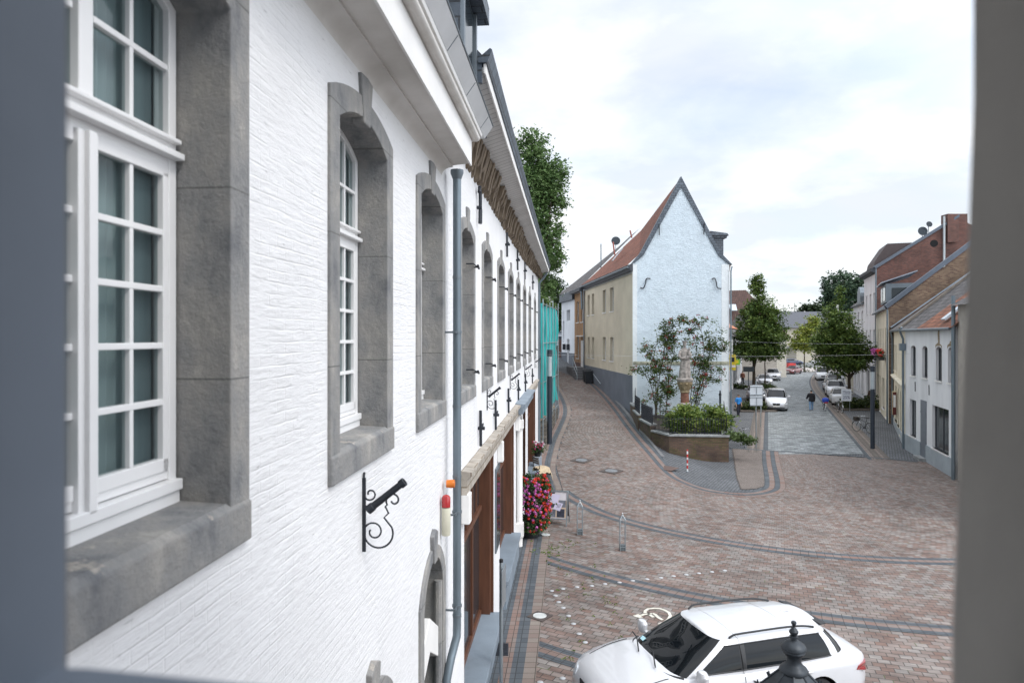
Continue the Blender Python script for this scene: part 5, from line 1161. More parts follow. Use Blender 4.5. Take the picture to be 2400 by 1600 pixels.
# houses beyond on the right
prev = R4b
specs = [((38.6, 77.2), 9.6, m_wwall, 'white house beyond the tall brick gable, partly behind the street tree', True), ((43.0, 88.0), 8.4, m_cream, 'pale house far down the right side, behind the street tree crown', False),
         ((50.5, 104.0), 7.2, m_wwall, 'low white house farthest down the right side of the street', False)]
for p1, zt, mw, lab, bow in specs:
    h = thing('street_house', lab, 'house', (*prev, 0), group='houses far down the right side')
    Lx = math.hypot(p1[0] - prev[0], p1[1] - prev[1]); k = int(Lx / 2.6)
    wins = [((i + .3) * Lx / k, (i + .7) * Lx / k, z, z + 1.7) for i in range(k) for z in ((4.3,) if zt < 8 else (4.4, zt - 2.4) if zt > 9 else (4.6,))] + [((i + .2) * Lx / k, (i + .8) * Lx / k, .5, 2.8) for i in range(k)]
    facade(h, prev, p1, -1, -.3, zt, wins, mw, m_wood, depth=.14, name='front_wall', sill=m_trim)
    f_, L_ = frame_of(prev, p1, -1)
    r = MB(); r.quad(f_(.3, 0, zt), f_(.3, L_, zt), f_(-5, L_, zt + 4), f_(-5, 0, zt + 4)); r.poly([f_(0, 0, zt - .1), f_(-5, 0, zt + 4), f_(-9, 0, zt)]); r.build('roof', m_ltile, h)
    q = MB(); q.tube([(.2, 0, zt - .02), (.2, L_, zt - .02)], .08, 8); mapped(q, f_).build('gutter', m_zinc, h, smooth=True)
    if bow:
        q = MB(); q.prism([(.1 , 2.0, zt)] + [(.1, 3.2 - 1.2 * math.cos(R(a)), zt + .9 + 1.0 * math.sin(R(a))) for a in range(0, 181, 20)] + [(.1, 4.4, zt)], (-1.5, 0, 0)); mapped(q, f_).build('round_dormer', m_zinc, h)
    prev = p1

# ================================================================ LEFT ROW of the right-hand street (facades face right)
def LR(y): return .375 * y - 4.3
h = thing('brick_shop', 'narrow brick shop with orange tiled roof just right of the pale blue gable', 'shop', (LR(58), 58, 0))
facade(h, (LR(58), 58), (LR(76.5), 76.5), 1, -.3, 7.1, [(8, 9.2, 4.4, 6.2), (12, 13.2, 4.4, 6.2), (16, 17.2, 4.4, 6.2), (12, 18, .6, 2.9)], MBR('salmon_brick', (.34, .20, .14), (.40, .25, .18), (.3, .25, .2), bump=.3), m_wood, name='front_wall')
f_, L_ = frame_of((LR(58), 58), (LR(76.5), 76.5), 1)
r = MB(); r.quad(f_(.4, 0, 7.1), f_(.9, L_ + .5, 7.1), f_(-3.5, L_, 10.0), f_(-3.5, 0, 10.0)); r.quad(f_(.9, L_ + .5, 7.1), f_(-3.5, L_, 10), f_(-8, L_, 7), f_(-4, L_ + .1, 7.0)); r.build('roof', MBR('bright_orange_tiles', (.48, .17, .09), (.58, .25, .14), (.12, .05, .03), bw=.26, bh=.34, ms=.02, bump=.9, offset=0), h)
q = MB(); q.box(.1, 15.0, 3.0, .9, 15.12, 4.2); q.build('projecting_sign', M('yellow_sign', (.60, .48, .04), .5), h) if False else None
sg = MB(); sg.box(.05, 17.9, 2.6, .75, 18.0, 4.3); sgo = mapped(sg, f_).build('projecting_sign', M('yellow_sign', (.62, .50, .03), .5), h)
sg = MB(); sg.box(.2, 17.885, 3.5, .6, 17.899, 4.0); mapped(sg, f_).build('emblem', m_iron, sgo)
sg = MB(); sg.box(.1, 17.885, 2.9, .7, 17.899, 3.15); mapped(sg, f_).build('emblem', m_trim, sgo)
h = thing('white_shop', 'long low white shop row with dark shopfronts and a green and yellow sign', 'shop', (LR(77), 77, 0))
wins = [(1.0 + 2.9 * i, 3.1 + 2.9 * i, .5, 3.3) for i in range(7)] + [(1.4 + 2.9 * i, 2.5 + 2.9 * i, 4.2, 5.6) for i in range(7)]
facade(h, (LR(77), 77), (LR(97) + .6, 97), 1, -.3, 6.3, wins, M('bright_white_render', (.74, .75, .77), .8, var=.05), M('dark_frame', (.05, .05, .07), .5), name='front_wall')
f_, L_ = frame_of((LR(77), 77), (LR(97) + .6, 97), 1)
q = MB(); q.quad(f_(0, 0, -.3), f_(-8, 0, -.3), f_(-8, 0, 6.3), f_(0, 0, 6.3)); q.build('side_wall', M('bright_white_render'), h)
r = MB(); r.quad(f_(.3, -.1, 6.3), f_(.3, L_, 6.3), f_(-4, L_, 9.4), f_(-4, -.1, 9.4)); r.build('roof', m_ltile, h)
q = MB(); q.box(.1, 1.2, 3.05, 1.0, 1.32, 3.7); sgo = mapped(q, f_).build('projecting_sign', M('lime_green_sign', (.16, .42, .03), .5), h)
q = MB(); q.box(.45, 1.18, 3.2, .85, 1.2, 3.6); mapped(q, f_).build('emblem', M('yellow_sign'), sgo)
q = MB(); q.box(.1, 9, 4.2, .2, 11.5, 4.9); mapped(q, f_).build('name_board', M('violet_sign', (.20, .11, .35), .5), h)
h = thing('corner_building', 'grey beige wall end of a building far down the left side of the street', 'building', (36, 100, 0))
q = MB(); q.box(33, 99, -.2, 38.4, 112, 6.6); q.build('wall', M('beige_render'), h); q = MB(); q.prism([(32.6, 98.6, 6.6), (38.8, 98.6, 6.6), (35.7, 98.6, 9.6)], (0, 14, 0)); q.build('roof', m_ltile, h)
# big brown hipped roof behind
h = thing('brown_roofed_building', 'building with a big dark brown tiled hip roof above the left street tree', 'building', (36, 112, 0))
m_btile = MBR('brown_roof_tiles', (.065, .032, .026), (.10, .052, .042), (.03, .02, .018), bw=.3, bh=.4, ms=.03, bump=.8, offset=0)
q = MB(); q.box(29, 106, 0, 42.6, 124, 6.2); q.build('wall', M('cream_wall'), h)
r = MB(); A_, B_, C_, D_ = (28.5, 105.5, 6), (43.2, 105.5, 6), (43.2, 125, 6), (28.5, 125, 6); R1_, R2_ = (32.0, 111.5, 13.7), (38.2, 111.5, 13.9)
r.poly([A_, B_, R2_, R1_]); r.poly([B_, C_, R2_]); r.poly([C_, D_, R1_, R2_]); r.poly([D_, A_, R1_]); rf = r.build('roof', m_btile, h)
r = MB(); r.poly([(33, 105.2, 6.2), (40, 105.2, 6.2), (37.0, 106.5, 10.6)]); r.poly([(40, 105.2, 6.2), (37, 106.5, 10.6), (37, 110, 10.8), (41, 110, 6.2)]); r.build('front_gable_roof', m_btile, rf)
q = MB(); q.obox((35.0, 108.1, 10.9), (.55, 0, 0), (0, .4, .5), (0, -.03, .03)); q.build('roof_window', M('roof_window_glass'), rf)
# far building closing the street
h = thing('far_building', 'long beige two storey building with dark slate roof closing the far end of the street', 'building', (84, 180, 0))
wins = [(3 + 7.2 * i, 5.2 + 7.2 * i, z, z + 1.7) for i in range(8) for z in (1.2, 4.9) if not (z < 2 and i in (3, 4))] 
facade(h, (66, 182), (124, 176), 1, -.3, 8.8, wins, M('beige_far_render', (.40, .37, .30), .9), m_wood, name='front_wall')
f_, L_ = frame_of((66, 182), (124, 176), 1)
r = MB(); r.quad(f_(.6, -1, 8.7), f_(.6, L_, 8.7), f_(-7, L_ - 2, 13.2), f_(-7, 2, 13.2)); rf = r.build('roof', M('far_slate', (.075, .08, .095), .7, var=.1), h)
q = MB(); q.box(0, 23, -.2, .1, 29, 3.6); mapped(q, f_).build('garage_door', M('brown_gate', (.06, .04, .035), .7), h)
q = MB(); q.box(.1, 28, 1.8, .3, 33, 3.6); mapped(q, f_).build('shop_sign', M('blue_sign', (.03, .08, .25), .5), h)
for s_ in (17, 22): q = MB(); q.obox(f_(-1.6, s_ + 4, 10.2), (1.3, -.1, 0), (-.0, .9, .6), (0, 0, .08)); q.build('roof_window', M('bright_skylight', (.75, .8, .85), .2), rf)
q = MB(); q.tube([f_(-6, 22, 12), f_(-6, 22, 15.2)], .3, 8); q.build('chimney', m_trim, rf)
q = MB(); p = f_(-6.5, 30, 13); q.box(p.x - .6, p.y - .5, 12.4, p.x + .6, p.y + .5, 14.0); q.build('chimney', m_rbrick, rf)
h = thing('modern_porch', 'pale boxy annexe in front of the far beige building', 'building', (72, 172, 0))
q = MB(); q.box(70, 168, 0, 81, 176, 3.4); q.build('wall', M('beige_far_render'), h); q = MB(); q.box(69.5, 167.5, 3.4, 81.5, 176.5, 3.8); q.build('roof', m_cap, h)

# ================================================================ TREES
HB = [(.014, .032, .008), (.040, .078, .018), (.085, .14, .03), (.16, .21, .05)]
p_ = G(1767, 897)
p_ = Vector(((1767 - 1200) / F * 82, 82, 0))
tree('street_tree', 'dark green hornbeam with a spiky top on the left side of the street', p_, 2.6,
     [(p_.x + .7, 82, 4.6, 3.5, 3.0, 1.5), (p_.x + .9, 82, 6.4, 3.5, 3.0, 1.9), (p_.x + .9, 82, 8.4, 2.9, 2.6, 1.8), (p_.x + .7, 82, 10.0, 1.9, 1.8, 1.3), (p_.x + .3, 82, 11.0, .8, .8, .8), (p_.x - 2.0, 82, 4.8, 1.6, 1.4, 1.2)],
     760, 34, .135, .50, HB, 31, group='street trees', tr=.2, shoots=7)
p_ = Vector(((1991 - 1200) / F * 61, 61, 0))
tree('street_tree', 'dark green hornbeam with a round clipped crown over the parked cars on the right', p_, 2.9,
     [(p_.x - .6, 61, 3.9, 2.5, 2.3, 1.0), (p_.x - .6, 61, 5.6, 2.5, 2.4, 1.5), (p_.x - 1.2, 61, 7.3, 1.7, 1.7, 1.3), (p_.x - 1.5, 61, 8.5, .8, .8, .8), (p_.x + 1.2, 61, 4.6, 1.2, 1.3, .9), (p_.x - 2.4, 61, 5.6, 1.1, 1.2, 1.1)],
     760, 34, .105, .40, HB, 32, group='street trees', tr=.17, shoots=2)
YG = [(.05, .09, .015), (.12, .17, .025), (.22, .26, .04), (.32, .33, .07)]
p_ = Vector(((1885 - 1200) / F * 122, 122, 0))
tree('street_tree', 'young yellow green tree at the far end of the street', p_, 3.0, [(p_.x - .3, 122, 5.0, 2.8, 2.4, 1.6), (p_.x + .8, 122, 7.2, 2.4, 2.2, 1.9), (p_.x + 1.6, 122, 9.0, 1.5, 1.4, 1.3)], 200, 24, .2, .6, YG, 33, group='street trees', tr=.14)
BG_ = [(.016, .038, .026), (.034, .066, .042), (.06, .10, .06), (.085, .125, .07)]
tree('large_tree', 'huge dark blue green tree on the skyline at right', ((1975 - 1200) / F * 215, 215, 0), 6,
     [((1975 - 1200) / F * 215, 215, 15.5, 6.5, 5, 5.5), ((1962 - 1200) / F * 215, 215, 22, 6, 5, 5.5), ((2000 - 1200) / F * 215, 215, 22, 5, 4, 5), ((1938 - 1200) / F * 215, 215, 14.5, 3.0, 3, 3.5), ((2022 - 1200) / F * 215, 215, 19, 4, 4, 6), ((1952 - 1200) / F * 215, 215, 18, 4.2, 4, 4)],
     520, 26, .42, 1.15, BG_, 34, tr=.6)
tree('rounded_tree', 'low dark round tree left of the huge skyline tree', ((1893 - 1200) / F * 205, 205, 0), 3,
     [((1893 - 1200) / F * 205, 205, 12.0, 4.6, 4, 4.0), ((1912 - 1200) / F * 205, 205, 13.5, 3.5, 3, 3.2), ((1868 - 1200) / F * 205, 205, 10.0, 2.2, 2, 2.4)], 170, 26, .4, 1.0, [(.008, .02, .008), (.018, .035, .014), (.035, .055, .02)], 35, tr=.4)
for u_, v_, s_ in ((1836, 712, 36), (1862, 711, 37)):
    b = Vector(((u_ - 1200) / F * 230, 230, 0)); rng = random.Random(u_); t = thing('bare_pine', 'thin sparse pine on the skyline, ' + ('left' if u_ < 1850 else 'right') + ' of the two', 'tree', b, group='thin pines on the skyline')
    q = MB(); zt = CAMZ + (HOR - v_) / F * 230; q.tube([b, (b.x, b.y, zt)], [.2, .05], 6); q.build('trunk', m_bark, t)
    cl = [(b.x + rng.uniform(-1, 1) * (2.6 - .5 * (k % 3)), b.y, zt - k * .55) for k in range(9)]
    leaf_cloud(cl, 16, .22, .8, rng).build('crown', MLEAF('pine', [(.02, .035, .03), (.04, .055, .04)]), t)
ASH = [(.022, .052, .016), (.06, .115, .035), (.11, .185, .06), (.18, .26, .11)]
def at(u, v, y): return P(u, v, y)
TB = []
for u_, v_, ru, rv in ((1240, 350, 46, 48), (1275, 430, 48, 55), (1250, 500, 50, 55), (1298, 470, 36, 40), (1290, 560, 38, 45), (1262, 420, 50, 70), (1265, 600, 45, 40), (1300, 610, 26, 30), (1310, 400, 18, 30), (1275, 680, 30, 40)):
    c = at(u_, v_, 48); TB.append((c.x, c.y, c.z, ru * 48 / F, 1.4, rv * 48 / F))
tree('ash_tree', 'tall leafy ash tree rising behind the far eave of the white building', (1.9, 48, 2.0), 8, TB, 820, 32, .105, .40, ASH, 36, tr=.3)
TB = []
for u_, v_, ru, rv in ((1306, 690, 24, 40), (1312, 745, 22, 40), (1295, 660, 22, 24), (1318, 785, 16, 22)):
    c = at(u_, v_, 82); TB.append((c.x, c.y, c.z, ru * 82 / F, 1.4, rv * 82 / F))
tree('ash_tree', 'darker leafy tree at the end of the left lane, above the garage', (5.6, 83, 4.0), 3, TB, 190, 28, .14, .5, [(.01, .025, .008), (.025, .05, .014), (.045, .085, .02)], 37, tr=.2)
# ================================================================ CARS
m_tyre = M('tyre_rubber', (.018, .018, .02), .85, var=.1); m_rim = M('alloy_rim', (.45, .46, .48), .35, .8, var=.05)
m_carglass = MGLASS('car_glass', (.005, .007, .009), spec=.28); m_blk = M('black_plastic', (.015, .016, .018), .5, var=.1); m_chrome = M('chrome', (.6, .62, .64), .15, .9, var=.03)
m_lens = M('headlight_lens', (.55, .6, .64), .08, var=.1, spec=.8, coat=.6); m_red = M('tail_light_red', (.28, .01, .012), .12, var=.1, coat=.6); m_plate = M('number_plate', (.72, .72, .7), .5, var=.02)
def paint(name, col=(.5, .5, .5), metal=0.0): return M(name, col, .28, metal, var=.015, coat=.8, spec=.5)
def crv(pts, k):
    """Catmull-Rom through 2-D/3-D tuples"""
    return [tuple(v) for v in smooth_path([Vector(p) for p in pts], k)]
def make_car(name, label, loc, heading, spec, pnt, group=None, dark_roof=False, rails=None, hero=False):
    """local frame: +x forward, +y left, z up; heading = direction of +x"""
    t = thing(name, label, 'car', loc, heading, group, world=False)
    L_, Wd = spec['L'], spec['W'] / 2; hl = L_ / 2
    zr, belt = spec['roof'], spec['belt']; hz = spec['hood']; g = spec.get('gc', .2)
    # ---- lower body: stations along x, half sections
    fx, rx = spec['ws0'], spec['rw0']      # windscreen base / rear glass base
    st = []
    tz = spec.get('tail', belt)             # deck height at the rear
    nose = spec.get('nose', .62)
    def top(x):
        if x >= fx: q = (x - fx) / (hl - fx); return belt + (hz - belt) * min(1, q * 2.2) * .6 + (nose + .12 - belt) * max(0, q) ** 2.6 * 1.0 + (hz - belt) * .4 * min(1, q)
        if x <= rx: q = (rx - x) / max(.05, (rx + hl)); return belt + (tz - belt) * min(1, q)
        return belt
    xsN = [-hl, -hl + .03, -hl + .12, -hl + .3, -hl + .6, -hl + 1.0, -.9, -.3, .3, .9, fx, fx + .25, hl - .75, hl - .5, hl - .28, hl - .13, hl - .04, hl]
    xsN = sorted(set([round(x, 3) for x in xsN]))
    for x in xsN:
        e = (hl - abs(x)) / .42; cw = 1 if e >= 1 else (.70 + .30 * math.sin(max(0, e) * math.pi / 2)) if x > 0 else (.80 + .20 * math.sin(max(0, e) * math.pi / 2))
        w_ = Wd * cw; zt = top(x); e2 = min(1, max(0, (hl - abs(x)) / .14)); zb = g + .1 * (1 - e2)
        if e2 < 1: zt = zt - (.10 if x > 0 else .05) * (1 - e2) ** 2
        m_ = (zb + zt) / 2
        st.append([(x, w_ * .90, zb), (x, w_ * .985, zb + .10), (x, w_ * 1.0, m_ - .04), (x, w_ * .985, zt - .16), (x, w_ * .955, zt - .055), (x, w_ * .90, zt - .012), (x, w_ * .72, zt + .012), (x, w_ * .40, zt + .032), (x, 0, zt + .04)])
    k = len(st[0]); V = []
    for s_ in st: V += s_ + [(x, -y, z) for x, y, z in s_[-2::-1]]
    n = 2 * k - 1; F_ = []
    for i in range(len(st) - 1):
        for j in range(n - 1): F_.append((i * n + j, i * n + j + 1, (i + 1) * n + j + 1, (i + 1) * n + j))
        F_.append((i * n + n - 1, i * n, (i + 1) * n, (i + 1) * n + n - 1))
    F_.append(tuple(range(n))); F_.append(tuple((len(st) - 1) * n + j for j in range(n)))
    mb = MB(); mb.add(V, F_)
    body = mb.build('body', [pnt, m_blk], t, smooth=True, ang=50, off=(0, 0, 0))
    # wheel arches cut out of the body
    wr = spec.get('wr', .33); wx = (hl - spec['fo'], -hl + spec['ro'])
    cm = MB()
    for x in wx: cm.tube([(x, -Wd - .2, wr), (x, Wd + .2, wr)], wr + .06, 32)
    cut = cm.build('cutter', m_blk, None, off=(0, 0, 0))
    body.parent = None
    md = body.modifiers.new('b', 'BOOLEAN'); md.object = cut; md.operation = 'DIFFERENCE'; md.solver = 'EXACT'
    dg = bpy.context.evaluated_depsgraph_get(); me = bpy.data.meshes.new_from_object(body.evaluated_get(dg))
    if len(me.polygons) > 50:
        old = body.data; body.modifiers.clear(); body.data = me
    else: body.modifiers.clear()
    bpy.data.objects.remove(cut); body.parent = t
    # ---- greenhouse
    kk = 4
    bo = [(fx, 0), (fx - .03, Wd * .40), (fx - .12, Wd * .68), (fx - .30, Wd * .855), (fx - .42, Wd * .885), (.10, Wd * .925), (.0, Wd * .925), (spec['cp'] + .1, Wd * .92), (spec['cp'], Wd * .918), (rx + .48, Wd * .88), (rx + .30, Wd * .84), (rx + .10, Wd * .70), (rx + .02, Wd * .4), (rx, 0)]
    rf0, rr0, rw = spec['ws1'], spec['rw1'], spec.get('rw', .66) * Wd
    ro = [(rf0, 0), (rf0 - .02, rw * .42), (rf0 - .06, rw * .72), (rf0 - .16, rw * .93), (rf0 - .30, rw * .985), (.05, rw * 1.02), (-.05, rw * 1.02), (spec['cp'] + .05, rw), (spec['cp'] - .05, rw), (rr0 + .28, rw * .94), (rr0 + .16, rw * .88), (rr0 + .06, rw * .70), (rr0 + .01, rw * .4), (rr0, 0)]
    seg = ['w', 'w', 'w', 'a', 's', 'b', 's', 'b', 's', 'd', 'r', 'r', 'r']
    BO, RO = crv([(*p, 0) for p in bo], kk), crv([(*p, 0) for p in ro], kk)
    nb = len(BO); lv = [0, .12, .35, .62, .86, 1.0]
    zb0 = belt - .03
    def gp(i, l, sgn, o=0.0):
        b, r_ = BO[i], RO[i]; bul = .045 * math.sin(math.pi * l)
        x = b[0] + (r_[0] - b[0]) * l; y = b[1] + (r_[1] - b[1]) * l
        ln = math.hypot(x - (fx + rx) / 2, y * 1.6) + 1e-6
        x += (bul + o) * (x - (fx + rx) / 2) / ln; y += (bul + o) * y * 1.6 / ln
        crown = .035 * (1 - (abs(y) / (rw + .01)) ** 2) if l > .85 else 0
        zt = zr - .05 - (.05 * max(0, (x - rf0 + .5)) if x > rf0 - .5 else 0) - (spec.get('drop', .06) * max(0, (rr0 + .9 - x) / .9) if x < rr0 + .9 else 0)
        return (x, sgn * y, zb0 + (zt - zb0) * l + max(0, crown) * (l - .85) / .15)
    shell = MB(); parts = {'w': MB(), 's1': MB(), 's-1': MB(), 'r': MB()}; pil = MB()
    for sgn in (1, -1):
        for i in range(nb - 1):
            sname = seg[min(len(seg) - 1, i // kk)]
            for a_, b_ in zip(lv, lv[1:]):
                q = [gp(i, a_, sgn), gp(i + 1, a_, sgn), gp(i + 1, b_, sgn), gp(i, b_, sgn)]
                lo_, hi_ = (a_ >= .12 if sname != 'w' else True), b_ <= .87
                if sname == 'w' and lo_ and (hi_ or b_ == 1.0): tgt = parts['w']
                elif sname == 'r' and lo_ and hi_ and a_ >= spec.get('rsill', .12): tgt = parts['r']
                elif sname == 's' and lo_ and hi_: tgt = parts['s' + str(sgn)]
                elif sname == 'b' and lo_ and hi_: tgt = pil
                else: tgt = shell
                tgt.quad(*q)
    # roof skin
    cols_ = []
    m_ = 6
    for i in range(nb):
        a_, b_ = gp(i, 1.0, 1), gp(i, 1.0, -1); row = []
        for j in range(m_ + 1):
            f = j / m_; y = a_[1] + (b_[1] - a_[1]) * f; cz = .055 * (1 - (2 * f - 1) ** 2) * min(1, abs(a_[1]) / (rw * .7)); row.append((a_[0], y, a_[2] + cz))
        cols_.append(row)
    rmb = MB()
    for i in range(nb - 1):
        for j in range(m_): rmb.quad(cols_[i][j], cols_[i][j + 1], cols_[i + 1][j + 1], cols_[i + 1][j])
    def weld(o):
        bm = bmesh.new(); bm.from_mesh(o.data); bmesh.ops.remove_doubles(bm, verts=bm.verts, dist=.0005); bmesh.ops.recalc_face_normals(bm, faces=bm.faces); bm.to_mesh(o.data); bm.free(); return o
    weld(rmb.build('roof', m_blk if dark_roof else pnt, t, smooth=True, off=(0, 0, 0), ang=60)); weld(shell.build('cabin_frame', pnt, t, smooth=True, off=(0, 0, 0), ang=60))
    weld(parts['w'].build('windscreen', m_carglass, t, smooth=True, off=(0, 0, 0), ang=180)); weld(parts['r'].build('rear_window', m_carglass, t, smooth=True, off=(0, 0, 0), ang=180))
    for sgn in ('1', '-1'): weld(parts['s' + sgn].build('side_windows', m_carglass, t, smooth=True, off=(0, 0, 0), ang=180))
    for sgn in (1, -1):
        for ib in (5, 7):
            pq = MB()
            for i in range(ib * kk, (ib + 1) * kk):
                for a_, b_ in zip(lv[1:-1], lv[2:-1]): pq.quad(gp(i, a_, sgn), gp(i + 1, a_, sgn), gp(i + 1, b_, sgn), gp(i, b_, sgn))
            weld(pq.build('window_pillar', m_blk, t, smooth=True, off=(0, 0, 0)))
    # trims round the side glass
    for sgn in (1, -1):
        q = MB(); pts = [gp(i, .12, sgn, .006) for i in range(4 * kk, 9 * kk + 1)]; q.tube(pts, .010, 5); q.tube([gp(i, .86, sgn, .006) for i in range(4 * kk, 9 * kk + 1)], .010, 5); q.build('window_trim', m_blk, t, off=(0, 0, 0))
    q = MB(); pts = [gp(i, .0, 1, .004) for i in range(0, 3 * kk + 1)][::-1] + [gp(i, .0, -1, .004) for i in range(1, 3 * kk + 1)]; q.tube([(x, y, z + .03) for x, y, z in pts], .022, 5); q.build('scuttle', m_blk, t, off=(0, 0, 0))
    # wheels
    for x in wx:
        for s_ in (1, -1):
            q = MB(); yo = s_ * (Wd - .015); prof = [(wr * .70, 0), (wr * .97, .02), (wr, .05), (wr, .17), (wr * .96, .2), (wr * .6, .2)]
            q.lathe(prof, n=28); q.v = [(x + a, yo - s_ * c, wr + b) for a, b, c in q.v]; w_ = q.build('wheel', m_tyre, t, smooth=True, off=(0, 0, 0))
            q = MB(); q.lathe([(wr * .70, .005), (wr * .66, .03), (.05, .035), (.04, .01)], n=24); q.v = [(x + a, yo - s_ * c, wr + b) for a, b, c in q.v]
            rim = q.build('rim', m_rim, w_, smooth=True, off=(0, 0, 0))
    # lights, grille, bumper, plate
    lz = nose
    for s_ in (1, -1):
        q = MB(); q.prism([(hl - .34, s_ * Wd * .965, lz - .01), (hl - .22, s_ * Wd * .93, lz - .06), (hl - .05, s_ * Wd * .70, lz - .07), (hl - .02, s_ * Wd * .52, lz - .04), (hl - .06, s_ * Wd * .54, lz + .055), (hl - .2, s_ * Wd * .78, lz + .085), (hl - .42, s_ * Wd * .955, lz + .075)], (.025, s_ * .02, .0))
        q.build('headlight', m_lens, t, off=(0, 0, 0), bevel=.008)
        q = MB(); q.prism([(-hl - .004, s_ * Wd * .50, tz - .27), (-hl - .004, s_ * Wd * .78, tz - .28), (-hl + .10, s_ * Wd * .905, tz - .26), (-hl + .34, s_ * Wd * .975, tz - .20), (-hl + .30, s_ * Wd * .97, tz - .14), (-hl + .10, s_ * Wd * .90, tz - .13), (-hl - .004, s_ * Wd * .76, tz - .14), (-hl - .004, s_ * Wd * .5, tz - .17)], (-.008, s_ * .012, 0)); q.build('tail_light', m_red, t, off=(0, 0, 0), bevel=.02)
        q = MB(); q.lathe([(.02, -.10), (.075, -.095), (.10, -.04), (.10, .05), (.07, .09), (.02, .10)], (0, 0, 0), 18, .8, 1.35); q.v = [(x + fx - .50, s_ * (Wd * .955 + .13) + y * 1.0, z + belt + .08) for x, y, z in q.v]; q.beam((fx - .5, s_ * Wd * .90, belt + .02), (fx - .5, s_ * (Wd + .05), belt + .05), .05, .03)
        q.build('wing_mirror', pnt, t, smooth=True, off=(0, 0, 0))
        for x in (-.18, spec['cp'] - .12):
            q = MB(); q.tube([(x - .09, s_ * (Wd * .985), belt - .13), (x - .07, s_ * (Wd * .985 + .03), belt - .128), (x + .07, s_ * (Wd * .985 + .03), belt - .126), (x + .09, s_ * (Wd * .985), belt - .126)], .014, 6); q.build('door_handle', pnt, t, smooth=True, off=(0, 0, 0))
    q = MB(); q.prism([(hl + .006, -.30, lz + .0), (hl + .006, .30, lz + .0), (hl + .012, .24, lz - .26), (hl + .012, -.24, lz - .26)], (-.1, 0, 0))
    gr = q.build('grille', m_blk, t, off=(0, 0, 0), bevel=.015)
    if spec.get('emblem') == 'rings':
        for i in range(4):
            q = MB(); c = (-.105 + .07 * i); q.tube([(hl + .02, c + .045 * math.cos(a * math.pi / 8), lz - .08 + .045 * math.sin(a * math.pi / 8)) for a in range(16)], .006, 5, close=True); q.build('emblem_ring', m_chrome, gr, off=(0, 0, 0))
        q = MB()
        for i in range(7): q.box(hl + .008, -.26, lz - .235 + .034 * i, hl + .014, .26, lz - .23 + .034 * i)
        q.build('grille_bars', m_iron, gr, off=(0, 0, 0))
    else:
        q = MB(); q.lathe([(.045, 0), (.045, .01)], n=16); q.v = [(hl + .014 + c, a, lz - .07 + b) for a, b, c in q.v]; q.build('emblem', m_chrome, gr, off=(0, 0, 0))
    q = MB(); q.box(hl - .12, -Wd * .72, g + .08, hl + .004, Wd * .72, g + .17); q.build('lower_grille', m_blk, t, off=(0, 0, 0), bevel=.02)
    q = MB(); q.box(hl + .003, -.26, g + .18, hl + .02, .26, g + .285); q.build('number_plate', m_plate, t, off=(0, 0, 0))
    q = MB(); q.box(-hl - .016, -.26, tz - .42, -hl + .01, .26, tz - .31); q.build('number_plate', m_plate, t, off=(0, 0, 0))
    if rails:
        for s_ in (1, -1):
            q = MB(); i0, i1 = int(4.0 * kk), int(9.2 * kk); pts = [gp(i, 1.0, s_, -.02) for i in range(i0, i1 + 1)]; m2 = len(pts)
            q.tube([(x, y, z + .045 * min(1, min(j, m2 - 1 - j) / 2.5) + .015) for j, (x, y, z) in enumerate(pts)], .017, 8); q.build('roof_rail', m_blk, t, smooth=True, off=(0, 0, 0))
    if hero:
        zt = zr - .02
        q = MB(); q.prism([(rr0 + .55, 0, zt), (rr0 + .38, 0, zt + .07), (rr0 + .33, 0, zt + .07), (rr0 + .34, 0, zt)], (0, .03, 0)); q.build('aerial_fin', pnt, t, off=(0, 0, 0), bevel=.01)
        q = MB(); q.prism([(rr0 + .12, -rw * .86, zr - .075), (rr0 - .06, -rw * .76, zr - .10), (rr0 - .06, rw * .76, zr - .10), (rr0 + .12, rw * .86, zr - .075)], (0, 0, .028)); q.build('roof_spoiler', m_blk, t, off=(0, 0, 0), bevel=.012)
        for s_ in (1, -1):
            q = MB()
            for x in (1.02 + fx - 1.32, .06, spec['cp'] + .02, ):
                q.tube([(x, s_ * (Wd * .958 + .004), belt - .06), (x, s_ * (Wd * .99 + .004), belt - .2), (x, s_ * (Wd + .003), .55), (x, s_ * (Wd * .99), .34)], .006, 4)
            q.build('door_gaps', m_blk, t, off=(0, 0, 0))
            q = MB(); q.tube([(x, s_ * Wd * (.80 - .10 * max(0, (x - hl + .7) / .5)), top(x) + .010) for x in [fx - .05 + i * (hl - .3 - fx) / 14 for i in range(15)]], .0065, 5); q.build('bonnet_gap', m_blk, t, off=(0, 0, 0))
        q = MB(); c_ = gp(2, .3, 1, .02); q.obox((c_[0] - .02, -.52, c_[2]), (.03, 0, -.02), (0, .055, 0), (.002, 0, .003)); q.build('parking_sticker', M('pale_blue_sticker', (.45, .72, .80), .5), t, off=(0, 0, 0))
        for y0 in (.45, -.15):
            q = MB(); q.tube([(fx + .02, y0, belt + .06), (fx - .12, y0 - .35, belt + .13), (fx - .16, y0 - .6, belt + .12)], .012, 5); q.build('wiper', m_blk, t, off=(0, 0, 0))
    return t
ESTATE = dict(L=4.94, W=1.89, roof=1.46, belt=.98, hood=.90, nose=.68, ws0=1.42, ws1=.50, rw0=-2.18, rw1=-1.80, cp=-1.02, fo=.92, ro=1.08, wr=.345, tail=.96, rw=.70, drop=.05, emblem='rings')
HATCH = dict(L=4.1, W=1.76, roof=1.47, belt=.98, hood=.92, nose=.68, ws0=1.18, ws1=.40, rw0=-1.92, rw1=-1.55, cp=-.95, fo=.82, ro=.75, wr=.31, tail=.98)
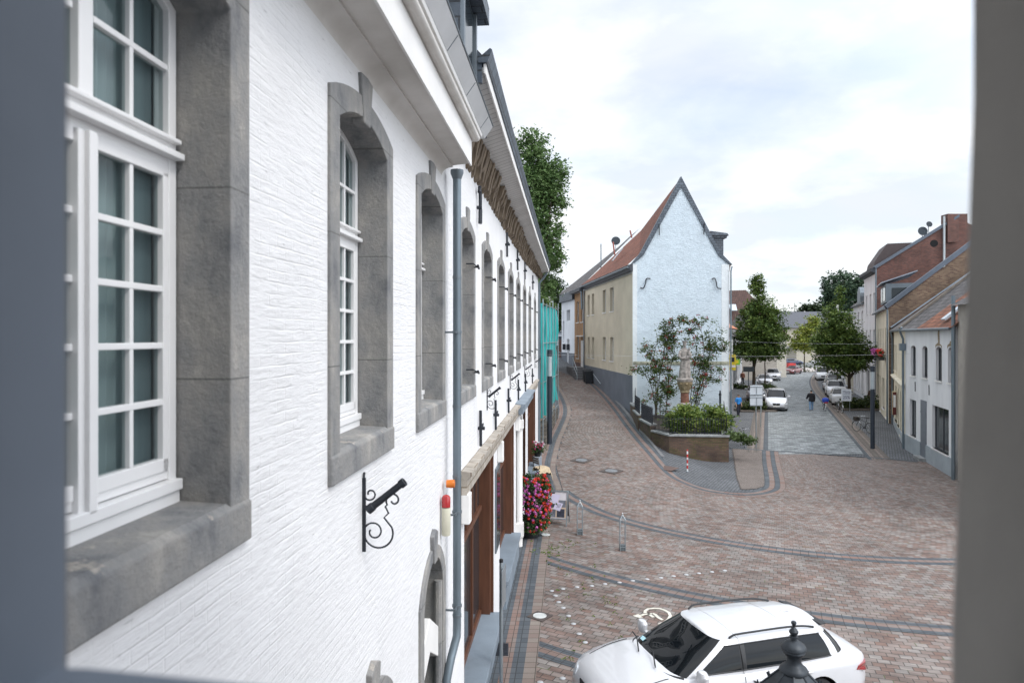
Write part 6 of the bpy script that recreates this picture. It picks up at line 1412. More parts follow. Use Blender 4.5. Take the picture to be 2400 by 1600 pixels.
MPV = dict(L=4.65, W=1.81, roof=1.74, belt=1.10, hood=.98, nose=.68, ws0=1.62, ws1=.62, rw0=-2.2, rw1=-2.0, cp=-1.0, fo=.9, ro=.85, wr=.32, tail=1.05, rw=.74)
SUV = dict(L=4.5, W=1.85, roof=1.68, belt=1.10, hood=1.02, nose=.78, ws0=1.22, ws1=.45, rw0=-2.08, rw1=-1.7, cp=-1.0, fo=.9, ro=.9, wr=.36, tail=1.06, rw=.72)
VAN = dict(L=4.6, W=1.85, roof=1.85, belt=1.15, hood=1.05, nose=.72, ws0=1.55, ws1=.8, rw0=-2.2, rw1=-2.1, cp=-1.0, fo=.85, ro=.85, wr=.33, tail=1.1, rw=.80)
SALOON = dict(L=4.5, W=1.78, roof=1.42, belt=.94, hood=.86, nose=.64, ws0=1.05, ws1=.3, rw0=-1.75, rw1=-1.05, cp=-.85, fo=.85, ro=.95, wr=.31, tail=.96)
hd = math.atan2(-.277, -.96)
hero_car = make_car('parked_car', 'white estate car with black roof rails parked in the foreground beside the lantern', (3.44, 11.45, 0), hd, ESTATE, paint('white_car_paint', (.56, .57, .59)), rails=True, hero=True)
hero_car.scale = (.955, .955, 1.015)
m_sil = paint('silver_car_paint', (.52, .53, .56), .35); m_wht = paint('white_car_paint'); m_gry = paint('grey_car_paint', (.13, .14, .16), .3); m_mar = paint('maroon_car_paint', (.13, .018, .02), .2)
down = math.atan2(-.936, -.351)
gG = 'cars parked along the street'
make_car('car', 'silver people carrier driving towards the viewer in the middle of the street', (22.9, 59.2, 0), down, MPV, m_sil)
make_car('parked_car', 'silver grey car half hidden behind the two blank sign plates', (24.3, 68.0, 0), down, HATCH, m_gry, gG)
make_car('parked_car', 'silver hatchback parked behind the flower bed under the left street tree', (32.3, 87.5, 0), down + .12, HATCH, m_sil, gG)
make_car('parked_car', 'pale silver car parked second farthest on the left side of the street', (37.8, 99.0, 0), down + .1, SUV, m_sil, gG)
make_car('parked_car', 'maroon saloon parked beside the red box at the far left of the street', (47.5, 115.5, 0), down - .38, SALOON, m_mar, gG)
make_car('parked_car', 'white car nearest on the right, behind the white price board', (30.5, 63.4, 0), down, HATCH, m_wht, gG)
make_car('parked_car', 'white off-roader with black sunroof parked second on the right side', (34.0, 71.8, 0), down, SUV, m_wht, gG, dark_roof=False, rails=True)
make_car('parked_car', 'grey car parked third on the right side of the street', (37.0, 79.0, 0), down, HATCH, m_gry, gG)
make_car('parked_car', 'white car with dark roof bar parked fourth on the right side', (39.9, 84.6, 0), down, SUV, m_sil, gG)
make_car('parked_car', 'white van parked farthest along the right side of the street', (45.2, 99.5, 0), down, VAN, m_wht, gG)
make_car('parked_car', 'white car parked sideways on the plaza at the far end', (69.0, 152.0, 0), math.atan2(-.15, 1), SALOON, m_wht, gG)
make_car('parked_car', 'dark blue car parked sideways left of the white car on the far plaza', (62.8, 152.5, 0), math.atan2(-.05, 1), HATCH, paint('navy_car_paint', (.02, .03, .07), .2), gG)

# ================================================================ PEOPLE
def person(label, loc, face, pose, cloth, hair=(.05, .035, .025), skin=(.45, .27, .19), group=None, H=1.72):
    """joints in a local frame: +y = the way the person faces; skin-modifier body with clothes as children"""
    t = thing('person', label, 'person', loc, face, group, world=False); s_ = H / 1.72
    J = dict(pel=(0, 0, .95), wai=(0, .0, 1.10), che=(0, .0, 1.30), nec=(0, 0, 1.47), hea=(0, .01, 1.53), hd=(0, .02, 1.62), crn=(0, .01, 1.70))
    J.update(pose)
    chain = [('pel', 'wai'), ('wai', 'che'), ('che', 'nec'), ('nec', 'hea'), ('hea', 'hd'), ('hd', 'crn')]
    rad = dict(pel=(.16, .11), wai=(.135, .10), che=(.165, .11), nec=(.06, .055), hea=(.062, .065), hd=(.078, .10), crn=(.05, .065))
    for sd_ in ('l', 'r'):
        for a, b in (('che', 'sh' + sd_), ('sh' + sd_, 'el' + sd_), ('el' + sd_, 'wr' + sd_), ('wr' + sd_, 'pa' + sd_), ('pel', 'hi' + sd_), ('hi' + sd_, 'kn' + sd_), ('kn' + sd_, 'an' + sd_), ('an' + sd_, 'to' + sd_)): chain.append((a, b))
        rad.update({'sh' + sd_: (.065, .065), 'el' + sd_: (.042, .042), 'wr' + sd_: (.028, .022), 'pa' + sd_: (.036, .018), 'hi' + sd_: (.095, .10), 'kn' + sd_: (.06, .062), 'an' + sd_: (.042, .045), 'to' + sd_: (.042, .028)})
        pa = Vector(J['pa' + sd_]); d = (pa - Vector(J['wr' + sd_])).normalized(); sx = 1 if sd_ == 'l' else -1
        for i in range(4):
            J['f%s%d' % (sd_, i)] = tuple(pa + d * (.055 + .008 * (i in (1, 2))) + Vector((0, (i - 1.5) * .020, -.01))); rad['f%s%d' % (sd_, i)] = (.009, .009); chain.append(('pa' + sd_, 'f%s%d' % (sd_, i)))
        J['th' + sd_] = tuple(Vector(J['wr' + sd_]) + d * .05 + Vector((0, .045, 0))); rad['th' + sd_] = (.010, .010); chain.append(('wr' + sd_, 'th' + sd_))
    names = list(J); idx = {n_: i for i, n_ in enumerate(names)}
    me = bpy.data.meshes.new('body'); me.from_pydata([tuple(c * s_ for c in J[n_]) for n_ in names], [(idx[a], idx[b]) for a, b in chain], []); me.update()
    o = bpy.data.objects.new('body', me); COL.objects.link(o)
    md = o.modifiers.new('skin', 'SKIN')
    for n_ in names: v = me.skin_vertices[0].data[idx[n_]]; v.radius = tuple(q * s_ for q in rad[n_]); v.use_root = n_ == 'pel'
    o.modifiers.new('sub', 'SUBSURF').levels = 1; o.modifiers['sub'].render_levels = 1
    dg = bpy.context.evaluated_depsgraph_get(); m2 = bpy.data.meshes.new_from_object(o.evaluated_get(dg)); bpy.data.objects.remove(o)
    for p in m2.polygons: p.use_smooth = True
    mats = [M('skin', skin, .6, var=.05)]; m2.materials.clear(); m2.materials.append(mats[0])
    b = bpy.data.objects.new('body', m2); COL.objects.link(b); b.parent = t
    def shell(nm, zlo, zhi, mat, xlim=None, infl=.014, extra=None):
        bm = bmesh.new(); bm.from_mesh(m2)
        bm.normal_update()
        dl = []
        for f in bm.faces:
            c = f.calc_center_median(); keep = zlo * s_ <= c.z <= zhi * s_
            if keep and xlim is not None and abs(c.x) > xlim: keep = False
            if keep and extra is not None and not extra(c): keep = False
            if not keep: dl.append(f)
        nrm = {v: v.normal.copy() for v in bm.verts}
        for v in bm.verts: v.co += nrm[v] * infl
        bmesh.ops.delete(bm, geom=dl, context='FACES')
        m3 = bpy.data.meshes.new(nm); bm.to_mesh(m3); bm.free(); m3.materials.clear(); m3.materials.append(mat)
        o3 = bpy.data.objects.new(nm, m3); COL.objects.link(o3); o3.parent = t; return o3
    for nm, zlo, zhi, mat, infl, ex in cloth: shell(nm, zlo, zhi, mat, None, infl, ex)
    hdj = Vector(J['hd']) * s_
    q = MB(); q.lathe([(.01, -.02), (.085, -.0), (.092, .045), (.075, .09), (.02, .112)], (hdj.x, hdj.y - .015, hdj.z + .0), 14, .9, 1.1); q.build('hair', M('hair_%d' % int(sum(hair) * 1000), hair, .8, var=.3, nscale=20), t, smooth=True, off=(0, 0, 0))
    q = MB(); q.lathe([(.012, -.02), (.006, .02)], (hdj.x, hdj.y + .10, hdj.z - .005), 6)
    for s1_ in (-1, 1): q.lathe([(.007, -.006), (.007, .006)], (hdj.x + s1_ * .03, hdj.y + .088, hdj.z + .015), 6)
    q.build('face', M('skin_dark', sc(skin, .6), .6), t, off=(0, 0, 0))
    return t
def std(**k):
    P_ = dict(shl=(.19, 0, 1.41), shr=(-.19, 0, 1.41), ell=(.24, -.03, 1.13), elr=(-.24, -.03, 1.13), wrl=(.25, .06, .90), wrr=(-.25, .06, .90), pal=(.25, .08, .82), par=(-.25, .08, .82),
              hil=(.09, 0, .88), hir=(-.09, 0, .88), knl=(.095, .03, .49), knr=(-.095, -.01, .49), anl=(.095, .02, .09), anr=(-.095, -.12, .10), tol=(.10, .15, .04), tor=(-.10, .02, .04)); P_.update(k); return P_
m_shirtb = M('bright_blue_shirt', (.02, .20, .55), .8, var=.2, nscale=9, bump=.3); m_trk = M('dark_trousers', (.018, .02, .032), .85, var=.3, nscale=8); m_blktop = M('black_top', (.012, .012, .016), .85, var=.3, nscale=8)
m_jean = M('light_jeans', (.16, .27, .42), .85, var=.25, nscale=9); m_shoe = M('dark_shoe', (.02, .02, .02), .6); m_greyt = M('grey_shirt', (.20, .22, .27), .85, var=.2); m_brnt = M('brown_jacket', (.09, .06, .045), .85, var=.3, nscale=6)
top_ex = lambda c: True
person('person in a bright blue short sleeved shirt and dark trousers walking by the gable corner', (17.75, 53.5, 0), R(200),
       std(), [('shirt', 1.0, 1.47, m_shirtb, .03, lambda c: not (abs(c.x) > .2 and c.z < 1.15)), ('trousers', .07, 1.02, m_trk, .018, lambda c: abs(c.x) < .2), ('shoe', -.05, .09, M('tan_shoe', (.25, .18, .12), .7), .01, None)], hair=(.10, .08, .07))
person('person in a loose black top and light blue jeans pushing a bicycle, seen from behind', (25.25, 57.6, 0), down + R(90),
       std(wrr=(-.34, .30, 1.0), elr=(-.30, .08, 1.12), par=(-.38, .36, .98), anl=(.09, .16, .10), tol=(.09, .28, .04), knl=(.095, .12, .5)), [('top', .78, 1.47, m_blktop, .05, lambda c: not (c.z < 1.0 and abs(c.x) > .26)), ('sleeves', 1.1, 1.45, m_blktop, .035, lambda c: abs(c.x) > .15), ('jeans', .09, .9, m_jean, .02, lambda c: abs(c.x) < .2), ('shoe', -.05, .1, m_shoe, .01, None)], hair=(.012, .01, .01))
person('person in a brown jacket with bright white shoes standing behind the dark lamp post', (31.85, 60.5, 0), down + R(95),
       std(), [('jacket', .85, 1.47, m_brnt, .03, lambda c: not (abs(c.x) > .2 and c.z < .92)), ('trousers', .08, .95, m_trk, .018, lambda c: abs(c.x) < .2), ('shoe', -.05, .1, M('white_shoe', (.7, .7, .72), .6), .014, None)], hair=(.015, .012, .01))
sit = std(knl=(.12, .42, .47), knr=(-.12, .42, .47), hil=(.09, .02, .50), hir=(-.09, .02, .50), anl=(.12, .44, .09), anr=(-.12, .44, .09), tol=(.12, .58, .04), tor=(-.12, .58, .04), shl=(.19, 0, 1.0), shr=(-.19, 0, 1.0), ell=(.25, .08, .76), elr=(-.25, .08, .76), wrl=(.18, .3, .66), wrr=(-.18, .3, .66), pal=(.14, .37, .64), par=(-.14, .37, .64))
sit.update(pel=(0, 0, .54), wai=(0, 0, .68), che=(0, 0, .88), nec=(0, 0, 1.05), hea=(0, .01, 1.11), hd=(0, .02, 1.20), crn=(0, .01, 1.28))
pb = (30.9, 63.3, 0)
person('person in a grey shirt sitting on a bench behind the right hedge', pb, R(200), sit,
       [('shirt', .55, 1.05, m_greyt, .025, lambda c: c.y < .2), ('trousers', .09, .6, m_trk, .018, None)], hair=(.03, .02, .018))
person('person in dark clothes standing among shop fronts behind the left street tree', (30.4, 90, 0), down + R(90), std(),
       [('top', .9, 1.47, M('rust_top', (.22, .09, .06), .85), .03, None), ('trousers', .08, .95, m_trk, .018, lambda c: abs(c.x) < .2)], hair=(.05, .03, .02))
bn = thing('bench', 'low timber bench under the seated person behind the right hedge', 'bench', pb, R(200), world=False)
q = MB(); q.box(-.8, -.22, .41, .8, .2, .455); q.build('seat', M('bench_timber', (.16, .10, .06), .8), bn, off=(0, 0, 0), bevel=.01)
for x in (-.65, .65): q = MB(); q.box(x - .04, -.18, 0, x + .04, .16, .41); q.build('leg', m_iron, bn, off=(0, 0, 0))

# ================================================================ BICYCLES
def bicycle(label, loc, heading, col=(.02, .02, .025), basket=False, bag=None, group=None, lean=0):
    """local: +x forward"""
    t = thing('bicycle', label, 'bicycle', loc, heading, group, world=False)
    mf = M('bike_paint_%d' % int(col[0] * 1000), col, .35, .3)
    for x in (-.52, .54):
        q = MB(); q.tube([(x + .335 * math.cos(a * math.pi / 16), 0, .35 + .335 * math.sin(a * math.pi / 16)) for a in range(32)], .018, 6, close=True); w_ = q.build('wheel', m_tyre, t, smooth=True, off=(0, 0, 0))
        q = MB(); q.tube([(x + .31 * math.cos(a * math.pi / 16), 0, .35 + .31 * math.sin(a * math.pi / 16)) for a in range(32)], .008, 5, close=True)
        for a in range(10): q.tube([(x, 0, .35), (x + .31 * math.cos(a * math.pi / 5), 0, .35 + .31 * math.sin(a * math.pi / 5))], .0025, 3)
        q.tube([(x, -.05, .35), (x, .05, .35)], .022, 8); q.build('rim', m_chrome, w_, off=(0, 0, 0))
        q = MB(); q.tube([(x + .37 * math.cos(R(a)), 0, .35 + .37 * math.sin(R(a))) for a in range(20, 190, 12)], .02, 6); q.build('mudguard', m_chrome, t, off=(0, 0, 0))
    q = MB(); bb, se, hl_, ht = (-.08, 0, .29), (-.24, 0, .78), (.36, 0, .66), (.31, 0, .86)
    for a, b, r_ in ((bb, se, .017), (bb, hl_, .02), ((-.2, 0, .66), ht, .016), (hl_, ht, .02), (bb, (-.52, 0, .35), .012), (se, (-.52, 0, .35), .011), (hl_, (.50, 0, .5), .016), ((.50, 0, .5), (.54, 0, .35), .014)): q.tube([a, b], r_, 7)
    q.build('frame', mf, t, smooth=True, off=(0, 0, 0))
    q = MB(); q.tube([(.31, 0, .86), (.27, 0, 1.0)], .014, 6); q.tube([(.10, .28, 1.02), (.2, .27, 1.04), (.28, .12, 1.02), (.28, 0, 1.0), (.28, -.12, 1.02), (.2, -.27, 1.04), (.10, -.28, 1.02)], .012, 6); q.build('handlebar', m_chrome, t, smooth=True, off=(0, 0, 0))
    q = MB(); q.tube([(-.24, 0, .78), (-.27, 0, .92)], .013, 6); q.prism([(-.40, .08, .93), (-.40, -.08, .93), (-.15, -.02, .95), (-.12, 0, .95), (-.15, .02, .95)], (0, 0, .05)); q.build('saddle', m_blk, t, off=(0, 0, 0))
    q = MB(); q.tube([(-.08, -.06, .29), (-.08, .06, .29)], .04, 10); q.tube([(-.08, .07, .29), (.02, .08, .15)], .01, 5); q.tube([(-.08, -.07, .29), (-.18, -.08, .43)], .01, 5); q.build('crank', m_iron, t, off=(0, 0, 0))
    if basket:
        q = MB(); q.box(.38, -.17, .72, .66, .17, .96); q.build('basket', M('dark_wicker', (.03, .025, .02), .9, bump=.5), t, off=(0, 0, 0), bevel=.02)
    if bag:
        q = MB(); q.lathe([(.02, -.2), (.16, -.18), (.22, -.05), (.2, .12), (.1, .2), (.01, .22)], (-.52, 0, .92), 14, 1.0, 1.3); q.build('pannier_bag', bag, t, smooth=True, off=(0, 0, 0))
        q = MB(); q.lathe([(.02, -.12), (.14, -.1), (.16, .0), (.1, .12), (.01, .13)], (-.55, -.02, .78), 12, 1.0, 1.2); q.build('pannier_bag', M('red_bag', (.35, .03, .04), .7), t, smooth=True, off=(0, 0, 0))
    return t
bicycle('bicycle loaded with a blue and red bag, pushed by the walker in black', (26.45, 57.8, 0), down + math.pi + .08, bag=M('blue_bag', (.02, .06, .38), .7))
bicycle('black bicycle with front basket parked against the cream house wall', (22.95, 44.6, 0), R(112), (.03, .03, .035), basket=True)
bicycle('dark bicycle leaning against the garden wall at the end of the left lane', (4.55, 73.9, 3.85), R(8), (.05, .02, .02))
bicycle('bicycle half hidden by the shrub at the right corner of the planter', (13.2, 38.9, 0), R(255), (.04, .04, .045))
bicycle('bicycle parked at the front of the right hedge under the price board', (26.9, 56.0, 0), down + .2, (.06, .03, .03))
# ================================================================ STREET FURNITURE AND SMALL THINGS
m_galv = M('galvanised_steel', (.38, .43, .46), .35, .7, var=.12, nscale=4)
m_post = M('dark_blue_post', (.028, .036, .05), .5, .2, var=.15)
m_disc = M('polished_disc', (.46, .47, .48), .4, .3, var=.08)
def WB(o, y, z):      # building frame -> world (same frame as the white building)
    c, s_ = math.cos(BZ), math.sin(BZ); return Vector((-1.6 + c * o - s_ * y, s_ * o + c * y, z))
# --- scroll brackets carrying a small cannon
cb = thing('cannon_bracket', 'black iron scroll bracket with a small cannon barrel, nearest, left of the grey downpipe', 'wall bracket', WB(0, 5.28, 4.86), BZ, 'cannon brackets on the white building', world=False)
q = MB(); q.beam((.012, 0, -.31), (.012, 0, .26), .03, .018, up=(0, 1, 0)); q.prism([(.005, -.012, .26), (.02, -.012, .26), (.02, .0, .30), (.005, 0, .30)], (0, .02, 0)); q.build('wall_plate', m_iron, cb, off=(0, 0, 0), bevel=.004)
q = MB(); a, b = Vector((.045, 0, .01)), Vector((.33, 0, .235)); q.tube([a, a.lerp(b, .14), a.lerp(b, .15), a.lerp(b, .88), a.lerp(b, .89), b], [.036, .034, .029, .026, .034, .034], 18); q.build('cannon_barrel', m_iron, cb, off=(0, 0, 0), smooth=True)
q = MB(); q.tube([b + (b - a) * .002, b + (b - a) * .005], [.019, .019], 14); q.build('muzzle', M('black_void'), cb, off=(0, 0, 0))
def spiral(cx_, cz_, r0, r1, a0, a1, n=26): return [(cx_ + (r0 + (r1 - r0) * i / n) * math.cos(R(a0 + (a1 - a0) * i / n)), 0, cz_ + (r0 + (r1 - r0) * i / n) * math.sin(R(a0 + (a1 - a0) * i / n))) for i in range(n + 1)]
q = MB(); q.tube([(.02, 0, -.04)] + spiral(.125, -.165, .11, .115, 170, 385, 22) + [(.17, 0, -.045), (.205, 0, -.01), (.18, 0, .04)] + spiral(.245, .09, .062, .018, 215, -160, 22), .0075, 6); q.build('scroll', m_iron, cb, off=(0, 0, 0), smooth=True)
q = MB(); q.tube([(.02, 0, -.12)] + spiral(.09, -.155, .075, .03, 150, -210, 24), .007, 6); q.build('scroll', m_iron, cb, off=(0, 0, 0), smooth=True)
q = MB(); q.tube([(.018, 0, .11)] + spiral(.062, .135, .05, .015, 240, 560, 22), .007, 6); q.build('scroll', m_iron, cb, off=(0, 0, 0), smooth=True)
for y, lab in ((13.15, 'black cannon bracket under the second window beyond the grey downpipe'), (18.2, 'small black cannon bracket under the fourth window beyond the grey downpipe'), (24.0, 'small black cannon bracket under the sixth window beyond the grey downpipe'), (31.0, 'small black cannon bracket under the last window before the scaffold')):
    c = copy_tree(cb); c.location = WB(0, y, 5.05); c['label'] = lab; c.scale = (.8, .8, .8)
# --- alarm lights on the wall
al = thing('alarm_beacon', 'red lens on a white alarm box with an orange beacon beside the downpipe', 'alarm', WB(0, 8.45, 4.2))
for nm, o_, y_, z_, prof, mt in (('orange_beacon', .11, 8.62, 4.36, [(.05, -.08), (.055, 0), (.05, .05), (.02, .06)], M('orange_lens', (.62, .17, .02), .25, coat=.4)), ('red_lens', .07, 8.46, 4.18, [(.055, -.07), (.055, .04), (.04, .07), (.01, .08)], M('red_lens', (.36, .02, .022), .25, coat=.4)), ('alarm_box', .07, 8.46, 3.95, [(.05, -.19), (.055, -.18), (.055, .15)], M('ivory_plastic', (.62, .60, .48), .5))):
    p = WB(o_, y_, z_); q = MB(); q.lathe(prof, p, 16)
    if nm == 'orange_beacon': q.v = [(p.x + (z - p.z) * .8, y, p.z + (x - p.x)) for x, y, z in q.v]
    q.build(nm, mt, al, smooth=True)
# --- lantern in front of the estate car
ln = thing('street_lantern', 'old style black lantern head with a ball finial, in front of the white estate car', 'lamp', (2.27, 5.5, 0))
m_lan = M('lantern_metal', (.035, .042, .05), .45, .5, var=.3, nscale=8, bump=.1)
zt = 3.92
q = MB(); q.lathe([(.005, 0), (.018, -.006), (.022, -.02), (.014, -.036), (.010, -.052), (.018, -.06), (.036, -.085), (.034, -.10), (.02, -.118), (.034, -.124), (.034, -.134), (.022, -.14), (.024, -.152), (.05, -.165), (.085, -.19), (.098, -.212), (.099, -.222), (.085, -.232), (.09, -.246), (.08, -.262), (.06, -.285), (.055, -.32), (.065, -.345), (.10, -.375), (.112, -.395), (.112, -.405), (.08, -.42)], (2.27, 5.5, zt), 28); q.build('finial', m_lan, ln, smooth=True)
q = MB(); n = 8; r0, r1, z0_, z1_ = .095, .275, zt - .40, zt - .575
top_ = [(2.27 + r0 * math.cos(2 * math.pi * (i + .5) / n), 5.5 + r0 * math.sin(2 * math.pi * (i + .5) / n), z0_) for i in range(n)]; bot = [(2.27 + r1 * math.cos(2 * math.pi * (i + .5) / n), 5.5 + r1 * math.sin(2 * math.pi * (i + .5) / n), z1_) for i in range(n)]
q.add(top_ + bot, [(i, (i + 1) % n, n + (i + 1) % n, n + i) for i in range(n)]); q.build('lantern_roof', m_lan, ln)
for i in range(n):
    q = MB(); q.tube([top_[i], bot[i], (bot[i][0] * 1.0 + (bot[i][0] - 2.27) * .08, bot[i][1] + (bot[i][1] - 5.5) * .08, bot[i][2] + .03)], .009, 6); q.lathe([(.004, 0), (.014, .01), (.004, .05)], (bot[i][0], bot[i][1], bot[i][2]), 6); q.build('roof_rib', m_lan, ln)
q = MB(); q.lathe([(.262, 0), (.275, -.02), (.262, -.05)], (2.27, 5.5, z1_), 8); q.lathe([(.17, 0), (.18, -.03), (.05, -.12), (.045, -.4)], (2.27, 5.5, z1_ - .6), 8); q.build('lantern_frame', m_lan, ln)
q = MB(); q.lathe([(.25, -.05), (.17, -.6)], (2.27, 5.5, z1_), 8); q.build('lantern_glass', MGLASS('lantern_glass', (.05, .06, .06), .5), ln)
q = MB(); q.lathe([(.14, 0), (.13, .5), (.07, .6), (.055, 1.2), (.05, 2.4)], (2.27, 5.5, 0), 16); q.build('post', m_lan, ln, smooth=True)
# --- thin post near the shop sill, with a sign seen edge-on
q0 = Vector((-.19, 12.0, 0)); t = thing('sign_post', 'thin grey steel post with an edge-on sign beside the blue stone window sill', 'post', q0)
q = MB(); q.tube([q0, q0 + Vector((0, 0, 2.27))], .032, 14); q.build('post', m_galv, t, smooth=True)
q = MB(); q.lathe([(.036, 2.25), (.036, 2.3), (.01, 2.315)], q0, 14); q.build('cap', m_blk, t, smooth=True)
q = MB(); q.obox(q0 + Vector((.045, .02, 1.82)), (.006, .0, 0), (.03, .22, 0), (0, 0, .33)); q.build('sign_plate', m_galv, t)
# --- blank sign plates on a post
q0 = G(1772, 1049); t = thing('sign_post', 'grey post carrying two blank sign plates seen from behind, at the street entrance', 'sign', q0)
q = MB(); q.tube([q0, q0 + Vector((0, 0, 3.75))], .035, 10); q.build('post', m_galv, t, smooth=True)
for z in (3.22, 2.63):
    q = MB(); q.box(q0.x - .36, q0.y - .06, z - .28, q0.x + .34, q0.y - .04, z + .28); q.build('sign_plate', M('sign_back', (.52, .56, .60), .5, .2, var=.05), t, bevel=.004)
    q = MB(); q.box(q0.x - .36, q0.y - .085, z + .19, q0.x + .34, q0.y - .06, z + .22); q.box(q0.x - .36, q0.y - .085, z - .25, q0.x + .34, q0.y - .06, z - .22); q.box(q0.x - .02, q0.y - .084, z - .22, q0.x + .02, q0.y - .061, z + .19); q.build('brace', m_galv, t)
q0 = G(1783, 1000); t = thing('sign_post', 'thin pale post with a narrow plate just behind the two blank sign plates', 'post', q0)
q = MB(); q.tube([q0, q0 + Vector((0, 0, 2.4))], .025, 8); q.build('post', m_galv, t); q = MB(); q.box(q0.x - .03, q0.y - .05, 1.0, q0.x + .04, q0.y - .02, 2.0); q.build('sign_plate', m_galv, t)
# --- dark lamp columns
def lamp(label, base, h=5.0, r=.115):
    t = thing('lamp_post', label, 'lamp', base, group='dark lamp columns')
    b = Vector(base); q = MB(); q.tube([b, b + Vector((0, 0, h * .72))], r, 16); q.build('column', m_post, t, smooth=True)
    q = MB(); q.tube([b + Vector((0, 0, h * .72)), b + Vector((0, 0, h * .93))], r * .92, 16); q.build('lamp_glass', M('frosted_lamp_glass', (.36, .40, .42), .3, var=.1, spec=.6), t, smooth=True)
    q = MB(); q.tube([b + Vector((0, 0, h * .93)), b + Vector((0, 0, h))], r * 1.02, 16); q.build('cap', m_post, t, smooth=True)
    q = MB(); q.lathe([(r * 1.02, h * .72 - .02), (r * 1.04, h * .72)], b, 16); q.build('collar', m_post, t); return t
p = Vector(((2045 - 1200) / F * 38, 38, 0)); lamp('dark lamp column on the right pavement of the street', p, 4.6)
p = G(1288, 1040); lamp('dark lamp column in front of the teal scaffold netting', p, 4.9, .13)
# --- red and white post, cage bollards
q0 = G(1611, 1104); t = thing('bollard', 'slim red and white striped post on the setts in front of the brick planter', 'bollard', q0)
for i in range(8):
    q = MB(); z = [0, .12, .27, .36, .52, .62, .77, .90, .97][i:i + 2]; q.tube([q0 + Vector((0, 0, z[0] * 1.02)), q0 + Vector((0, 0, z[1] * 1.02))], .035 if i < 7 else .03, 12)
    q.build('white_band' if i % 2 == 0 else 'red_band', M('post_white', (.7, .7, .7), .5) if i % 2 == 0 else M('post_red', (.45, .02, .02), .5), t, smooth=True)
q = MB(); q.lathe([(.06, 0), (.05, .02)], q0, 12); q.build('foot', m_galv, t)
def cage(label, q0):
    t = thing('cage_bollard', label, 'bollard', q0, group='wire cage bollards'); h = .9
    for sx in (-1, 1):
        for sy in (-1, 1):
            a = q0 + Vector((sx * .08, sy * .08, 0)); q = MB(); q.tube([a, a + Vector((0, 0, h)), q0 + Vector((0, 0, h + .14))], .010, 8); q.build('rod', m_galv, t, smooth=True)
    for z in (.12, .42, .72, h):
        q = MB(); q.tube([q0 + Vector((.08 * math.cos(a), .08 * math.sin(a), z)) * 1 for a in [math.pi / 4 + k * math.pi / 2 for k in range(4)]], .006, 6, close=True); q.v = [((x - q0.x) * 1.41 + q0.x, (y - q0.y) * 1.41 + q0.y, zz) for x, y, zz in q.v]; q.build('hoop', m_galv, t)
    q = MB(); q.lathe([(.005, h + .2), (.022, h + .18), (.022, h + .15), (.01, h + .13)], q0, 12); q.build('ball', m_disc, t, smooth=True)
    q = MB(); q.box(q0.x - .07, q0.y - .07, 0, q0.x + .07, q0.y + .07, .17); q.build('base', M('bollard_base', (.09, .11, .12), .6), t, bevel=.005)
cage('wire cage bollard nearer the flowers, left of the pair', G(1359, 1252)); cage('wire cage bollard farther from the flowers, right of the pair', G(1459, 1289))
# --- reflective discs set in the paving
DISC = [(365, 330), (400, 375), (430, 433), (470, 486), (520, 560), (565, 633), (617, 725), (672, 803), (468, 312), (598, 296), (733, 284), (855, 267), (988, 253), (1110, 237), (1242, 223), (1370, 210), (1485, 195), (1602, 182), (1718, 169), (1838, 156), (1956, 144), (465, 1133), (260, 1170)]
first = None
for i, (a, b) in enumerate(DISC):
    p = G(1200 + a / 3.92, 1300 + b / 3.92)
    lab = 'small round white stud in the bent row that bounds the parking bay' if i < 21 else 'small round white stud at the bottom edge left of the estate car'
    if first is None:
        q = MB(); q.lathe([(.056, .004), (.056, .010), (.04, .018), (.02, .020)], n=16); first = q.build('road_stud', m_disc, None, smooth=True, off=(0, 0, 0)); o = first
    else: o = first.copy(); COL.objects.link(o)
    o.location = p; tag(o, lab, 'road stud', 'round studs set in the paving' if i < 21 else 'studs at the bottom edge')
# --- covers
def cover(label, p, r, sq, round_mat, name='manhole_cover', rot=.12):
    t = thing(name, label, 'manhole cover', p)
    q = MB(); c, s_ = math.cos(rot) * sq, math.sin(rot) * sq; q.prism([(p.x + c, p.y + s_, p.z + .012), (p.x - s_, p.y + c, p.z + .012), (p.x - c, p.y - s_, p.z + .012), (p.x + s_, p.y - c, p.z + .012)], (0, 0, .012)); q.v = [(x, y, z + gz(x, y) - p.z) for x, y, z in q.v]; q.build('frame', M('cast_iron_frame', (.07, .055, .05), .7, var=.2), t)
    q = MB(); q.lathe([(r, .02), (r, .034), (r * .9, .036), (r * .88, .03), (r * .1, .032)], p, 28); q.v = [(x, y, z + gz(x, y) - p.z) for x, y, z in q.v]; q.build('lid', round_mat, t, smooth=True); return t
m_lid = M('worn_lid', (.19, .20, .21), .5, .3, var=.25, nscale=9)
cover('round manhole cover in a square frame, farther of the two in the left lane', G(1363, 1079), .27, .55, m_lid); cover('round manhole cover in a square frame, nearer of the two in the left lane', G(1433, 1104), .27, .55, m_lid)
cover('round glass floor light in a square dark frame beside the building footway', G(1265, 1444.6), .15, .30, M('floor_light_glass', (.55, .57, .56), .2, var=.1), 'floor_light')['category'] = 'floor light'
cover('round floor light on the footway below the flower planter', G(1279, 1254), .14, .16, M('floor_light_glass'), 'floor_light')['category'] = 'floor light'
p = G(1557, 1098); t = thing('drain_cover', 'square dark drain cover set in the curved kerb border', 'drain cover', p); q = MB(); q.obox((p.x + .12, p.y + .1, p.z + .018), (.33, -.30, -.01), (.25, .28, .015), (0, 0, .004)); q.build('grate', M('rusty_iron', (.10, .065, .055), .8, var=.2), t)
p = Vector((-.23, 13.55, .01)); t = thing('drain_grate', 'dark rectangular drain grate in the footway behind the thin steel post', 'drain cover', p); q = MB()
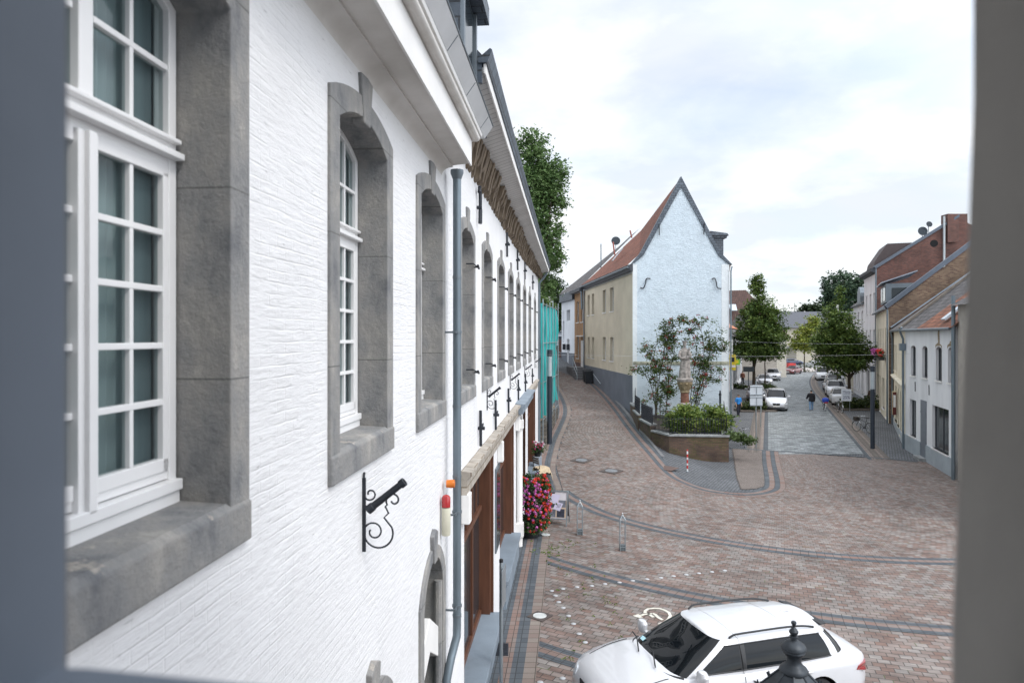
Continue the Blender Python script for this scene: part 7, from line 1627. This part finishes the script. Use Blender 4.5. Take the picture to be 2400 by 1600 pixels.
q.box(p.x - .16, p.y - .27, .008, p.x + .16, p.y + .27, .016); q.build('frame', m_iron, t)
for i in range(9): q = MB(); q.box(p.x - .14, p.y - .24 + i * .056, .0165, p.x + .14, p.y - .215 + i * .056, .022); q.build('bar', m_iron, t)
# --- painted wheelchair symbol
wc = MB(); zc = .012
def zone(pts, w): 
    pts = [Vector(G(1200 + a / 3.92, 1300 + b / 3.92)) for a, b in pts]; ribbon(wc, pts, -w / 2, w / 2, dz=.012)
zone([(1135, 552), (1150, 560), (1170, 566), (1188, 564)], .16); zone([(1185, 558), (1215, 548), (1255, 545), (1290, 540)], .07); zone([(1250, 540), (1268, 552), (1300, 575)], .07); zone([(1290, 538), (1318, 550), (1345, 578), (1385, 600)], .07)
zone([(1222, 535), (1225, 515), (1250, 498), (1300, 492), (1355, 494), (1400, 508), (1440, 530), (1455, 560), (1440, 590), (1400, 620), (1350, 640)], .07)
tag(wc.build('wheelchair_marking', M('road_paint', (.62, .60, .52), .8, var=.2, nscale=20)), kind='structure')
# --- geranium tower
p0 = Vector((.56, 21.3, 0)); t = thing('flower_planter', 'tall tower planter overflowing with pink and red geraniums by the shopfronts', 'planter', p0); rng = random.Random(5)
q = MB(); q.lathe([(.24, 0), (.30, .02), (.34, .4), (.36, .42), (.3, .45), (.18, .5), (.14, 1.7)], p0, 20); q.build('pot', m_blk, t, smooth=True)
cl = [];
for _ in range(400):
    a = rng.uniform(0, 2 * math.pi); z = rng.uniform(.22, 1.86); r_ = .60 * (1 - ((z - 1.05) / 1.0) ** 4 * .5) * rng.uniform(.72, 1.02); cl.append((p0.x + r_ * math.cos(a), p0.y + r_ * math.sin(a), z))
leaf_cloud(cl, 22, .036, .12, rng).build('foliage', MLEAF('geranium_leaves', [(.010, .025, .008), (.025, .055, .014), (.05, .10, .025), (.08, .14, .04)]), t)
mp, mr_ = M('pink_petals', (.55, .13, .42), .6, var=.25, nscale=14), M('scarlet_petals', (.62, .035, .02), .6, var=.25, nscale=14)
more = {True: MB(), False: MB()}
for k in range(330):
    a = rng.uniform(0, 2 * math.pi) if k % 4 == 0 else rng.uniform(math.pi * 1.0, math.pi * 2.0); z = rng.uniform(.85, 1.92) if rng.random() < .80 else rng.uniform(.25, .9); r_ = .62 * (1 - ((z - 1.05) / 1.0) ** 4 * .5) * rng.uniform(.90, 1.08)
    c = Vector((p0.x + r_ * math.cos(a), p0.y + r_ * math.sin(a), z)); red = (math.cos(a) > .5 and rng.random() < .75) or rng.random() < .22 or (z > 1.72 and rng.random() < .7); red = bool(red)
    fl = MB() if k < 100 else more[red]
    for j in range(26 if k < 100 else 18):
        d = Vector((rng.gauss(0, 1), rng.gauss(0, 1), rng.gauss(0, 1))).normalized(); e = c + d * .04; s_ = d.orthogonal().normalized(); u_ = d.cross(s_)
        fl.quad(e - s_ * .02, e + u_ * .02, e + s_ * .02, e - u_ * .02)
    if k < 100: fl.build('flower_head', mr_ if red else mp, t)
for red in (True, False): tag(more[red].build('small_flowers', mr_ if red else mp, t), kind='stuff')
# --- A-board
p0 = G(1308, 1226); p0 = Vector((p0.x, p0.y, 0)); t = thing('pavement_sign', 'silver framed A-board with pictures and taped notices, right of the geranium tower', 'sign board', p0, R(-14), world=False)
hw, hh = .33, 1.08; tl = .20
def face_pt(x, z, s_=-1, o=0): return (x, s_ * (.30 - z * .27) + o * s_, z)
for s_, nm in ((-1, 'front_panel'), (1, 'back_panel')):
    q = MB(); q.add([face_pt(-hw, .22, s_), face_pt(hw, .22, s_), face_pt(hw, hh, s_), face_pt(-hw, hh, s_), face_pt(-hw, .22, s_, -.02), face_pt(hw, .22, s_, -.02), face_pt(hw, hh, s_, -.02), face_pt(-hw, hh, s_, -.02)], [(0, 1, 2, 3), (4, 5, 6, 7), (0, 1, 5, 4), (1, 2, 6, 5), (2, 3, 7, 6), (3, 0, 4, 7)])
    q.build(nm, M('poster_white', (.55, .52, .55), .6) if s_ < 0 else M('brown_board', (.06, .045, .04), .7), t, off=(0, 0, 0))
for s_ in (-1, 1):
    for a, b, nm in (((-hw, .22), (-hw, hh), 'frame_side'), ((hw, 0.0), (hw, hh), 'frame_side'), ((-hw, .22), (hw, .22), 'frame_rail'), ((-hw, hh), (hw, hh), 'frame_rail')):
        q = MB(); q.beam(face_pt(*a, s_, .008), face_pt(*b, s_, .008), .035, .03, up=(0, -1, .2)); q.build(nm, m_galv, t, off=(0, 0, 0))
    q = MB(); q.beam(face_pt(-hw, 0, s_, .008), face_pt(-hw, .22, s_, .008), .03, .025, up=(0, -1, .2)); q.build('leg', m_galv, t, off=(0, 0, 0))
def panel(nm, pts, mt, o=.006): q = MB(); q.poly([face_pt(x, z, -1, o) for x, z in pts]); return q.build(nm, mt, t, off=(0, 0, 0))
R_ = lambda x0, z0, x1, z1: [(x0, z0), (x1, z0), (x1, z1), (x0, z1)]
m_pk = M('picture_dark', (.035, .04, .06), .5, var=.6, nscale=9); m_pg = M('picture_grey', (.14, .15, .18), .5, var=.5, nscale=8); m_pb = M('picture_ground', (.52, .40, .30), .6)
panel('poster_ground', R_(-.30, .26, .30, .80), m_pb); panel('picture', R_(-.29, .27, -.05, .50), m_pg, .008); panel('picture', R_(-.01, .27, .25, .53), m_pk, .008); panel('picture', R_(.04, .58, .28, .80), m_pg, .008); panel('picture', R_(-.29, .56, -.02, .80), m_pk, .008)
m_note = M('lilac_notice', (.55, .52, .66), .7, var=.04); panel('notice', [(-.28, .66), (.0, .70), (.09, .97), (-.17, .98)], m_note, .012); panel('notice', [(-.14, .52), (.09, .46), (.19, .70), (-.04, .75)], m_note, .016)
for i in range(3): panel('notice_line', [(-.02 + .045 * i, .56 + .01 * i), (-.005 + .045 * i, .56 + .01 * i), (.03 + .045 * i, .68), (.015 + .045 * i, .68)], m_blk, .018)
panel('heading', R_(-.28, 1.0, -.10, 1.04), m_blk, .008)
# --- folding chair with a fleece
p0 = Vector((1.24, 28.3, gz(1.24, 28.3))); t = thing('folding_chair', 'slatted folding chair with crossed black legs and a fleece on its seat', 'chair', p0, R(-62), world=False)
for s_ in (-.2, .2):
    q = MB(); q.tube([(s_, .24, 0), (s_, .02, .24), (s_, -.20, .46), (s_, -.27, .92)], .012, 6); q.build('leg', m_iron, t, off=(0, 0, 0)); q = MB(); q.tube([(s_ * .93, -.24, 0), (s_ * .93, .0, .24), (s_ * .93, .22, .46)], .012, 6); q.build('leg', m_iron, t, off=(0, 0, 0))
for z in (.70, .78, .86): q = MB(); q.obox((0, -.245 - (z - .7) * .15, z), (.21, 0, 0), (0, .008, -.0), (0, -.004, .032)); q.build('back_slat', M('grey_slat', (.22, .18, .15), .8), t, off=(0, 0, 0))
for i in range(5): q = MB(); q.box(-.2, -.2 + i * .085, .455, .2, -.13 + i * .085, .47); q.build('seat_slat', M('grey_slat'), t, off=(0, 0, 0))
fl_ = thing('fleece', 'cream sheepskin draped over the seat of the folding chair', 'blanket', p0 + Vector((0, 0, .47)), R(-62), world=False); rng = random.Random(3)
q = MB(); n = 14; V = []
for i in range(n + 1):
    for j in range(n + 1):
        x, y = -.27 + .54 * i / n, -.24 + .56 * j / n; e = max(abs(x) - .20, 0) * 2.0 + max(y - .2, 0) * 2.2; V.append((x * (1 - e * .25), y - e * .02, .04 - e * 1.1 + .02 * math.sin(i * 1.7) * math.cos(j * 1.3) + rng.uniform(-.006, .006) + .05 * math.exp(-((x + .02) ** 2 + (y - .02) ** 2) * 20)))
q.add(V, [(i * (n + 1) + j, (i + 1) * (n + 1) + j, (i + 1) * (n + 1) + j + 1, i * (n + 1) + j + 1) for i in range(n) for j in range(n)]); o = q.build('fleece_cover', M('sheepskin', (.50, .40, .27), .95, var=.2, nscale=12, bump=.7, bscale=40), fl_, off=(0, 0, 0), smooth=True, ang=180)
t.scale = (1.18, 1.18, 1.18); fl_.scale = (1.18, 1.18, 1.18); fl_.location.z = p0.z + .555
# --- flower pot on a stand at the wall
p0 = Vector((WX(30.3, .16), 30.3, gz(1.1, 30.3))); t = thing('flower_pot', 'pot of pink and white flowers on a grey box by the last shopfront', 'flower pot', p0); rng = random.Random(8)
q = MB(); q.lathe([(.12, .62), (.17, .86), (.18, .88)], p0, 16); q.build('pot', m_blk, t, smooth=True); q = MB(); q.box(p0.x - .18, p0.y - .18, p0.z, p0.x + .18, p0.y + .18, p0.z + .62); q.build('box', M('grey_box', (.33, .37, .42), .6), t, bevel=.01)
leaf_cloud([(p0.x + rng.uniform(-.2, .25), p0.y + rng.uniform(-.2, .2), p0.z + rng.uniform(.8, 1.1)) for _ in range(34)], 20, .035, .1, rng).build('foliage', MLEAF('geranium_leaves', []) if False else MATS['geranium_leaves'], t)
for k in range(22):
    c = p0 + Vector((rng.uniform(-.22, .28), rng.uniform(-.25, .15), rng.uniform(.95, 1.3))); fl = MB()
    for j in range(14):
        d = Vector((rng.gauss(0, 1), rng.gauss(0, 1), rng.gauss(0, 1))).normalized(); e = c + d * .04; s_ = d.orthogonal().normalized(); u_ = d.cross(s_); fl.quad(e - s_ * .022, e + u_ * .022, e + s_ * .022, e - u_ * .022)
    fl.build('flower', (M('white_petals', (.7, .66, .68), .7), M('magenta_petals', (.55, .04, .18), .6), M('crimson_petals', (.42, .01, .06), .6))[k % 3], t)
# --- scaffold with teal netting
sc_ = thing('scaffold', 'steel scaffold wrapped in teal debris netting at the far end of the white building', 'scaffold', (1.5, 35, gz(1.5, 35)))
m_net = M('teal_netting', (.01, .30, .29), .75, var=.22, nscale=1.4, stretch=(2, 2, .35), bump=.3, bscale=5, hue=(.03, .42, .40))
S0, S1 = (1.42, 34.75), (2.72, 42.6); f_, L_ = frame_of(S0, S1, 1)
V = []; nx_, nz_ = 60, 12; zb_, zt_ = 1.7, 7.9
for i in range(nx_ + 1):
    for j in range(nz_ + 1):
        s_ = L_ * i / nx_; z = zb_ + (zt_ - zb_) * j / nz_ + gz(2, 35 + s_) * .6 * (1 - j / nz_); wv = .07 * math.sin(s_ * 5.3 + j * .4) + .04 * math.sin(s_ * 11 + j * .9) + .05 * math.sin(j * 1.3 + s_)
        V.append(tuple(f_(.05 + wv * (1 if i % 8 else .1), s_, z + .06 * math.sin(s_ * 3))))
q = MB(); q.add(V, [(i * (nz_ + 1) + j, (i + 1) * (nz_ + 1) + j, (i + 1) * (nz_ + 1) + j + 1, i * (nz_ + 1) + j + 1) for i in range(nx_) for j in range(nz_)]); q.build('netting', m_net, sc_, smooth=True, ang=180)
V = []
for i in range(13):
    for j in range(nz_ + 1): V.append((1.42 - .9 * i / 12 * .0 + (-.04 * math.sin(i * 1.9 + j)), 34.75, zb_ + (zt_ - zb_) * j / nz_))
for i in range(6):
    s_ = i * L_ / 5; a = f_(.16, s_, 0); zb2 = gz(a.x, a.y)
    q = MB(); q.tube([(a.x, a.y, zb2), (a.x, a.y, 8.15 + .15 * (i % 2))], .026, 8); q.build('standard', m_galv, sc_); b = f_(-.7, s_, 0); q = MB(); q.tube([(b.x, b.y, zb2), (b.x, b.y, 8.1)], .026, 8); q.build('standard', m_galv, sc_)
for z in (2.0, 3.9, 5.9, 7.9): q = MB(); q.tube([f_(.17, 0, z), f_(.17, L_, z + .0)], .022, 6); q.build('ledger', m_galv, sc_); q = MB(); q.beam(f_(-.3, 0, z - .1), f_(-.3, L_, z - .1), .6, .04); q.build('deck', M('scaffold_board', (.22, .17, .11), .9), sc_)
# low stone rubble wall under the netting
t = thing('rubble_wall', 'low dark rubble stone wall under the bottom of the teal netting', 'wall', (1.3, 35, gz(1.3, 35)))
q = MB(); q.prism([(1.25, 34.9, 0), (1.75, 34.95, 0), (2.9, 43, 0), (2.2, 43, 0)], (0, 0, 1.75)); q.build('wall', MBR('rubble_stone', (.10, .09, .07), (.20, .18, .15), (.06, .055, .05), bw=.35, bh=.2, ms=.03, bump=.9, wob=.2), t)
shrub('roof_creeper', 'green creeper growing over the top of the scaffold netting', (1.6, 37, 8.0), [(1.6, 37, 8.1, .35, 1.6, .25), (2.2, 41, 8.0, .3, 1.5, .35)], 60, 18, .08, .22, [(.02, .05, .01), (.07, .12, .03), (.13, .18, .05)], 41, cat='creeper')
# --- bins, steps, handrails in the lane
for i, (s_, lab) in enumerate(((13.2, 'dark wheelie bin nearer the viewer against the yellow wall'), (14.0, 'dark wheelie bin farther back against the yellow wall, by the steps'))):
    f2, _ = frame_of(GL, GF, -1); c = f2(.45, s_, 0); g0 = gz(c.x, c.y) + .02; t = thing('wheelie_bin', lab, 'bin', (c.x, c.y, g0), R(4), 'wheelie bins by the yellow wall')
    q = MB(); b_, t_ = .24, .30; q.add([(c.x + sx * (b_ if z == 0 else t_), c.y + sy * (b_ if z == 0 else t_), g0 + z) for z in (0, .98) for sx, sy in ((-1, -1), (1, -1), (1, 1), (-1, 1))], [(0, 1, 2, 3), (4, 5, 6, 7), (0, 1, 5, 4), (1, 2, 6, 5), (2, 3, 7, 6), (3, 0, 4, 7)]); q.build('body', M('bin_plastic', (.015, .019, .024), .5), t, bevel=.02)
    q = MB(); q.prism([(c.x - .33, c.y - .34, g0 + .98), (c.x - .33, c.y + .34, g0 + .98), (c.x - .30, c.y + .30, g0 + 1.08), (c.x - .30, c.y - .30, g0 + 1.07)], (.64, 0, 0)); q.build('lid', M('bin_plastic'), t, bevel=.02)
    for sy in (-1, 1): q = MB(); q.tube([(c.x + .28, c.y + sy * .25, g0 + .1), (c.x + .28, c.y + sy * .31, g0 + .1)], .1, 14); q.build('wheel', m_tyre, t)
f2, _ = frame_of(GL, GF, -1)
t = thing('entrance_steps', 'stone entrance steps with dark treads beyond the wheelie bins', 'steps', tuple(f2(.5, 16, 2.5)))
for k in range(4): q = MB(); q.box(.0, 15.1 + k * .42, 2.0, 1.25, 15.1 + (k + 1) * .42, 2.72 + .2 * k); mapped(q, f2).build('step', M('step_stone', (.13, .13, .135), .85), t, bevel=.01)
q = MB(); q.box(0, 16.78, 2.0, 1.3, 19.6, 3.5); mapped(q, f2).build('landing', M('step_stone'), t, bevel=.01)
for s0, z0_, s1_, z1_, lab in ((15.0, 3.4, 17.2, 4.35, 'upper silver handrail of the entrance steps'), (14.9, 2.9, 16.6, 3.55, 'lower silver handrail of the entrance steps')):
    t = thing('handrail', lab, 'handrail', tuple(f2(1.1, s0, z0_ - .9)), group='silver handrails in the left lane'); q = MB(); q.tube([f2(1.1, s0, z0_), f2(1.1, s1_, z1_)], .03, 8); q.build('rail', m_galv, t, smooth=True); q = MB(); q.tube([f2(1.1, s0, z0_), f2(1.1, s0, 2.4)], .02, 6); q.build('post', m_galv, t); q = MB(); q.tube([f2(1.1, s1_, z1_), f2(1.1, s1_, 3.0)], .02, 6); q.build('post', m_galv, t)
t = thing('handrail', 'silver handrail on the grey plinth right of the wheelie bins', 'handrail', tuple(f2(.1, 10.2, 2.2)), group='silver handrails in the left lane'); q = MB(); q.tube([f2(.14, 9.6, 2.55), f2(.14, 12.6, 3.15)], .03, 8); q.build('rail', m_galv, t); q = MB(); q.tube([f2(0, 9.8, 2.58), f2(.14, 9.8, 2.58)], .015, 6); q.build('bracket', m_galv, t)
# --- hedges, beds
HG = [(.008, .018, .006), (.02, .04, .012), (.05, .075, .02), (.10, .12, .035)]
for lab, x, y, blobs, seed in (('clipped dark hedge bed at the foot of the right street tree', 30.1, 58.7, [(29.2, 58.7, .45, 1.2, .9, .55), (30.7, 58.7, .55, 1.2, .9, .6)], 51), ('low leafy flower bed beside the silver people carrier', 20.6, 57.6, [(19.9, 57.6, .35, .9, .8, .42), (21.1, 57.8, .35, .9, .8, .42)], 52)):
    t = thing('hedge_bed', lab, 'hedge', (x, y, 0), group='planted beds in the street'); rng = random.Random(seed)
    leaf_cloud(blob_points(blobs, 150, rng, .6), 26, .075, .22, rng).build('foliage', MLEAF('hedge_leaves', HG), t)
    x0, x1 = min(b[0] - b[3] for b in blobs), max(b[0] + b[3] for b in blobs); q = MB(); q.box(x0, y - 1.0, 0, x1, y + 1.0, .12); q.build('kerb', m_brownb, t, bevel=.02)
for lab, u_, y_, r_, seed in (('small round bush among the flowers behind the silver people carrier', 1800, 82, .7, 53), ('low green shrubs on the far traffic island, left', 1845, 125, 1.3, 54), ('low green shrubs on the far traffic island, right', 1905, 121, 2.0, 55), ('dark potted shrub against the white shop row', 1731, 82, .8, 56)):
    x = (u_ - 1200) / F * y_; shrub('low_shrub', lab, (x, y_, 0), [(x - r_ * .5, y_, r_ * .35, r_ * .8, .6, r_ * .42), (x + r_ * .6, y_, r_ * .3, r_ * .8, .6, r_ * .38)], 40, 22, .1, .25, [(.015, .03, .01), (.04, .07, .02), (.09, .12, .03)], seed, group='low shrubs down the street')
# thin trunks of further young trees (their crowns merge with the big ones)
for lab, u_, y_, h_ in (('young tree with thin dark trunk left of the parked silver hatchback', 1793, 84, 5.4), ('young tree with thin trunk beside the white van', 1941, 92, 5.6), ('young tree with thin trunk standing in front of the grey parked car', 1963, 78, 5.2)):
    x = (u_ - 1200) / F * y_; tree('young_street_tree', lab, (x, y_, 0), 3.6, [(x, y_, h_ + .6, 1.7, 1.6, 1.5)], 60, 24, .13, .45, HB, int(u_), group='young street trees', tr=.1, limbs=4)
# --- price board
p0 = Vector((28.0, 57.2, 0)); t = thing('price_board', 'white upright board with blue handwriting in front of the nearest white parked car', 'sign board', p0)
q = MB(); q.box(p0.x - .40, p0.y - .03, .85, p0.x + .42, p0.y + .03, 1.85); q.build('board', M('board_white', (.66, .70, .76), .6, var=.03), t, bevel=.005)
mt = Matrix.Translation((p0.x + .0, p0.y - .045, 1.62)) @ Matrix.Rotation(R(90), 4, 'X'); text_mesh('Mista', .30, M('blue_ink', (.03, .05, .16), .6), 'lettering', t, Matrix.Translation((-p0.x, -p0.y, -p0.z)) @ mt)
mt = Matrix.Translation((p0.x + .0, p0.y - .045, 1.16)) @ Matrix.Rotation(R(90), 4, 'X'); text_mesh('25%', .36, M('blue_ink'), 'lettering', t, Matrix.Translation((-p0.x, -p0.y, -p0.z)) @ mt)
q = MB(); q.box(p0.x - .32, p0.y - .034, 1.42, p0.x + .33, p0.y - .031, 1.445); q.build('ruled_line', M('blue_ink'), t)
for x in (-.3, .3): q = MB(); q.tube([(p0.x + x, p0.y, 0), (p0.x + x, p0.y, .9)], .02, 6); q.build('leg', m_galv, t)
# --- dark board and red box down the street
p0 = Vector(((1755 - 1200) / F * 80, 80, 0)); t = thing('dark_banner', 'dark blank board on a post against the trunk of the left street tree', 'sign board', p0)
q = MB(); q.box(p0.x - .65, p0.y, 2.15, p0.x + .65, p0.y + .05, 2.75); q.build('board', M('dark_board', (.02, .025, .03), .6), t); q = MB(); q.tube([(p0.x, p0.y + .1, 0), (p0.x, p0.y + .1, 2.75)], .05, 8); q.build('post', m_post, t)
p0 = Vector(((1856.5 - 1200) / F * 119, 119, 0)); t = thing('red_trailer', 'red box cycle trailer standing beyond the maroon parked saloon', 'trailer', p0)
q = MB(); q.box(p0.x - .65, p0.y, .5, p0.x + .65, p0.y + .9, 1.65); q.build('box', M('red_box_paint', (.50, .03, .025), .45), t, bevel=.04); q = MB(); q.box(p0.x - .25, p0.y - .012, 1.0, p0.x + .25, p0.y - .001, 1.15); q.build('emblem', m_plate, t)
for x in (-.5, .5, 1.1): q = MB(); c = (p0.x + x, p0.y + .45, .33); q.tube([(c[0] + .3 * math.cos(a * math.pi / 10), c[1], c[2] + .3 * math.sin(a * math.pi / 10)) for a in range(20)], .025, 6, close=True); q.build('wheel', m_tyre, t)
q = MB(); q.tube([(p0.x - .5, p0.y + .45, .45), (p0.x + 1.1, p0.y + .45, .33), (p0.x + 1.0, p0.y + .45, 1.0)], .03, 6); q.build('frame', m_iron, t)
# --- menu case and flower boxes on the right row
f3, L3 = frame_of(R2a, R2b, -1); t = thing('menu_case', 'cream and dark red framed menu case on the yellow cream house wall', 'display case', tuple(f3(.1, 8.0, 1.6)))
q = MB(); q.box(.06, 7.6, 1.1, .28, 8.3, 2.6); mapped(q, f3).build('case', M('cream_case', (.5, .42, .25), .6), t); q = MB(); q.box(.06, 7.57, 1.1, .28, 7.6, 2.6); mapped(q, f3).build('frame', M('oxblood', (.10, .02, .015), .5), t); q = MB(); q.box(.1, 7.56, 1.6, .24, 7.569, 2.4); mapped(q, f3).build('menu', m_plate, t)
f3, L3 = frame_of(R3a, R3b, -1); rng = random.Random(14)
for s_, mt, lab in ((9.6, mp, 'window box of pink flowers on the cream house'), (3.2, mr_, 'window box of red flowers on the cream house')):
    c = f3(.35, s_, 4.7); t = thing('window_box', lab, 'flower box', tuple(c)); q = MB(); q.box(.1, s_ - .7, 4.45, .42, s_ + .7, 4.7); mapped(q, f3).build('box', m_blk, t)
    leaf_cloud([tuple(f3(.3 + rng.uniform(-.15, .15), s_ + rng.uniform(-.8, .8), 4.85 + rng.uniform(-.2, .25))) for _ in range(40)], 12, .06, .12, rng).build('foliage', MATS['geranium_leaves'], t)
    leaf_cloud([tuple(f3(.38 + rng.uniform(-.15, .15), s_ + rng.uniform(-.8, .8), 4.95 + rng.uniform(-.2, .25))) for _ in range(40)], 12, .06, .12, rng).build('blooms', mt, t)
# --- overhead wires
for lab, a, b, sag_ in (('lower overhead wire strung across the square to the right-hand houses', WB(0, YE - .5, 5.35), (21.6, 37, 5.3), .12), ('upper overhead wire from the gable corner to the right-hand houses', (13.98, 43.9, 5.95), (21.8, 37.6, 5.85), .08)):
    a, b = Vector(a), Vector(b); q = MB(); q.tube([a.lerp(b, i / 24) - Vector((0, 0, sag_ * 4 * (i / 24) * (1 - i / 24))) for i in range(25)], .0045, 4)
    tag(q.build('overhead_wire', M('wire_grey', (.35, .36, .38), .6), None), lab, 'wire', 'overhead wires')
# --- weeds in the footway joints
rng = random.Random(77); cl = [(x, y, .01) for x, y in [(1.0 + rng.gauss(0, .22), 19.7 + rng.gauss(0, .45)) for _ in range(46)] + [(1.75 + rng.gauss(0, .3), 20.4 + rng.gauss(0, .3)) for _ in range(10)] + [(rng.uniform(1.0, 2.6), rng.uniform(13, 18.5)) for _ in range(40)]]
tag(leaf_cloud(cl, 10, .022, .06, rng).build('weeds', MLEAF('weed_leaves', [(.03, .06, .01), (.09, .14, .02), (.16, .22, .04)])), 'short green weeds in the paving joints near the geranium tower', 'weeds', kind='stuff')
